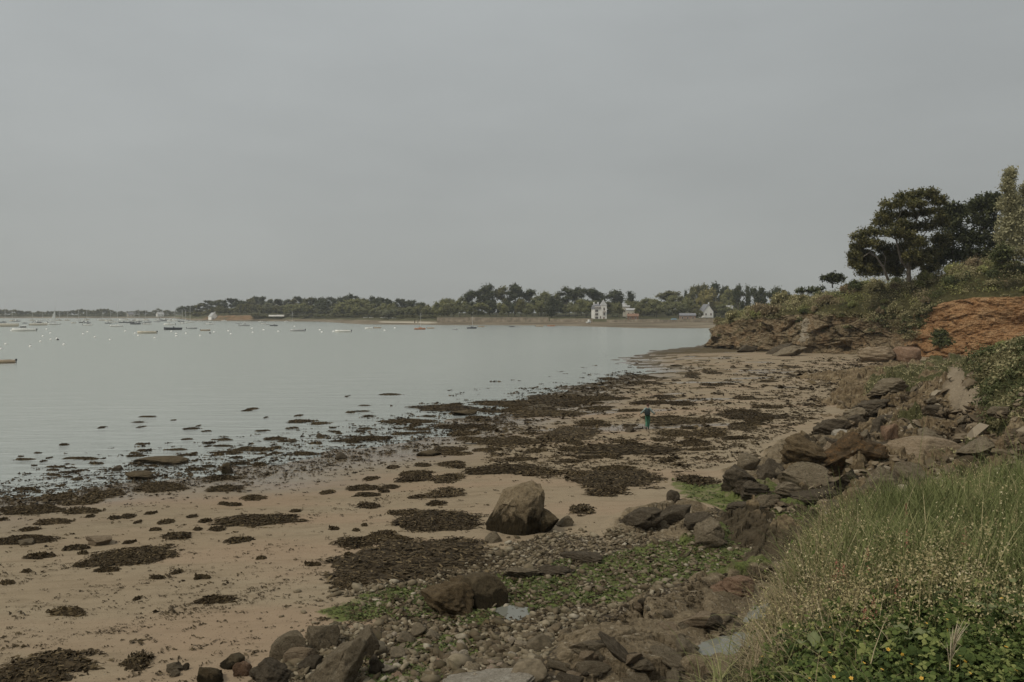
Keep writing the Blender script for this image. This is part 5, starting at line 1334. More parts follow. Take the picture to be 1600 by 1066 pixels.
def weed_patch_mesh(seed, n, frond, mound=0.16, ragged=0.55):
    """unit patch, radius about 1, long axis x: a ragged low mat of weed with holes and loose ends"""
    r = np.random.default_rng(seed); o = r.random(2) * 60; k0 = 1.3 + 0.7 * r.random()
    def field(x, y):
        rr_ = np.hypot(x * (0.95 + 0.3 * (x > 0)), y + 0.25 * math.sin(o[0]) * x)
        return 0.86 - rr_ ** 1.5 + ragged * n2(x * k0 * 0.75 + o[0], y * k0 * 1.9 + o[1], 1.0, 5, seed * 0.37) * 1.3
    gx, gy = np.meshgrid(np.linspace(-1.35, 1.35, 54), np.linspace(-1.3, 1.3, 40)); f = field(gx, gy)
    z = mound * np.sqrt(np.clip(f, 0, 1)) * (0.65 + 0.6 * n2(gx * 5 + o[0], gy * 5, 1.0, 3, 9.0) + 0.35 * r.random(f.shape)) - 0.03 * (f < 0.06)
    V = np.stack([gx + 0.015 * r.normal(size=f.shape), gy + 0.015 * r.normal(size=f.shape), z], 2).reshape(-1, 3)
    F4 = grid_faces(*f.shape); F4 = F4[(f.ravel()[F4] > 0).sum(1) >= 3]
    used = np.unique(F4); mp = np.zeros(len(V), int); mp[used] = np.arange(len(used)); V = V[used]; F4 = mp[F4]; var = 0.12 + 0.5 * r.random(len(V)) ** 1.6
    px_, py_ = r.uniform(-1.35, 1.35, n * 4), r.uniform(-1.3, 1.3, n * 4); ff = field(px_, py_); k_ = np.where(ff > -0.10 * r.random(n * 4))[0][:n]
    px_, py_, ff = px_[k_], py_[k_], ff[k_]; m = len(px_)
    C = np.stack([px_, py_, mound * np.sqrt(np.clip(ff, 0, 1)) * 0.9 + 0.012], 1)
    L = frond * (0.5 + 1.0 * r.random(m)); W = frond * 0.22 * (0.5 + 0.9 * r.random(m))
    W2, F2, k2 = frond_strips(C, r.normal(size=m) * 0.9 + 0.15, L, W, 0.02 + 0.10 * frond, r)
    vv = np.repeat(np.clip(0.15 + 0.85 * r.random(m) ** 1.8, 0, 1), k2)
    return mesh_np('seaweed', np.concatenate([V, W2]), np.concatenate([F4, F2 + len(V)]), M_WEED, False, {'var': np.concatenate([var, vv])})
PATCH_L = [weed_patch_mesh(300 + i, 1500, 0.09, 0.12, 0.95) for i in range(5)]      # broad beds, small fronds
PATCH_M = [weed_patch_mesh(320 + i, 420, 0.18, 0.11, 1.15) for i in range(10)]
PATCH_S = [weed_patch_mesh(340 + i, 120, 0.40, 0.16, 1.1) for i in range(10)]

def near_dir(x, y):
    """direction of the waterline nearby: weed lies along it"""
    return 0.25
def weed(u, v, w, h, label, group=None, mesh=None, hz=None, name='seaweed_patch', seed=None):
    x, y, z = [float(q) for q in at(np.array(float(u)), np.array(float(v)))]
    W = w / F_PX * y; D = max(h * 0.85 * y * y / (F_PX * (EYE - z)), 0.22 * W) * (0.6 if z < 0.03 else 1.0)
    rr_ = random.Random(int(u * 7 + v * 13))
    if mesh is None: mesh = PATCH_L[rr_.randrange(5)] if W > 2.2 else PATCH_M[rr_.randrange(10)] if W > 0.9 else PATCH_S[rr_.randrange(10)]
    H = min(1.5, max(0.5, W * 0.75, 0.35))
    flipx = rr_.choice([-1, 1])
    z = max(z, -0.05)
    o = link(name, mesh, None, (x, y, z - 0.01), (0, 0, rr_.uniform(-0.12, 0.12) + math.atan2(-x, y) * 0.0), (flipx * W / 1.65, D / 1.6, (hz or min(1.6, 0.45 + 0.5 * W))))
    return tag(o, label, 'seaweed', group)

for (u, v, w, h, lab) in [
    (68, 1046, 145, 52, 'large dark bed of seaweed in the bottom left corner'),
    (202, 871, 130, 30, 'big pointed heap of dark seaweed on the bare sand at the left'),
    (215, 1036, 42, 26, 'compact clump of dark seaweed just right of the bottom left bed'),
    (44, 846, 96, 12, 'long flat seaweed patch with a stone on it near the left edge'),
    (396, 816, 124, 20, 'wide thin seaweed patch in the middle of the bare sand'),
    (105, 959, 52, 10, 'dark seaweed strip with a thin tail above the bottom left bed'),
    (338, 940, 46, 10, 'small isolated seaweed strip on the sand right of the left heap'),
    (82, 817, 50, 9, 'lens-shaped seaweed patch below the waterline patches at the left'),
    (45, 799, 96, 14, 'long pointed seaweed patch touching the water at the left edge'),
    (84, 779, 62, 13, 'humped seaweed heap in the water edge at the left'),
    (160, 773, 52, 14, 'bushy seaweed heap at the water edge right of the humped heap'),
    (130, 786, 50, 10, 'dark seaweed clump between the humped heap and the long pointed patch'),
    (128, 800, 52, 9, 'smooth long seaweed clump on the sand below the bushy heap'),
    (255, 763, 78, 12, 'curved seaweed strip where the sand meets the shallows at the left'),
    (348, 748, 54, 9, 'narrow seaweed strip along the top of the sand'),
    (348, 765, 52, 10, 'oval seaweed patch just below the narrow strip along the top of the sand'),
    (276, 840, 38, 9, 'small dark seaweed patch right of the tan stone'),
    (396, 779, 36, 8, 'small oval seaweed patch right of the oval pair at the sand top'),
    (372, 846, 32, 8, 'small dark seaweed lump left of the wide thin patch'),
    (120, 858, 32, 6, 'thin seaweed strip left of the big pointed heap'),
    (62, 871, 40, 6, 'thin flat seaweed strip near the left edge'),
    (168, 892, 28, 6, 'slim seaweed scrap below the big pointed heap'),
    (690, 815, 134, 36, 'large slanting seaweed bed left of the big tan-peaked boulder'),
    (664, 878, 236, 80, 'largest dark seaweed bed, spreading below the big tan-peaked boulder'),
    (548, 912, 62, 26, 'dark seaweed tongue at the left end of the largest bed'),
    (556, 850, 64, 16, 'knotted seaweed patch on the sand left of the largest bed'),
    (612, 845, 80, 10, 'thin seaweed trail joining the knotted patch to the right'),
    (596, 837, 36, 9, 'small oval seaweed patch above the knotted patch'),
    (702, 772, 56, 16, 'crested seaweed clump above and left of the big tan-peaked boulder'),
    (654, 749, 54, 10, 'flat pointed seaweed lens in mid sand, below a similar one'),
    (654, 741, 46, 8, 'flat seaweed lens in mid sand, above a similar one'),
    (702, 748, 48, 12, 'rounded seaweed lens right of the two flat lenses'),
    (788, 735, 128, 13, 'long curved seaweed ribbon behind the big tan-peaked boulder'),
    (850, 740, 66, 9, 'seaweed ribbon right behind the peak of the big boulder'),
    (566, 764, 52, 8, 'short seaweed strip in mid sand left of the crested clump'),
    (576, 774, 36, 6, 'smaller short strip just below the short strip in mid sand'),
    (610, 762, 30, 6, 'short dark dash of seaweed in mid sand'),
    (578, 792, 32, 7, 'small seaweed oval in mid sand'),
    (634, 803, 50, 7, 'thin broken seaweed line above the large slanting bed'),
    (683, 788, 24, 7, 'small clump of seaweed above the large slanting bed'),
    (978, 705, 180, 18, 'long brown seaweed belt across the sand in front of the walking person'),
    (978, 750, 130, 32, 'broad brown seaweed bed left of the right-hand rocks'),
    (900, 680, 88, 24, 'brown seaweed bed left of the dark round stone near the walking person'),
    (1062, 659, 110, 11, 'straight seaweed belt right of the walking person'),
    (1182, 651, 92, 11, 'oval seaweed belt far right on the sand'),
    (1112, 676, 52, 12, 'seaweed patch on the sand below the straight belt'),
    (1162, 668, 34, 12, 'twiggy dark seaweed heap on the sand'),
    (1090, 694, 40, 7, 'small seaweed lens at the right end of the long brown belt'),
    (1060, 678, 60, 10, 'seaweed patch just right behind the walking person'),
    (905, 742, 40, 9, 'dark seaweed clump on the sand right of the big boulder'),
    (870, 686, 50, 12, 'brown seaweed clump at the left end of the bed near the dark round stone'),
    (1090, 752, 60, 14, 'weedy clump on the sand just left of the right-hand rocks'),
    (948, 770, 64, 14, 'brown seaweed clump below the broad bed'),
    (910, 798, 34, 14, 'dark seaweed lump right of the big tan-peaked boulder'),
    (690, 641, 110, 20, 'thick dark seaweed bank rising at the waterline in mid picture'),
    (790, 632, 110, 16, 'long dark seaweed bank along the waterline right of the thick bank'),
    (860, 624, 80, 13, 'dark seaweed bank further up the waterline'),
    (640, 660, 90, 10, 'seaweed belt in the shallows below the thick bank'),
    (855, 647, 120, 10, 'seaweed belt lying on the wet flats'),
    (735, 668, 100, 10, 'dark seaweed belt lying on wet sand below the long bank'),
    (800, 692, 110, 12, 'seaweed belt with a humped left end on the wet sand'),
    (580, 686, 60, 8, 'seaweed strip in the shallows in mid picture'),
    (700, 703, 40, 8, 'seaweed strip at the upper edge of the dry sand'),
    (400, 706, 60, 8, 'flat seaweed strip in the shallow water'),
    (430, 690, 40, 7, 'small flat seaweed strip in the shallow water'),
    (470, 664, 40, 8, 'dark tuft of seaweed standing in the shallow water'),
    (500, 666, 30, 7, 'dark tuft of seaweed right of a similar tuft in the shallow water')]:
    weed(u, v, w, h, lab)

# the many small ones, told apart by nothing but their place: along the water, on the flats, on the dry sand
wr = np.random.default_rng(91); cnt = 0
ZONES = [('seaweed clumps in the shallows', 'small dark seaweed clump sticking out of the shallow water along the shore', 110),
         ('seaweed clumps on the far flats', 'brown seaweed clump on the wet flats between the waterline and the rocky slope', 100),
         ('seaweed scraps on the open sand', 'small scrap of dark seaweed on the open sand', 42)]
for zi, (grp, lab, num) in enumerate(ZONES):
    k = 0
    for _ in range(20000):
        if zi == 0:
            u = wr.uniform(20, 700); v = np.interp(u, [0, 200, 430, 640, 700], [765, 733, 712, 672, 655]) - abs(wr.normal()) * np.interp(u, [0, 250, 500, 700], [30, 42, 42, 20]) + 14
            w, h = wr.uniform(10, 40) * (1 if wr.random() < .4 else .6), wr.uniform(2.5, 6)
        elif zi == 1:
            u = wr.uniform(700, 1300); v = wr.uniform(572, 740)
            if v < np.interp(u, [700, 800, 900, 1000, 1100, 1300], [636, 620, 602, 578, 556, 552]) or v > np.interp(u, [700, 1000, 1150, 1300], [745, 740, 690, 610]): continue
            w, h = wr.uniform(14, 54) * (0.6 if v < 620 else 1), wr.uniform(2.5, 6)
        else:
            u = wr.uniform(0, 720); v = wr.uniform(np.interp(u, [0, 430, 720], [800, 750, 720]), np.interp(u, [0, 300, 520, 720], [1010, 960, 880, 790]))
            w, h = wr.uniform(7, 26), wr.uniform(3, 5.5)
        weed(u, v, w, h, lab, grp, seed=k)
        k += 1
        if k >= num: break

# scraps too many to count
def scraps(name, n, zone, size, label, mat=M_WEED):
    u, v = zone(n)
    x, y, z = at(u, v)
    okm = (z > -0.3) & (y < 190); z = np.maximum(z, -0.02)
    x, y, z = x[okm], y[okm], z[okm]; n = len(x); sz = size * np.exp(0.45 * wr.normal(size=n)) * np.clip(y / 40, 0.7, 3.0)
    k = 5
    C = np.repeat(np.stack([x, y, z + 0.012], 1), k, 0); S_ = np.repeat(sz, k)
    C[:, 0] += wr.normal(size=len(C)) * S_ * 1.2; C[:, 1] += wr.normal(size=len(C)) * S_ * 0.8; C[:, 2] += np.abs(wr.normal(size=len(C))) * S_ * 0.15
    head = wr.normal(size=len(C)) * 0.9
    V, F, kk = frond_strips(C, head, S_ * 1.6, S_ * 0.5, 0.02 + S_ * 0.22, wr)
    var = np.repeat(wr.random(len(C)) * 0.7, kk)
    return tag(link(name, mesh_np(name, V, F, mat, False, {'var': var})), label, kind='stuff')
def z_lines(n):
    L = [[(-40, 975), (150, 925), (330, 884), (470, 846)], [(-40, 1000), (60, 982), (290, 926), (420, 896), (560, 868)], [(60, 1010), (250, 965), (420, 935)], [(250, 960), (380, 930), (500, 890)], [(0, 905), (120, 885), (300, 850)], [(420, 820), (560, 790), (700, 760)]]
    us_, vs_ = [], []
    for k in range(len(L)):
        a = np.array(L[k], float); m = n // len(L); q = wr.random(m) * (len(a) - 1.001); i = q.astype(int); f = (q - i)[:, None]
        p = a[i] * (1 - f) + a[i + 1] * f; us_.append(p[:, 0] + wr.normal(size=m) * 6); vs_.append(p[:, 1] + wr.normal(size=m) * 5 + 4 * np.sin(p[:, 0] / 23))
    return np.concatenate(us_), np.concatenate(vs_)
def z_sand(n):
    u = wr.uniform(-60, 900, n); v = wr.uniform(720, 1080, n)
    lim = np.interp(u, [-60, 200, 430, 640, 900], [790, 745, 715, 680, 650])
    return u, np.maximum(v, lim + wr.exponential(40, n))
def z_tide(n):
    u = wr.uniform(-40, 1000, n)
    return u, np.interp(u, [-40, 0, 200, 430, 640, 800, 900, 1000], [795, 782, 748, 726, 682, 642, 616, 590]) + wr.normal(size=n) * np.interp(u, [0, 400, 700, 1000], [14, 20, 20, 10])
def z_flats(n):
    u = wr.uniform(760, 1420, n); t_ = wr.random(n) ** 0.7
    lo = np.interp(u, [760, 900, 1000, 1100, 1300, 1420], [650, 605, 582, 556, 556, 568]); hi = np.interp(u, [760, 1000, 1150, 1250, 1340, 1420], [740, 760, 720, 665, 600, 580])
    return u, lo + (hi - lo) * t_
def z_shingle(n):
    u = wr.uniform(480, 1260, n); v = np.interp(u, [480, 700, 900, 1260], [960, 890, 850, 770]) + wr.random(n) * 140
    return u, v
scraps('seaweed_scraps', 1500, z_sand, 0.05, 'scraps of dark seaweed strewn over the sand')
scraps('wrack_lines', 1200, z_lines, 0.026, 'thin lines of fine weed left by the tide on the sand')
scraps('tideline_weed', 3000, z_tide, 0.075, 'broken weed along the edge of the water')
scraps('weed_on_flats', 3800, z_flats, 0.08, 'brown weed strewn over the wet flats')
scraps('shingle_weed', 1500, z_shingle, 0.075, 'dark weed among the stones of the shingle')
def z_green(n):
    u, v = wr.uniform(370, 1320, n * 8), wr.uniform(740, 1075, n * 8)
    x, y, z = at(u, v)
    d = np.max([poly_dist(x, y, p) for p in P_GREEN], axis=0) + 0.6 * n2(x, y, 1.6, 3, 21.0)
    k = np.where(d > 0)[0][:n]
    return u[k], v[k]
scraps('green_algae', 2400, z_green, 0.065, 'bright green algae lying over the stones', M_GREENW)

# ================================================================== shingle: cobbles one can pick out, then pebbles
M_COB = NT('cobble_stone'); t = M_COB; r_ = t.rnd(); q = t.obj()
c = t.ramp(r_, [(0.0, (0.075, 0.056, 0.035)), (0.25, (0.155, 0.118, 0.074)), (0.5, (0.115, 0.095, 0.064)), (0.75, (0.21, 0.17, 0.115)), (0.93, (0.30, 0.26, 0.20)), (1.0, (0.21, 0.13, 0.085))])
c = t.mix(t.rng(t.noise(q, 2.5, 6, 0.7), 0.42, 0.62, 0.55, 0.0), c, (0.05, 0.04, 0.026))
M_COB = t.done(t.bsdf(c, 0.8, t.bump(t.noise(q, 3, 5), 0.4, 0.1), 0.1))
M_PEB = NT('pebble_stone'); t = M_PEB
c = t.ramp(t.attr('var'), [(0.0, (0.06, 0.046, 0.028)), (0.3, (0.12, 0.092, 0.057)), (0.6, (0.165, 0.132, 0.086)), (0.9, (0.24, 0.20, 0.138)), (1.0, (0.33, 0.29, 0.22))])
M_PEB = t.done(t.bsdf(t.mix(t.rng(t.noise(t.pos(), 6, 4), 0.45, 0.65, 0.0, 0.5), c, (0.06, 0.055, 0.03)), 0.8, None, 0.1))
COBM = [mesh_np('cobble', rock_verts(400 + i, 3, cuts=6, rough=0.12), ICO[3][1], M_COB, True) for i in range(8)]
cr_ = np.random.default_rng(44)
def shingle_pts(n, ulo=440, uhi=1290, vlo=800, vhi=1080):
    u = cr_.uniform(ulo, uhi, n); v = cr_.uniform(vlo, vhi, n); x, y, z = at(u, v)
    d = poly_dist(x, y, P_SHINGLE) + 1.6 * n2(x, y, 2.4, 5, 21.0) + 0.5 * cr_.exponential(1, len(x)) * (cr_.random(len(x)) < 0.3)
    rk = poly_dist(x, y, P_ROCK) + 0.8 * n2(x, y, 1.6, 3, 21.0)
    pl = np.max([poly_dist(x, y, p) for p in POOLS], axis=0); g_ = np.max([poly_dist(x, y, p) for p in P_GREEN], axis=0)
    ok_ = (d > 0) & (rk < 0.1) & (pl < -0.05) & ((g_ < -0.3) | (cr_.random(n) < 0.35))
    return x[ok_], y[ok_], z[ok_], u[ok_], v[ok_]
x, y, z, u, v = shingle_pts(2600, 600, 1240, 850, 1075)
i_ = np.argsort(y)[:270]
for i in i_:
    s = 0.078 * math.exp(0.4 * cr_.normal())
    o = link('cobble', COBM[int(cr_.integers(8))], None, (x[i], y[i], z[i] + s * 0.3), (cr_.uniform(-.4, .4), cr_.uniform(-.4, .4), cr_.uniform(0, 6.28)), (s * cr_.uniform(.9, 1.6), s * cr_.uniform(.8, 1.2), s * cr_.uniform(.5, .85)))
    tag(o, 'rounded beach cobble lying in the shingle at the foot of the shore rocks', 'cobble', 'larger cobbles in the shingle')
def pebble_mass(name, x, y, z, s, label, jag=0.25, smooth=True, mat=None):
    n = len(x); bv, bf = ICO[1]
    sc = np.stack([s * cr_.uniform(.8, 1.6, n), s * cr_.uniform(.7, 1.2, n), s * cr_.uniform(.45, .8, n)], 1)
    a = cr_.random(n) * 6.28; ca, sa = np.cos(a), np.sin(a)
    W = bv[None] * sc[:, None, :] * (1 + jag * cr_.normal(size=(n, len(bv), 1)))
    X = W[..., 0] * ca[:, None] - W[..., 1] * sa[:, None]; Y = W[..., 0] * sa[:, None] + W[..., 1] * ca[:, None]
    tl = cr_.normal(size=n) * 0.3
    V = np.stack([X + x[:, None], Y + y[:, None], W[..., 2] + X * tl[:, None] + (z + s * 0.25)[:, None]], 2).reshape(-1, 3)
    F = (bf[None] + (np.arange(n) * len(bv))[:, None, None]).reshape(-1, 3)
    return tag(link(name, mesh_np(name, V, F, mat or M_PEB, smooth, {'var': np.repeat(cr_.random(n), len(bv))})), label, kind='stuff')
x, y, z, u, v = shingle_pts(27000)
pebble_mass('shingle_pebbles', x, y, z, 0.046 * np.exp(0.45 * cr_.normal(size=len(x))), 'brown and grey pebbles of the shingle')
M_RUB = NT('rubble_stone'); t = M_RUB
M_RUB = t.done(t.bsdf(t.ramp(t.attr('var'), [(0.0, (0.05, 0.037, 0.023)), (0.5, (0.115, 0.088, 0.056)), (0.9, (0.19, 0.15, 0.10)), (1.0, (0.26, 0.22, 0.16))]), 0.9))
# rubble between the rocks of the slope
n = 7000; u = cr_.uniform(1150, 1600, n); v = cr_.uniform(575, 800, n); x, y, z = atg(u, v)
hh, pth_, scr_, trf_, rise = slope_q(x, y); ok_ = (rise > 0.1) & (pth_ < 0.3) & (scr_ < 0.4) & (y < 80) & (trf_ < 0.8)
pebble_mass('rock_rubble', x[ok_], y[ok_], z[ok_], 0.10 * np.exp(0.5 * cr_.normal(size=ok_.sum())), 'brown rubble between the rocks of the slope', 0.34, False, M_RUB)

# broken pieces lying on the bedrock at the bottom of the picture
GB = 'broken pieces on the bedrock'; n = 900
u = cr_.uniform(640, 1240, n); v = cr_.uniform(880, 1085, n); x, y, z = at(u, v); ins = poly_dist(x, y, P_ROCK) + 0.6 * n2(x, y, 2.4, 5, 21.0); pl = np.max([poly_dist(x, y, p) for p in POOLS], axis=0)
k_ = np.where((ins > 0) & (pl < -0.1))[0][:110]
for i in k_:
    s_ = 0.13 * math.exp(0.5 * cr_.normal())
    o = link('bedrock_piece', rock_mesh(int(cr_.integers(200, 212)), [M_BRN, M_TAN, M_BRN, M_DRK][int(cr_.integers(4))], 4, cuts=12, rough=0.16), None, (x[i], y[i], z[i] + 0.1 * s_), (cr_.uniform(-.4, .4), cr_.uniform(-.4, .4), cr_.uniform(0, 6.28)), (s_ * cr_.uniform(1.0, 2.0), s_ * cr_.uniform(.7, 1.1), s_ * cr_.uniform(.4, .8)))
    tag(o, 'broken piece of brown rock lying on the fissured bedrock near the grass bank', 'rock', GB)

# ================================================================== plants of the grassy bank
vr = np.random.default_rng(123)
def gmat(name, stops, transl=0.25, rough=0.55):
    t = NT(name); c = t.ramp(t.attr('var'), stops); b = t.bsdf(c, 0.7, None, 0.06)
    tr = t.node('ShaderNodeBsdfTranslucent'); t.sock(c, tr.inputs['Color'])
    m = t.node('ShaderNodeMixShader'); m.inputs[0].default_value = transl
    t.l.new(b, m.inputs[1]); t.l.new(tr.outputs[0], m.inputs[2]); return t.done(m.outputs[0])
M_GRASS = gmat('grass_blades', [(0, (0.068, 0.080, 0.030)), (0.45, (0.155, 0.172, 0.066)), (0.75, (0.26, 0.255, 0.115)), (1, (0.42, 0.35, 0.20))])
M_DRY = gmat('dry_grass', [(0, (0.17, 0.13, 0.075)), (0.6, (0.33, 0.265, 0.16)), (1, (0.48, 0.40, 0.26))])
M_LEAF = gmat('herb_leaves', [(0, (0.035, 0.052, 0.017)), (0.5, (0.10, 0.132, 0.038)), (1, (0.23, 0.245, 0.085))], 0.22, 0.5)
M_SEED = gmat('seed_heads', [(0, (0.17, 0.145, 0.065)), (0.35, (0.34, 0.285, 0.145)), (0.75, (0.50, 0.42, 0.235)), (0.92, (0.60, 0.52, 0.34)), (1, (0.45, 0.25, 0.17))])
M_DOCK = gmat('broad_leaves', [(0, (0.085, 0.105, 0.045)), (1, (0.20, 0.215, 0.105))], 0.15, 0.45)
M_YEL = plain('yellow_petals', (0.50, 0.30, 0.045), 0.6, 0.2, 0.1)
M_REDF = plain('red_seed', (0.36, 0.15, 0.105), 0.7, 0.2, 0.3, 40)
M_STEM = plain('green_stem', (0.09, 0.11, 0.045), 0.6, 0.2)
M_STRAW = plain('straw', (0.50, 0.42, 0.29), 0.7, 0.1)

def bank_pts(n, ulo, uhi, vlo, vhi, dens=None, ylo=2.6, yhi=14.0):
    """n points spread evenly over the bank's ground in a wedge in front of the viewer, thinned by dens"""
    y = np.sqrt(vr.uniform(ylo ** 2, yhi ** 2, n)); u = vr.uniform(ulo - 30, uhi, n); x = (u - 800) / F_PX * y
    z, ex = bank_h(x, y); v = HZ + F_PX * (EYE - z) / y
    ok_ = (v > vlo) & (v < vhi) & (ex > -0.3)
    if dens is not None: ok_ &= vr.random(n) < dens(u, v, x, y, ex)
    return x[ok_], y[ok_], z[ok_], u[ok_], v[ok_], ex[ok_]

def blades(x, y, z, L, W, lean, rng, seg=4, curl=0.9, wind=0.5):
    n = len(x); a = rng.random(n) * 6.28; dx, dy = np.cos(a), np.sin(a)
    bx, by = -dy, dx
    lean = np.broadcast_to(lean, n); V = np.zeros((n, seg * 2 + 1, 3))
    px_, py_, pz_ = x.copy(), y.copy(), z.copy() - 0.03; th = lean * rng.random(n)
    for i in range(seg):
        w = W * (1 - 0.75 * (i / seg) ** 1.5) / 2
        V[:, 2 * i] = np.stack([px_ - bx * w, py_ - by * w, pz_], 1); V[:, 2 * i + 1] = np.stack([px_ + bx * w, py_ + by * w, pz_], 1)
        th = th + curl * lean / seg
        px_ = px_ + dx * np.sin(th) * L / seg; py_ = py_ + dy * np.sin(th) * L / seg; pz_ = pz_ + np.cos(th) * L / seg
    V[:, -1] = np.stack([px_, py_, pz_], 1)
    b = (np.arange(n) * (2 * seg + 1))[:, None]
    F4 = np.concatenate([b + np.array([[2 * i, 2 * i + 1, 2 * i + 3, 2 * i + 2]]) for i in range(seg - 1)])
    F3 = b + np.array([[2 * seg - 2, 2 * seg - 1, 2 * seg]])
    return V.reshape(-1, 3), [F4, F3], 2 * seg + 1
def grass(name, x, y, z, L, W, lean, mat, label, seg=4, curl=0.9, varp=None):
    V, F, k = blades(x, y, z, L, W, lean, vr, seg, curl)
    var = np.repeat(np.clip(varp if varp is not None else vr.random(len(x)), 0, 1), k)
    return tag(link(name, mesh_np(name, V, F, mat, True, {'var': var})), label, kind='stuff')

# long green grass on the far half of the bank, in tufts
def tufted(x, y, z, k, r):
    x, y, z = (np.repeat(a, k) for a in (x, y, z))
    return x + vr.normal(size=len(x)) * r, y + vr.normal(size=len(x)) * r, z
x, y, z, u, v, ex = bank_pts(13000, 1150, 1800, 600, 960, lambda u, v, x, y, ex: np.clip(np.interp(v, [600, 800, 880, 950, 1000], [1, 1, 0.7, 0.4, 0.15]) * (1 - 1.2 * fbm(np.stack([x / 0.8, y / 0.8, 0 * x + 5], 1), 3)), 0, 1))
tone = np.repeat(0.42 + 0.5 * fbm(np.stack([x / 0.8, y / 0.8, 0 * x], 1), 3), 8)
X, Y, Zq = tufted(x, y, z, 8, 0.05)
n = len(X)
grass('long_grass', X, Y, Zq, 0.30 * np.exp(0.34 * vr.normal(size=n)), 0.0065, 0.75, M_GRASS, 'long green grass on the bank', 4, 0.9, tone + 0.0 + 0.22 * vr.normal(size=n))
x, y, z, u, v, ex = bank_pts(3000, 1150, 1800, 600, 900, lambda u, v, x, y, ex: 0.22 + 0 * u)
n = len(x)
grass('tall_grass', x, y, z, 0.55 * np.exp(0.2 * vr.normal(size=n)), 0.0065, 0.3, M_GRASS, 'tall single grass blades rising over the bank', 5, 0.9, 0.25 + 0.3 * vr.random(n))
# short undergrowth everywhere on the bank, dry grass on its seaward brow
x, y, z, u, v, ex = bank_pts(11000, 1120, 1800, 600, 1180)
X, Y, Zq = tufted(x, y, z, 4, 0.05); n = len(X)
grass('undergrowth_grass', X, Y, Zq, 0.17 * np.exp(0.3 * vr.normal(size=n)), 0.006, 0.9, M_GRASS, 'short grass and undergrowth on the bank', 3, 0.9, 0.15 + 0.5 * vr.random(n))
x, y, z, u, v, ex = bank_pts(12000, 1120, 1420, 760, 1180, lambda u, v, x, y, ex: np.where(ex < 0.42, 0.9, 0.07) * np.interp(v, [760, 850, 1020, 1100], [0.3, 1, 0.9, 0.35]))
X, Y, Zq = tufted(x, y, z, 6, 0.05); n = len(X)
grass('dry_grass', X, Y, Zq, 0.22 * np.exp(0.35 * vr.normal(size=n)), 0.0045, 0.9, M_DRY, 'dry straw coloured grass along the seaward brow of the bank', 4, 1.0, np.clip(vr.random(n), 0, 1))

# rough grass down the steep seaward side
y = vr.uniform(0.5, 13, 5200); x = bank_edge(y) - vr.uniform(0.25, 4.2, 5200); z, ex = bank_h(x, y); k_ = z > beach_q(x, y) + 0.1
X, Y, Zq = tufted(x[k_], y[k_], z[k_], 3, 0.07); n = len(X)
grass('bank_side_grass', X, Y, Zq, 0.26 * np.exp(0.35 * vr.normal(size=n)), 0.008, 1.0, M_GRASS, 'rough grass on the steep seaward side of the bank', 3, 1.0, 0.3 + 0.6 * vr.random(n))
# flowering herbs gone to seed: thin stems with many tiny heads
x, y, z, u, v, ex = bank_pts(16000, 1180, 1760, 740, 1060, lambda u, v, x, y, ex: np.clip(np.interp(v, [740, 860, 920, 980, 1030, 1060], [0.015, 0.08, 0.42, 0.75, 0.6, 0.1]) * np.clip(0.35 + 2.9 * fbm(np.stack([x / 0.8, y / 0.8, 0 * x + 5], 1), 3), 0.05, 1.2), 0, 1))
n = len(x); L = 0.30 * np.exp(0.22 * vr.normal(size=n))
grass('herb_stems', x, y, z, L, 0.004, 0.35, M_SEED, 'thin stems of the seeding herbs on the bank', 3, 0.6, 0.15 + 0.3 * vr.random(n))
k = 30
C = np.repeat(np.stack([x, y, z], 1), k, 0); LL = np.repeat(L, k); q = vr.random(len(C)) ** 0.7
C[:, 0] += vr.normal(size=len(C)) * 0.05 * (0.3 + q); C[:, 1] += vr.normal(size=len(C)) * 0.05 * (0.3 + q); C[:, 2] += LL * (0.35 + 0.68 * q)
V, F, kk = cards(C, 0.0125 * (0.5 + vr.random(len(C))), vr, 0.75, 0.3, tri=True)
tone = np.repeat(vr.random(n), k) * 0.5 + 0.5 * vr.random(len(C))
tag(link('seeding_herbs', mesh_np('seeding_herbs', V, F, M_SEED, False, {'var': np.repeat(tone, kk)})), 'yellowish seed heads of low herbs on the bank', kind='stuff')
C2 = C[vr.random(len(C)) < 0.12].copy(); C2[:, 2] -= 0.10
V, F, kk = cards(C2, 0.032 * (0.5 + vr.random(len(C2))), vr, 0.5, 0.5)
tag(link('herb_foliage', mesh_np('herb_foliage', V, F, M_LEAF, False, {'var': np.repeat(vr.random(len(C2)) * 0.9, kk)})), 'small green leaves among the seeding herbs', kind='stuff')

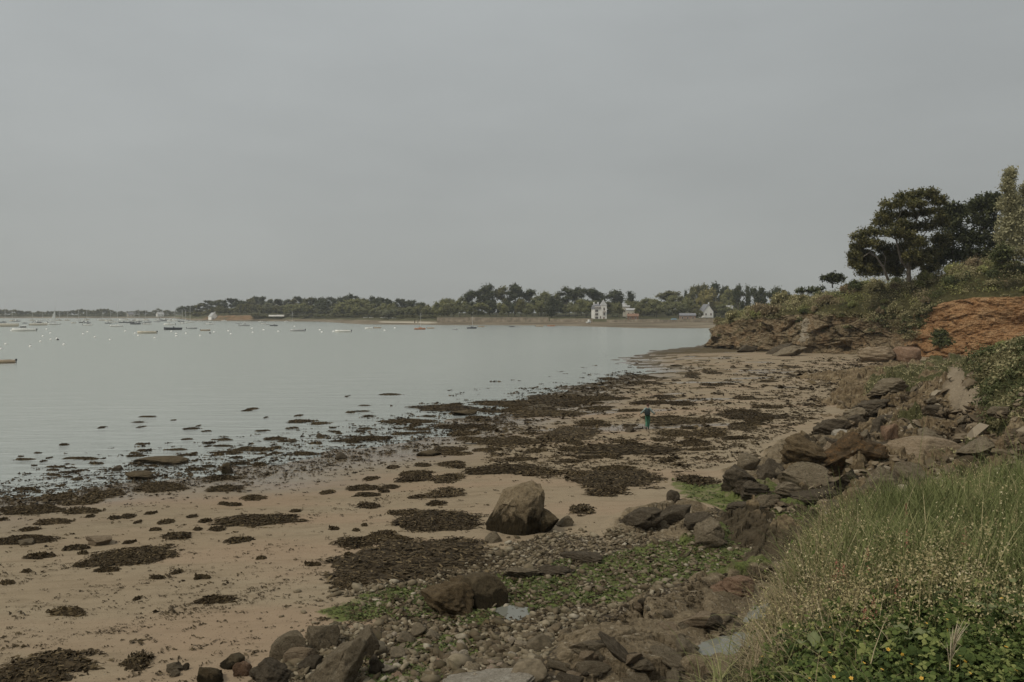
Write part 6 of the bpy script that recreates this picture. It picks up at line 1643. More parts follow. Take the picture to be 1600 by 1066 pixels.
# leafy ground cover in front: three-part leaves with toothed edges
def trifoliate(C, size, tilt, rng):
    prof = np.array([(0, 0), (0.3, 0.27), (0.5, 0.38), (0.62, 0.34), (0.84, 0.32), (1.0, 0.0)])
    outl = np.concatenate([prof, prof[-2:0:-1] * np.array([1, -1])])
    m = len(outl); n = len(C); a0 = rng.random(n) * 6.28
    nn = np.stack([rng.normal(size=n) * tilt, rng.normal(size=n) * tilt, np.ones(n)], 1); nn /= np.linalg.norm(nn, axis=1)[:, None]
    Vs, Fs_ = [], []; base = 0
    for j in range(3):
        a = a0 + (j - 1) * 1.75
        d = np.stack([np.cos(a), np.sin(a), 0 * a], 1); d -= nn * (d * nn).sum(1)[:, None]; d /= np.linalg.norm(d, axis=1)[:, None]
        s_ = np.cross(nn, d)
        V = C[:, None, :] + size[:, None, None] * (outl[None, :, :1] * d[:, None] + outl[None, :, 1:] * s_[:, None]
             + (np.abs(outl[None, :, 1:]) * 0.35 - 0.25 * outl[None, :, :1] ** 2 + 0.04 * rng.normal(size=(n, m, 1))) * nn[:, None])
        Vs.append(V.reshape(-1, 3))
        b = (np.arange(n) * m)[:, None] + base
        tri = [(0, i, i + 1) for i in range(1, m - 1)] if False else [(i, i + 1, m - i) if i else (0, 1, m - 1) for i in range(0, 5)] + [(i + 1, m - i - 1, m - i) for i in range(1, 4)]
        Fs_.append((b[:, :, None] + np.array(tri)[None]).reshape(-1, 3)); base += n * m
    return np.concatenate(Vs), np.concatenate(Fs_), m
x, y, z, u, v, ex = bank_pts(15000, 1060, 1720, 850, 1200, lambda u, v, x, y, ex: np.interp(v - 34 + np.interp(u, [1180, 1300, 1600], [-30, 0, 15]) + 22 * fbm(np.stack([x / .4, y / .4, 0 * x], 1), 2), [925, 985, 1020], [0.0, 0.75, 1]) * np.where(ex < -0.1, 0.35, 1), 2.6, 4.6)
n = len(x); hgt = 0.04 + 0.11 * vr.random(n) ** 0.8 + 0.06 * fbm(np.stack([x / 0.35, y / 0.35, 0 * x], 1), 2)
C = np.stack([x, y, z + hgt], 1)
V, F, m_ = trifoliate(C, 0.0215 * np.exp(0.3 * vr.normal(size=n)), 0.6, vr)
tone = np.clip(0.05 + 2.8 * hgt + 0.34 * vr.normal(size=n), 0, 1)  # lower leaves coloured darker, painting the shade in the gaps
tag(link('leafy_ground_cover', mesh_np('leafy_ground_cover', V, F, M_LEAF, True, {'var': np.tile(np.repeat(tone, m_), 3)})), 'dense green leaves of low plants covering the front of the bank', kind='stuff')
grass('leaf_stalks', x, y, z, hgt * 1.05, 0.0025, 0.12, M_LEAF, 'thin stalks of the leafy plants', 2, 0.5, 0.4 + 0 * x)

def at_bank(u, v, lift=0.0):
    y = 4.0
    for _ in range(30):
        x = (u - 800) / F_PX * y; z = float(bank_h(np.array([x]), np.array([y]))[0][0]) + lift
        y = 0.5 * y + 0.5 * F_PX * (EYE - z) / (v - HZ)
    return (u - 800) / F_PX * y, y, z
# yellow flowers, each one
petal = MB()
for k in range(5):
    a = k * 2 * math.pi / 5; c, s = math.cos(a), math.sin(a); pts = [(0.05, -0.10, 0.0), (0.55, -0.42, 0.14), (1.0, -0.30, 0.22), (1.08, 0.0, 0.20), (1.0, 0.30, 0.22), (0.55, 0.42, 0.14), (0.05, 0.10, 0.0)]
    petal.add([(p[0] * c - p[1] * s, p[0] * s + p[1] * c, p[2] + 0.02 * (k % 2)) for p in pts], [tuple(range(7))])
petals = petal.mesh('petals', M_YEL, False)
mb = MB(); mb.add([tuple(v * np.array([.22, .22, .14]) + np.array([0, 0, .08])) for v in ICO[1][0]], [tuple(f) for f in ICO[1][1]]); M_HEART = plain('flower_heart', (0.42, 0.22, 0.02)); heart = mb.mesh('heart', M_HEART, True)
mb = MB(); mb.tube([(0, 0, 0), (0.3, 0.2, -6), (0.6, 0.0, -12)], [0.09, 0.1, 0.12], 5); stalk = mb.mesh('stalk', M_STEM, True)
for (u, v) in [(1297, 980), (1340, 986), (1351, 998), (1387, 1015), (1411, 1022), (1350, 1036), (1352, 1044), (1388, 1015), (1296, 1020), (1281, 1042), (1303, 1058), (1378, 1046), (1448, 974), (1480, 968), (1481, 985), (1410, 1023), (1424, 1038), (1508, 1034), (1516, 1052),
               (1572, 1011), (1500, 1025), (1497, 1041), (1191, 1026), (1260, 1002), (1565, 935), (1188, 1037), (1545, 968), (1330, 1060), (1265, 1060), (1440, 1060), (1588, 1048)]:
    x, y, z = at_bank(u, v, 0.20)
    f = empty('yellow_flower', (x, y, z), vr.random() * 6.28, 'small yellow five-petalled flower above the leafy plants of the bank', 'flower', 'yellow flowers on the bank')
    sc = 0.007 * (0.75 + 0.5 * vr.random()); f.rotation_euler = (vr.normal() * 0.4 + 0.45, vr.normal() * 0.3, vr.random() * 6.28)
    link('petals', petals, f, scale=(sc,) * 3); link('heart', heart, f, scale=(sc,) * 3); link('stalk', stalk, f, scale=(sc,) * 3)
# reddish sorrel spikes, each one
for i, (u, v, h, lab) in enumerate([(1307, 910, 40, 'orange red sorrel spike near the left brow of the bank'), (1318, 908, 30, 'shorter orange sorrel spike right beside the orange red one'), (1356, 895, 40, 'pink red sorrel spike left of centre in the herbs'),
        (1402, 935, 38, 'pale pink sorrel spike in the middle of the herbs'), (1365, 962, 34, 'deep pink sorrel spike low in the herbs just above the leafy plants'), (1352, 970, 24, 'short pink sorrel spike left of the deep pink one'),
        (1417, 870, 46, 'tall pinkish brown sorrel spike in the taller grass'), (1508, 852, 30, 'reddish sorrel spike at the edge of the tall grass right of centre'), (1416, 810, 26, 'small red sorrel spike far up in the long grass')]):
    x, y, z = at_bank(u, v, 0.16)
    hm = h / F_PX * y; r = np.random.default_rng(500 + i)
    s = empty('sorrel', (x, y, z - 0.18), 0, lab, 'wild flower')
    mb = MB(); mb.tube([(0, 0, 0), (0.004, 0, 0.12), (0.01, 0.005, 0.18 + hm)], [0.002, 0.0018, 0.001], 5); mb.build('stem', M_STEM, s, True)
    q = r.random(70); C = np.stack([r.normal(size=70) * 0.011 * (1.2 - q), r.normal(size=70) * 0.011 * (1.2 - q), 0.17 + hm * q], 1)
    V, F, kk = cards(C, 0.008 * (0.6 + 0.7 * r.random(70)), r, 0.8)
    link('spike', mesh_np('spike', V, F, M_REDF, False), s)
# broad leaved plants: each leaf a part
def leaf_mesh(n=7):
    V, F = [], []
    for i in range(n + 1):
        t_ = i / n; w = 0.34 * math.sin(math.pi * min(1, t_ * 0.93 + 0.05)) ** 0.8 * (1.1 - 0.4 * t_); zc = 0.30 * t_ - 0.42 * t_ * t_
        V += [(t_, -w, zc + 0.09 * math.sin(i * 2.1)), (t_, 0, zc - 0.06), (t_, w, zc + 0.09 * math.cos(i * 1.7))]
    for i in range(n):
        b = 3 * i; F += [(b, b + 1, b + 4, b + 3), (b + 1, b + 2, b + 5, b + 4)]
    return mesh_np('leaf', np.array(V), np.array(F), M_DOCK, True, {'var': np.tile([0.3, 0.75, 0.45], n + 1)})
LEAF = leaf_mesh()
for i, (u, v, sc, num, lab) in enumerate([(1538, 966, 0.06, 4, 'plant with broad grey green leaves left of the seed grass stalks'), (1552, 945, 0.05, 3, 'broad-leaved plant standing in front of the seeding herbs'), (1592, 975, 0.065, 4, 'broad grey leaved plant at the right edge of the bank'),
        (1587, 935, 0.05, 3, 'small broad-leaved plant at the right edge, higher up the bank'), (1424, 1010, 0.075, 4, 'grey green broad-leaved plant among the leafy ground cover'), (1270, 1030, 0.085, 4, 'pale broad-leaved plant at the left end of the leafy ground cover'), (1460, 938, 0.06, 3, 'single grey leaves standing out of the herbs in the middle of the bank')]):
    x, y, z = at_bank(u, v, 0.10); p = empty('broad_leaved_plant', (x, y, z - 0.08), 0, lab, 'plant')
    for k in range(num):
        a = k * 2.4 + i; o = link('leaf', LEAF, p, (0.01 * math.cos(a), 0.01 * math.sin(a), 0.12 + 0.02 * (k % 3)), (vr.normal() * 0.25, -0.25 + vr.normal() * 0.25, a), (sc * (0.8 + 0.4 * vr.random()),) * 3)
    mb = MB()
    for k in range(num):
        a = k * 2.4 + i; mb.tube([(0, 0, 0), (0.01 * math.cos(a), 0.01 * math.sin(a), 0.12 + 0.02 * (k % 3))], [0.003, 0.0025], 5)
    mb.build('stems', M_STEM, p, True)
# the pale seed grass in front
x, y, z = at_bank(1482, 1100, 0.0)
sg = empty('seed_grass', (x, y, z), 0, 'pale feathery grass seed head standing in front of the leafy plants', 'grass stalk')
mb = MB(); hh = 0.21; mb.tube([(0, 0, 0), (0.004, 0.0, 0.11), (0.008, 0, hh)], [0.0022, 0.002, 0.0014], 5); mb.build('stem', M_STRAW, sg, True)
mb = MB()
for k in range(26):
    a = vr.normal() * 0.20 + 0.22; b = vr.normal() * 0.2; q = vr.random(); L = 0.06 + 0.07 * vr.random(); x0, z0 = 0.004 + 0.02 * q, hh * (0.72 + 0.5 * q)
    mb.tube([(x0, 0, z0), (x0 + math.sin(a) * L * .5, math.sin(b) * L * .5, z0 + L * .5), (x0 + math.sin(a * 1.4) * L, math.sin(b) * L, z0 + L)], [0.0014, 0.0011, 0.0003], 4)
mb.build('seed_head', M_STRAW, sg, True)

# ================================================================== houses, walls and other built things of the far shore
M_WHITE = plain('white_render', (0.72, 0.70, 0.66), 0.8, 0.2, 0.06, 0.6)
M_CREAM = plain('cream_render', (0.50, 0.46, 0.38), 0.85, 0.2, 0.1, 0.6)
M_SLATE = plain('slate_roof', (0.17, 0.17, 0.18), 0.6, 0.3, 0.25, 2.0)
M_PALESLATE = plain('pale_slate', (0.34, 0.34, 0.33), 0.6, 0.3, 0.15, 2.0)
M_GLASS = plain('dark_window', (0.045, 0.05, 0.055), 0.15, 0.6, 0.2)
M_TRIM = plain('stone_trim', (0.45, 0.38, 0.32), 0.8, 0.2, 0.1)
M_REDWOOD = plain('red_brown_boards', (0.20, 0.12, 0.08), 0.8, 0.2, 0.25, 1.0)
M_WALL = plain('sea_wall_stone', (0.26, 0.22, 0.165), 0.9, 0.15, 0.35, 0.35)
M_BLUE = plain('blue_tarpaulin', (0.12, 0.22, 0.28), 0.6, 0.3)

def local_frame(u, d, toward=None):
    x, y, z = far_pt(u, d); return x, y, z, math.atan2(-x, y) * -1.0
def facing(x, y): return -math.atan2(x, y)            # turn about Z so that local -Y looks at the viewer's shore

def window(parent, c, w, h, rz=0.0, mat=M_GLASS):
    """c: centre on the wall's outer face; rz turns the outward -Y normal"""
    ca, sa = math.cos(rz), math.sin(rz)
    fr = MB().box((0, 0.05, 0), (w + 0.36, 0.22, h + 0.36)).build('window', M_TRIM, parent, loc=c, rot=(0, 0, rz))
    MB().box((0, -0.085, 0), (w, 0.06, h)).build('pane', mat, fr)
    MB().box((0, -0.04, -h / 2 - 0.16), (w + 0.5, 0.34, 0.12)).build('sill', M_TRIM, fr)
    return fr

# white house with the corner tower
d = 640.0; s = d / F_PX
x, y, z = far_pt(936, 632)
z -= 0.1
W_, D_, Hb = 11.5 * s, 9.0, 16.5 * s * 1.0
h0 = empty('tower_house', (x, y + 5, z - 0.6), facing(x, y) + 0.28, 'tall white house with a pointed corner tower standing on the far shore', 'house')
MB().box((-1.6, 0, Hb / 2), (W_, D_, Hb)).build('wall', M_WHITE, h0)
mb = MB(); e_ = 0.35; xa, xb, ya, yb = -1.6 - W_ / 2 - e_, -1.6 + W_ / 2 + e_, -D_ / 2 - e_, D_ / 2 + e_
mb.loft([[(xa, ya, Hb + .01), (xb, ya, Hb + .01), (xb, yb, Hb + .01), (xa, yb, Hb + .01)], [(xa + .7, ya + .8, Hb + 3.0), (xb - .7, ya + .8, Hb + 3.0), (xb - .7, yb - .8, Hb + 3.0), (xa + .7, yb - .8, Hb + 3.0)], [(xa + 2.4, -0.2, Hb + 4.3), (xb - 2.4, -0.2, Hb + 4.3), (xb - 2.4, 0.2, Hb + 4.3), (xa + 2.4, 0.2, Hb + 4.3)]])
rf = mb.build('roof', M_SLATE, h0)
for cx_ in (-3.2, 0.2): MB().box((cx_, 1.5, Hb + 4.6), (0.9, 0.7, 2.2)).build('chimney', M_WHITE, rf)
TX, TW, TH = W_ / 2 + 0.2, 4.4, 22.5 * s
tw = MB().box((TX, -D_ / 2 + 1.2, TH / 2), (TW, TW, TH)).build('tower', M_WHITE, h0)
mb = MB(); q = TW / 2 + 0.3; cx_, cy_ = TX, -D_ / 2 + 1.2
mb.loft([[(cx_ - q, cy_ - q, TH + .01), (cx_ + q, cy_ - q, TH + .01), (cx_ + q, cy_ + q, TH + .01), (cx_ - q, cy_ + q, TH + .01)], [(cx_ - q * .5, cy_ - q * .5, TH + 2.2), (cx_ + q * .5, cy_ - q * .5, TH + 2.2), (cx_ + q * .5, cy_ + q * .5, TH + 2.2), (cx_ - q * .5, cy_ + q * .5, TH + 2.2)], [(cx_ - .05, cy_ - .05, TH + 4.6), (cx_ + .05, cy_ - .05, TH + 4.6), (cx_ + .05, cy_ + .05, TH + 4.6), (cx_ - .05, cy_ + .05, TH + 4.6)]])
mb.build('spire', M_PALESLATE, tw)
yf = -D_ / 2 - 0.02
for zz in (1.6, 4.4, 7.2):
    for xx in (-1.6 - W_ / 2 + 1.3, -1.6 - 0.5, ):
        window(h0, (xx, yf, zz), 0.9, 1.5)
for xx in (-1.6 - W_ / 2 + 1.2, -1.6 - 0.2, -1.6 + 1.5):
    dm = MB().box((xx, -D_ / 2 + 0.5, Hb + 1.15), (1.4, 1.6, 2.1)).build('dormer', M_WHITE, rf)
    window(h0, (xx, -D_ / 2 - 0.31, Hb + 1.1), 0.7, 1.2)
for zz in (4.6, 8.6, ): window(h0, (TX, -D_ / 2 + 1.2 - TW / 2 - 0.02, zz), 0.9, 1.9)
bal = MB().box((TX, -D_ / 2 + 1.2 - TW / 2 - 0.6, 6.5), (2.6, 1.2, 0.25)).build('balcony', M_TRIM, h0)
window(h0, (0.6, yf, 2.0), 0.7, 1.6)
MB().box((TX - 0.2, -D_ / 2 + 1.2 - TW / 2 - 0.03, 1.1), (1.1, 0.12, 2.2)).build('door', M_REDWOOD, h0)

def gable_house(name, label, u, d, w, dpt, hw, hr, mat, rz, dz=0.0, windows=3, roof=M_SLATE, ridge='x'):
    x, y, z = far_pt(u, d); e = empty(name, (x, y, z + dz), facing(x, y) + rz, label, 'house')
    mb = MB()
    if ridge == 'x':
        mb.box((0, 0, hw / 2), (w, dpt, hw)); mb.add([(-w / 2, -dpt / 2, hw), (-w / 2, dpt / 2, hw), (-w / 2, 0, hw + hr), (w / 2, -dpt / 2, hw), (w / 2, dpt / 2, hw), (w / 2, 0, hw + hr)], [(0, 2, 1), (3, 4, 5)])
        mb.build('wall', mat, e); o = 0.4; rb_ = MB()
        for sg_ in (-1, 1): rb_.loft([[(-w / 2 - o, sg_ * (dpt / 2 + o), hw - 0.25), (w / 2 + o, sg_ * (dpt / 2 + o), hw - 0.25), (w / 2 + o, 0, hw + hr + .12), (-w / 2 - o, 0, hw + hr + .12)], [(-w / 2 - o, sg_ * (dpt / 2 + o), hw), (w / 2 + o, sg_ * (dpt / 2 + o), hw), (w / 2 + o, 0, hw + hr + .4), (-w / 2 - o, 0, hw + hr + .4)]])
    else:
        mb.box((0, 0, hw / 2), (w, dpt, hw)); mb.add([(-w / 2, -dpt / 2, hw), (w / 2, -dpt / 2, hw), (0, -dpt / 2, hw + hr), (-w / 2, dpt / 2, hw), (w / 2, dpt / 2, hw), (0, dpt / 2, hw + hr)], [(0, 1, 2), (3, 5, 4)])
        mb.build('wall', mat, e); o = 0.4; rb_ = MB()
        for sg_ in (-1, 1): rb_.loft([[(sg_ * (w / 2 + o), -dpt / 2 - o, hw - 0.25), (sg_ * (w / 2 + o), dpt / 2 + o, hw - 0.25), (0, dpt / 2 + o, hw + hr + .12), (0, -dpt / 2 - o, hw + hr + .12)], [(sg_ * (w / 2 + o), -dpt / 2 - o, hw), (sg_ * (w / 2 + o), dpt / 2 + o, hw), (0, dpt / 2 + o, hw + hr + .4), (0, -dpt / 2 - o, hw + hr + .4)]])
    rf = rb_.build('roof', roof, e); MB().box((w * 0.3, 0.3, hw + hr * 0.9), (0.8, 0.7, hr * 0.9)).build('chimney', mat, rf)
    for k in range(windows): window(e, ((k - (windows - 1) / 2) * w / max(windows, 1), -dpt / 2 - 0.02, hw * 0.55), 0.9, 1.3)
    return e
gable_house('gable_house', 'white house with a steep gable half hidden by trees right on the far shore', 1103, 640, 8.5, 9, 4.8, 5.6, M_WHITE, 0.45, 0.3, 2, ridge='y')
gable_house('garden_house', 'small white two-storey house with a terrace between trees, right of the tower house', 978, 662, 5.5, 7, 8.4, 2.4, M_CREAM, 0.1, 0.6, 2, M_PALESLATE)
tr = gable_house('terrace_house', 'low white flat-fronted house below the small two-storey one', 985, 648, 7.0, 6, 6.2, 1.2, M_CREAM, 0.1, 0.2, 2, M_PALESLATE)
gable_house('wooden_hut', 'reddish brown wooden hut on the far shore right of the tower house', 989, 622, 8.5, 5, 3.2, 1.6, M_REDWOOD, 0.0, -0.2, 2, M_REDWOOD)
gable_house('shore_house', 'low brick coloured house at the foot of the trees near the headland tip', 1074, 618, 12.0, 6, 4.2, 1.4, plain('brick', (0.28, 0.20, 0.155), 0.9), 0.1, -0.6, 3)
gable_house('white_cottage', 'small white cottage at the shore below the far headland wood', 333, 945, 8.5, 7, 4.2, 4.5, M_WHITE, 0.5, -1.6, 2, M_PALESLATE, 'y')
gable_house('white_cottage', 'tiny white cottage low in the wood far across the bay', 250, 1522, 12, 8, 4.0, 4.0, M_WHITE, 0.3, 0.0, 2, M_PALESLATE)
gable_house('white_cottage', 'second tiny white cottage at the water far across the bay, left of its twin', 204, 1522, 10, 8, 4.0, 4.0, M_CREAM, 0.2, 0.0, 2, M_SLATE)
gable_house('white_cottage', 'white bungalow roofline just above the headland scrub near the gable house', 1140, 650, 5, 6, 5.0, 2.0, M_WHITE, 0.0, 2.5, 1, M_PALESLATE)
# walls
def wall(name, label, u0, u1, d0, d1, z0, h, thick, mat, coping=None):
    x0, y0, _ = far_pt(u0, d0); x1, y1, _ = far_pt(u1, d1)
    L = math.hypot(x1 - x0, y1 - y0); e = empty(name, ((x0 + x1) / 2, (y0 + y1) / 2, z0), math.atan2(y1 - y0, x1 - x0), label, 'wall')
    n = max(2, int(L / 9)); mb = MB()
    for k in range(n): mb.box(((k + 0.5 - n / 2) * L / n, 0.12 * ((k * 7) % 3 - 1), h / 2 + 0.08 * ((k * 5) % 4 - 1.5)), (L / n - 0.03, thick, h + 0.1 * ((k * 5) % 4 - 1.5)))
    mb.build('stonework', mat, e)
    if coping: MB().box((0, 0, h + 0.32), (L, thick + 0.5, 0.28)).build('coping', coping, e)
    return e
wall('sea_wall', 'long pale stone sea wall along the far shore in front of the tall pines', 683, 858, 640, 622, 1.4, 3.8, 1.2, M_WALL, plain('wall_top', (0.33, 0.29, 0.22), 0.9))
wall('sea_wall', 'lower stone wall continuing right from the long sea wall to the tower house', 860, 926, 622, 612, 1.4, 3.2, 1.2, M_WALL)
wall('garden_wall', 'low stone garden wall along the shore right of the tower house', 948, 1072, 606, 600, 1.8, 2.2, 1.0, M_WALL)
wall('shore_wall', 'stone quay wall in front of the white gable house', 1062, 1130, 600, 600, 1.8, 3.0, 1.2, M_WALL)
wall('white_wall', 'long low white wall among the olive trees of the far slope', 420, 444, 905, 903, 5.2, 1.9, 0.5, M_WHITE)
x, y, z = far_pt(1053, 606)
bt = empty('covered_boat', (x, y, z + 0.2), 0.2, 'blue tarpaulin over a boat laid up on the far shore', 'boat')
mb = MB(); mb.loft([[(-2.6, -.9, 0), (2.6, -.9, 0), (2.6, .9, 0), (-2.6, .9, 0)], [(-2.4, -1, 1.4), (2.4, -1, 1.4), (2.4, 1, 1.4), (-2.4, 1, 1.4)], [(-1.8, -.1, 2.3), (1.8, -.1, 2.3), (1.8, .1, 2.3), (-1.8, .1, 2.3)]]); mb.build('tarpaulin', M_BLUE, bt)
# two posts standing in the mud left of the sea wall
for (u, lab) in ((648, 'left of two dark mooring posts on the pale beach before the sea wall'), (653, 'right of two dark mooring posts on the pale beach before the sea wall')):
    x, y, z = far_pt(u, 640); mb = MB(); mb.tube([(0, 0, -0.5), (0.05, 0, 2.4), (0.05, 0, 3.0)], [0.28, 0.26, 0.2], 8); tag(mb.build('mooring_post', M_DRK, None, True, loc=(x, y, z)), lab, 'post')

# ================================================================== boats
M_HULLW = plain('white_hull', (0.66, 0.66, 0.62), 0.35, 0.5, 0.05)
M_HULLG = plain('grey_hull', (0.36, 0.37, 0.37), 0.4, 0.5, 0.06)
M_HULLD = plain('dark_hull', (0.045, 0.05, 0.06), 0.4, 0.5, 0.1)
M_HULLT = plain('tan_hull', (0.36, 0.28, 0.19), 0.5, 0.4, 0.1)
M_HULLO = plain('orange_hull', (0.33, 0.15, 0.075), 0.5, 0.4, 0.1)
M_HULLC = plain('cream_hull', (0.50, 0.46, 0.37), 0.45, 0.4, 0.06)
M_ANTI = plain('dark_bottom_paint', (0.06, 0.06, 0.065), 0.6)
M_ALU = plain('aluminium_mast', (0.48, 0.48, 0.47), 0.35, 0.5, 0.05, metallic=0.0)
M_SAIL = plain('sailcloth', (0.66, 0.66, 0.63), 0.7, 0.2, 0.04)
M_BLK = plain('black_plastic', (0.025, 0.025, 0.028), 0.4, 0.4)
M_BUOY = plain('white_buoy', (0.72, 0.72, 0.68), 0.35, 0.4, 0.06)
M_COVER = plain('sail_cover', (0.06, 0.08, 0.12), 0.7)

def hull_mb(L, B, H, draft=0.12, sheer=0.16, stern=0.85, n=12):
    """lofted hull, bow at +X"""
    rings = []
    for i in range(n + 1):
        t_ = i / n; x = -L / 2 + L * t_
        b = B / 2 * (stern + (1 - stern) * min(1, t_ / 0.35)) * (1 - max(0, (t_ - 0.45) / 0.55) ** 2.2) + 0.01
        top = H * (1 + sheer * 2 * max(0, t_ - 0.3) ** 1.5); k = -draft * (1 - max(0, (t_ - 0.75) / 0.25) ** 2)
        xx = x + 0.10 * L * max(0, t_ - 0.8)
        rings.append([(xx, -b, top), (xx, -b * 0.92, top * 0.35), (x, -b * 0.5, k), (x, b * 0.5, k), (xx, b * 0.92, top * 0.35), (xx, b, top)])
    return MB().loft(rings)
def deck_mb(L, B, H, stern=0.85, x0=-0.48, x1=0.46, z=0.92, w=0.94):
    rings = []; n = 8
    for i in range(n + 1):
        t_ = (x0 + (x1 - x0) * i / n) + 0.5; x = -L / 2 + L * t_
        b = w * B / 2 * (stern + (1 - stern) * min(1, t_ / 0.35)) * (1 - max(0, (t_ - 0.45) / 0.55) ** 2.2)
        top = z * H * (1 + 0.32 * max(0, t_ - 0.3) ** 1.5); rings.append([(x, -b, top), (x, b, top), (x, b, top - 0.06), (x, -b, top - 0.06)])
    return MB().loft(rings)
def outboard(parent, L, s=1.0):
    o = MB().box((-L / 2 - 0.18 * s, 0, 0.75 * s), (0.42 * s, 0.36 * s, 0.5 * s)).box((-L / 2 - 0.16 * s, 0, 0.2 * s), (0.2 * s, 0.14 * s, 0.9 * s)).build('outboard_motor', M_BLK, parent)
    return o
def boat_at(u, v): d = F_PX * EYE / (v - HZ); return (u - 800) / F_PX * d, d
def boat(kind, u, v, wpx, label, hull=M_HULLW, group=None, mast=None, rz=0.0, cat=None):
    x, y = boat_at(u, v); Lp = wpx / F_PX * y; rz0 = facing(x, y) * 1 + rz
    nm = {'sail': 'sailboat', 'motor': 'motorboat', 'open': 'open_boat', 'rib': 'inflatable_boat'}[kind]
    L = Lp / max(0.5, abs(math.cos(rz))); B = min(2.9, 0.34 * L + 0.3); H = 0.105 * L + 0.12 if kind != 'sail' else 0.085 * L + 0.25
    e = empty(nm, (x, y, 0), rz0, label, cat or 'boat', group)
    hull_mb(L, B, H).build('hull', hull, e, True)
    deck_mb(L, B, H).build('deck', M_HULLC if hull is not M_HULLD else M_HULLG, e)
    if kind == 'sail':
        MB().loft([[(-0.12 * L, -B * .28, H), (0.2 * L, -B * .2, H * 1.05), (0.2 * L, B * .2, H * 1.05), (-0.12 * L, B * .28, H)], [(-0.11 * L, -B * .25, H + .42), (0.15 * L, -B * .16, H + .36), (0.15 * L, B * .16, H + .36), (-0.11 * L, B * .25, H + .42)]]).build('cabin', hull, e)
        mh = (v - mast) / F_PX * y if mast else 1.25 * L
        r_ = max(0.065, 0.00016 * y)
        mb = MB(); mb.tube([(0.08 * L, 0, H), (0.08 * L, 0, mh * 0.5), (0.075 * L, 0, mh)], [r_, r_, r_ * 0.75], 6); mt = mb.build('mast', M_ALU, e, True)
        mb = MB(); mb.tube([(0.08 * L, 0, H + 1.0), (-0.36 * L, 0, H + 1.05)], [r_ * 0.8, r_ * 0.7], 6); mb.build('boom', M_COVER, e, True)
        mb = MB()
        for p in ((0.5 * L, 0, H * 1.2), (-0.49 * L, 0, H), (0.06 * L, B * .45, H), (0.06 * L, -B * .45, H)): mb.tube([p, (0.076 * L, 0, mh * 0.97)], [0.012, 0.012], 4)
        mb.build('rigging', M_ALU, e)
    elif kind == 'motor':
        MB().loft([[(-0.1 * L, -B * .34, H * .95), (0.22 * L, -B * .26, H), (0.22 * L, B * .26, H), (-0.1 * L, B * .34, H * .95)], [(-0.08 * L, -B * .3, H + .16 * L), (0.12 * L, -B * .22, H + .15 * L), (0.12 * L, B * .22, H + .15 * L), (-0.08 * L, B * .3, H + .16 * L)]]).build('cabin', M_HULLW, e)
        MB().loft([[(-0.085 * L, -B * .335, H + .055 * L), (0.205 * L, -B * .257, H + .055 * L), (0.205 * L, B * .257, H + .055 * L), (-0.085 * L, B * .335, H + .055 * L)], [(-0.08 * L, -B * .317, H + .12 * L), (0.16 * L, -B * .24, H + .115 * L), (0.16 * L, B * .24, H + .115 * L), (-0.08 * L, B * .317, H + .12 * L)]]).build('windscreen', M_GLASS, e)
        outboard(e, L, min(1.2, L / 6))
    elif kind == 'open':
        for k, tx_ in enumerate((-0.22, 0.1)): MB().box((tx_ * L, 0, H * .8), (0.28, B * .82, 0.06)).build('thwart', M_HULLT, e)
        MB().box((0, B * .4, H * 1.02), (L * .7, 0.07, 0.07)).box((0, -B * .4, H * 1.02), (L * .7, 0.07, 0.07)).build('gunwale', M_HULLT, e)
        outboard(e, L, min(1.1, L / 5.5))
    elif kind == 'rib':
        for sg_ in (-1, 1):
            mb = MB(); mb.tube([(-0.52 * L, sg_ * B * .42, H * .9), (0.15 * L, sg_ * B * .42, H * .95), (0.38 * L, sg_ * B * .28, H * 1.1), (0.5 * L, 0, H * 1.3)], [0.26, 0.28, 0.27, 0.22], 8); mb.build('tube', M_HULLD, e, True)
        MB().box((-0.05 * L, 0, H + .35), (0.6, 0.6, 0.8)).build('console', M_BLK, e); outboard(e, L, 1.1)
    return e

boat('sail', 4, 510.5, 42, 'sailboat at the left edge with its raked mast', M_HULLC, mast=467)
b_ = boat('sail', 85, 507.5, 17, 'sailboat with a tall thin mast and white furled sail left in the bay', M_HULLW, mast=464, rz=0.3)
mb = MB(); mb.add([(-0.2, 0, 1.8), (0.3, 0, 11), (0.5, 0.05, 2.0), (-3.0, 0.3, 1.8), (-3.0, 0.4, 1.9)], [(0, 2, 1), (0, 1, 3), (3, 1, 4)]); mb.build('sail', M_SAIL, b_)
boat('sail', 182, 510.5, 18, 'small white sailboat with bare mast in front of the crowded moorings', M_HULLW, mast=477)
boat('motor', 38, 517.5, 32, 'white motorboat with a long low cabin near the left edge', M_HULLW, rz=math.pi)
boat('motor', 60, 508.5, 24, 'low motorboat with a dark windscreen just behind the long low motorboat', M_HULLC)
boat('open', 4, 567.5, 34, 'tan open boat with a black outboard cut by the left edge, the nearest boat', M_HULLT, rz=math.pi)
boat('motor', 137, 508.5, 13, 'small white cabin boat alone between the left moorings and the small sailboat', M_HULLW)
boat('motor', 212, 507, 14, 'dark blue hulled motorboat in the middle of the moorings', M_HULLD)
boat('motor', 230, 507, 13, 'white low motorboat right of the dark hulled one', M_HULLW)
boat('open', 230, 521, 27, 'cream open boat with an outboard, alone in front of the moorings', M_HULLC, rz=math.pi)
boat('rib', 270, 515.5, 25, 'dark inflatable boat in front of the moorings', M_HULLD, rz=math.pi)
boat('open', 300, 514, 15, 'small grey dinghy right of the dark inflatable', M_HULLG)
boat('motor', 265, 508, 16, 'long white motorboat behind the dark inflatable', M_HULLW, rz=math.pi)
boat('sail', 284, 505.5, 10, 'white sailboat with bare mast below the tip of the headland wood', M_HULLW, mast=484)
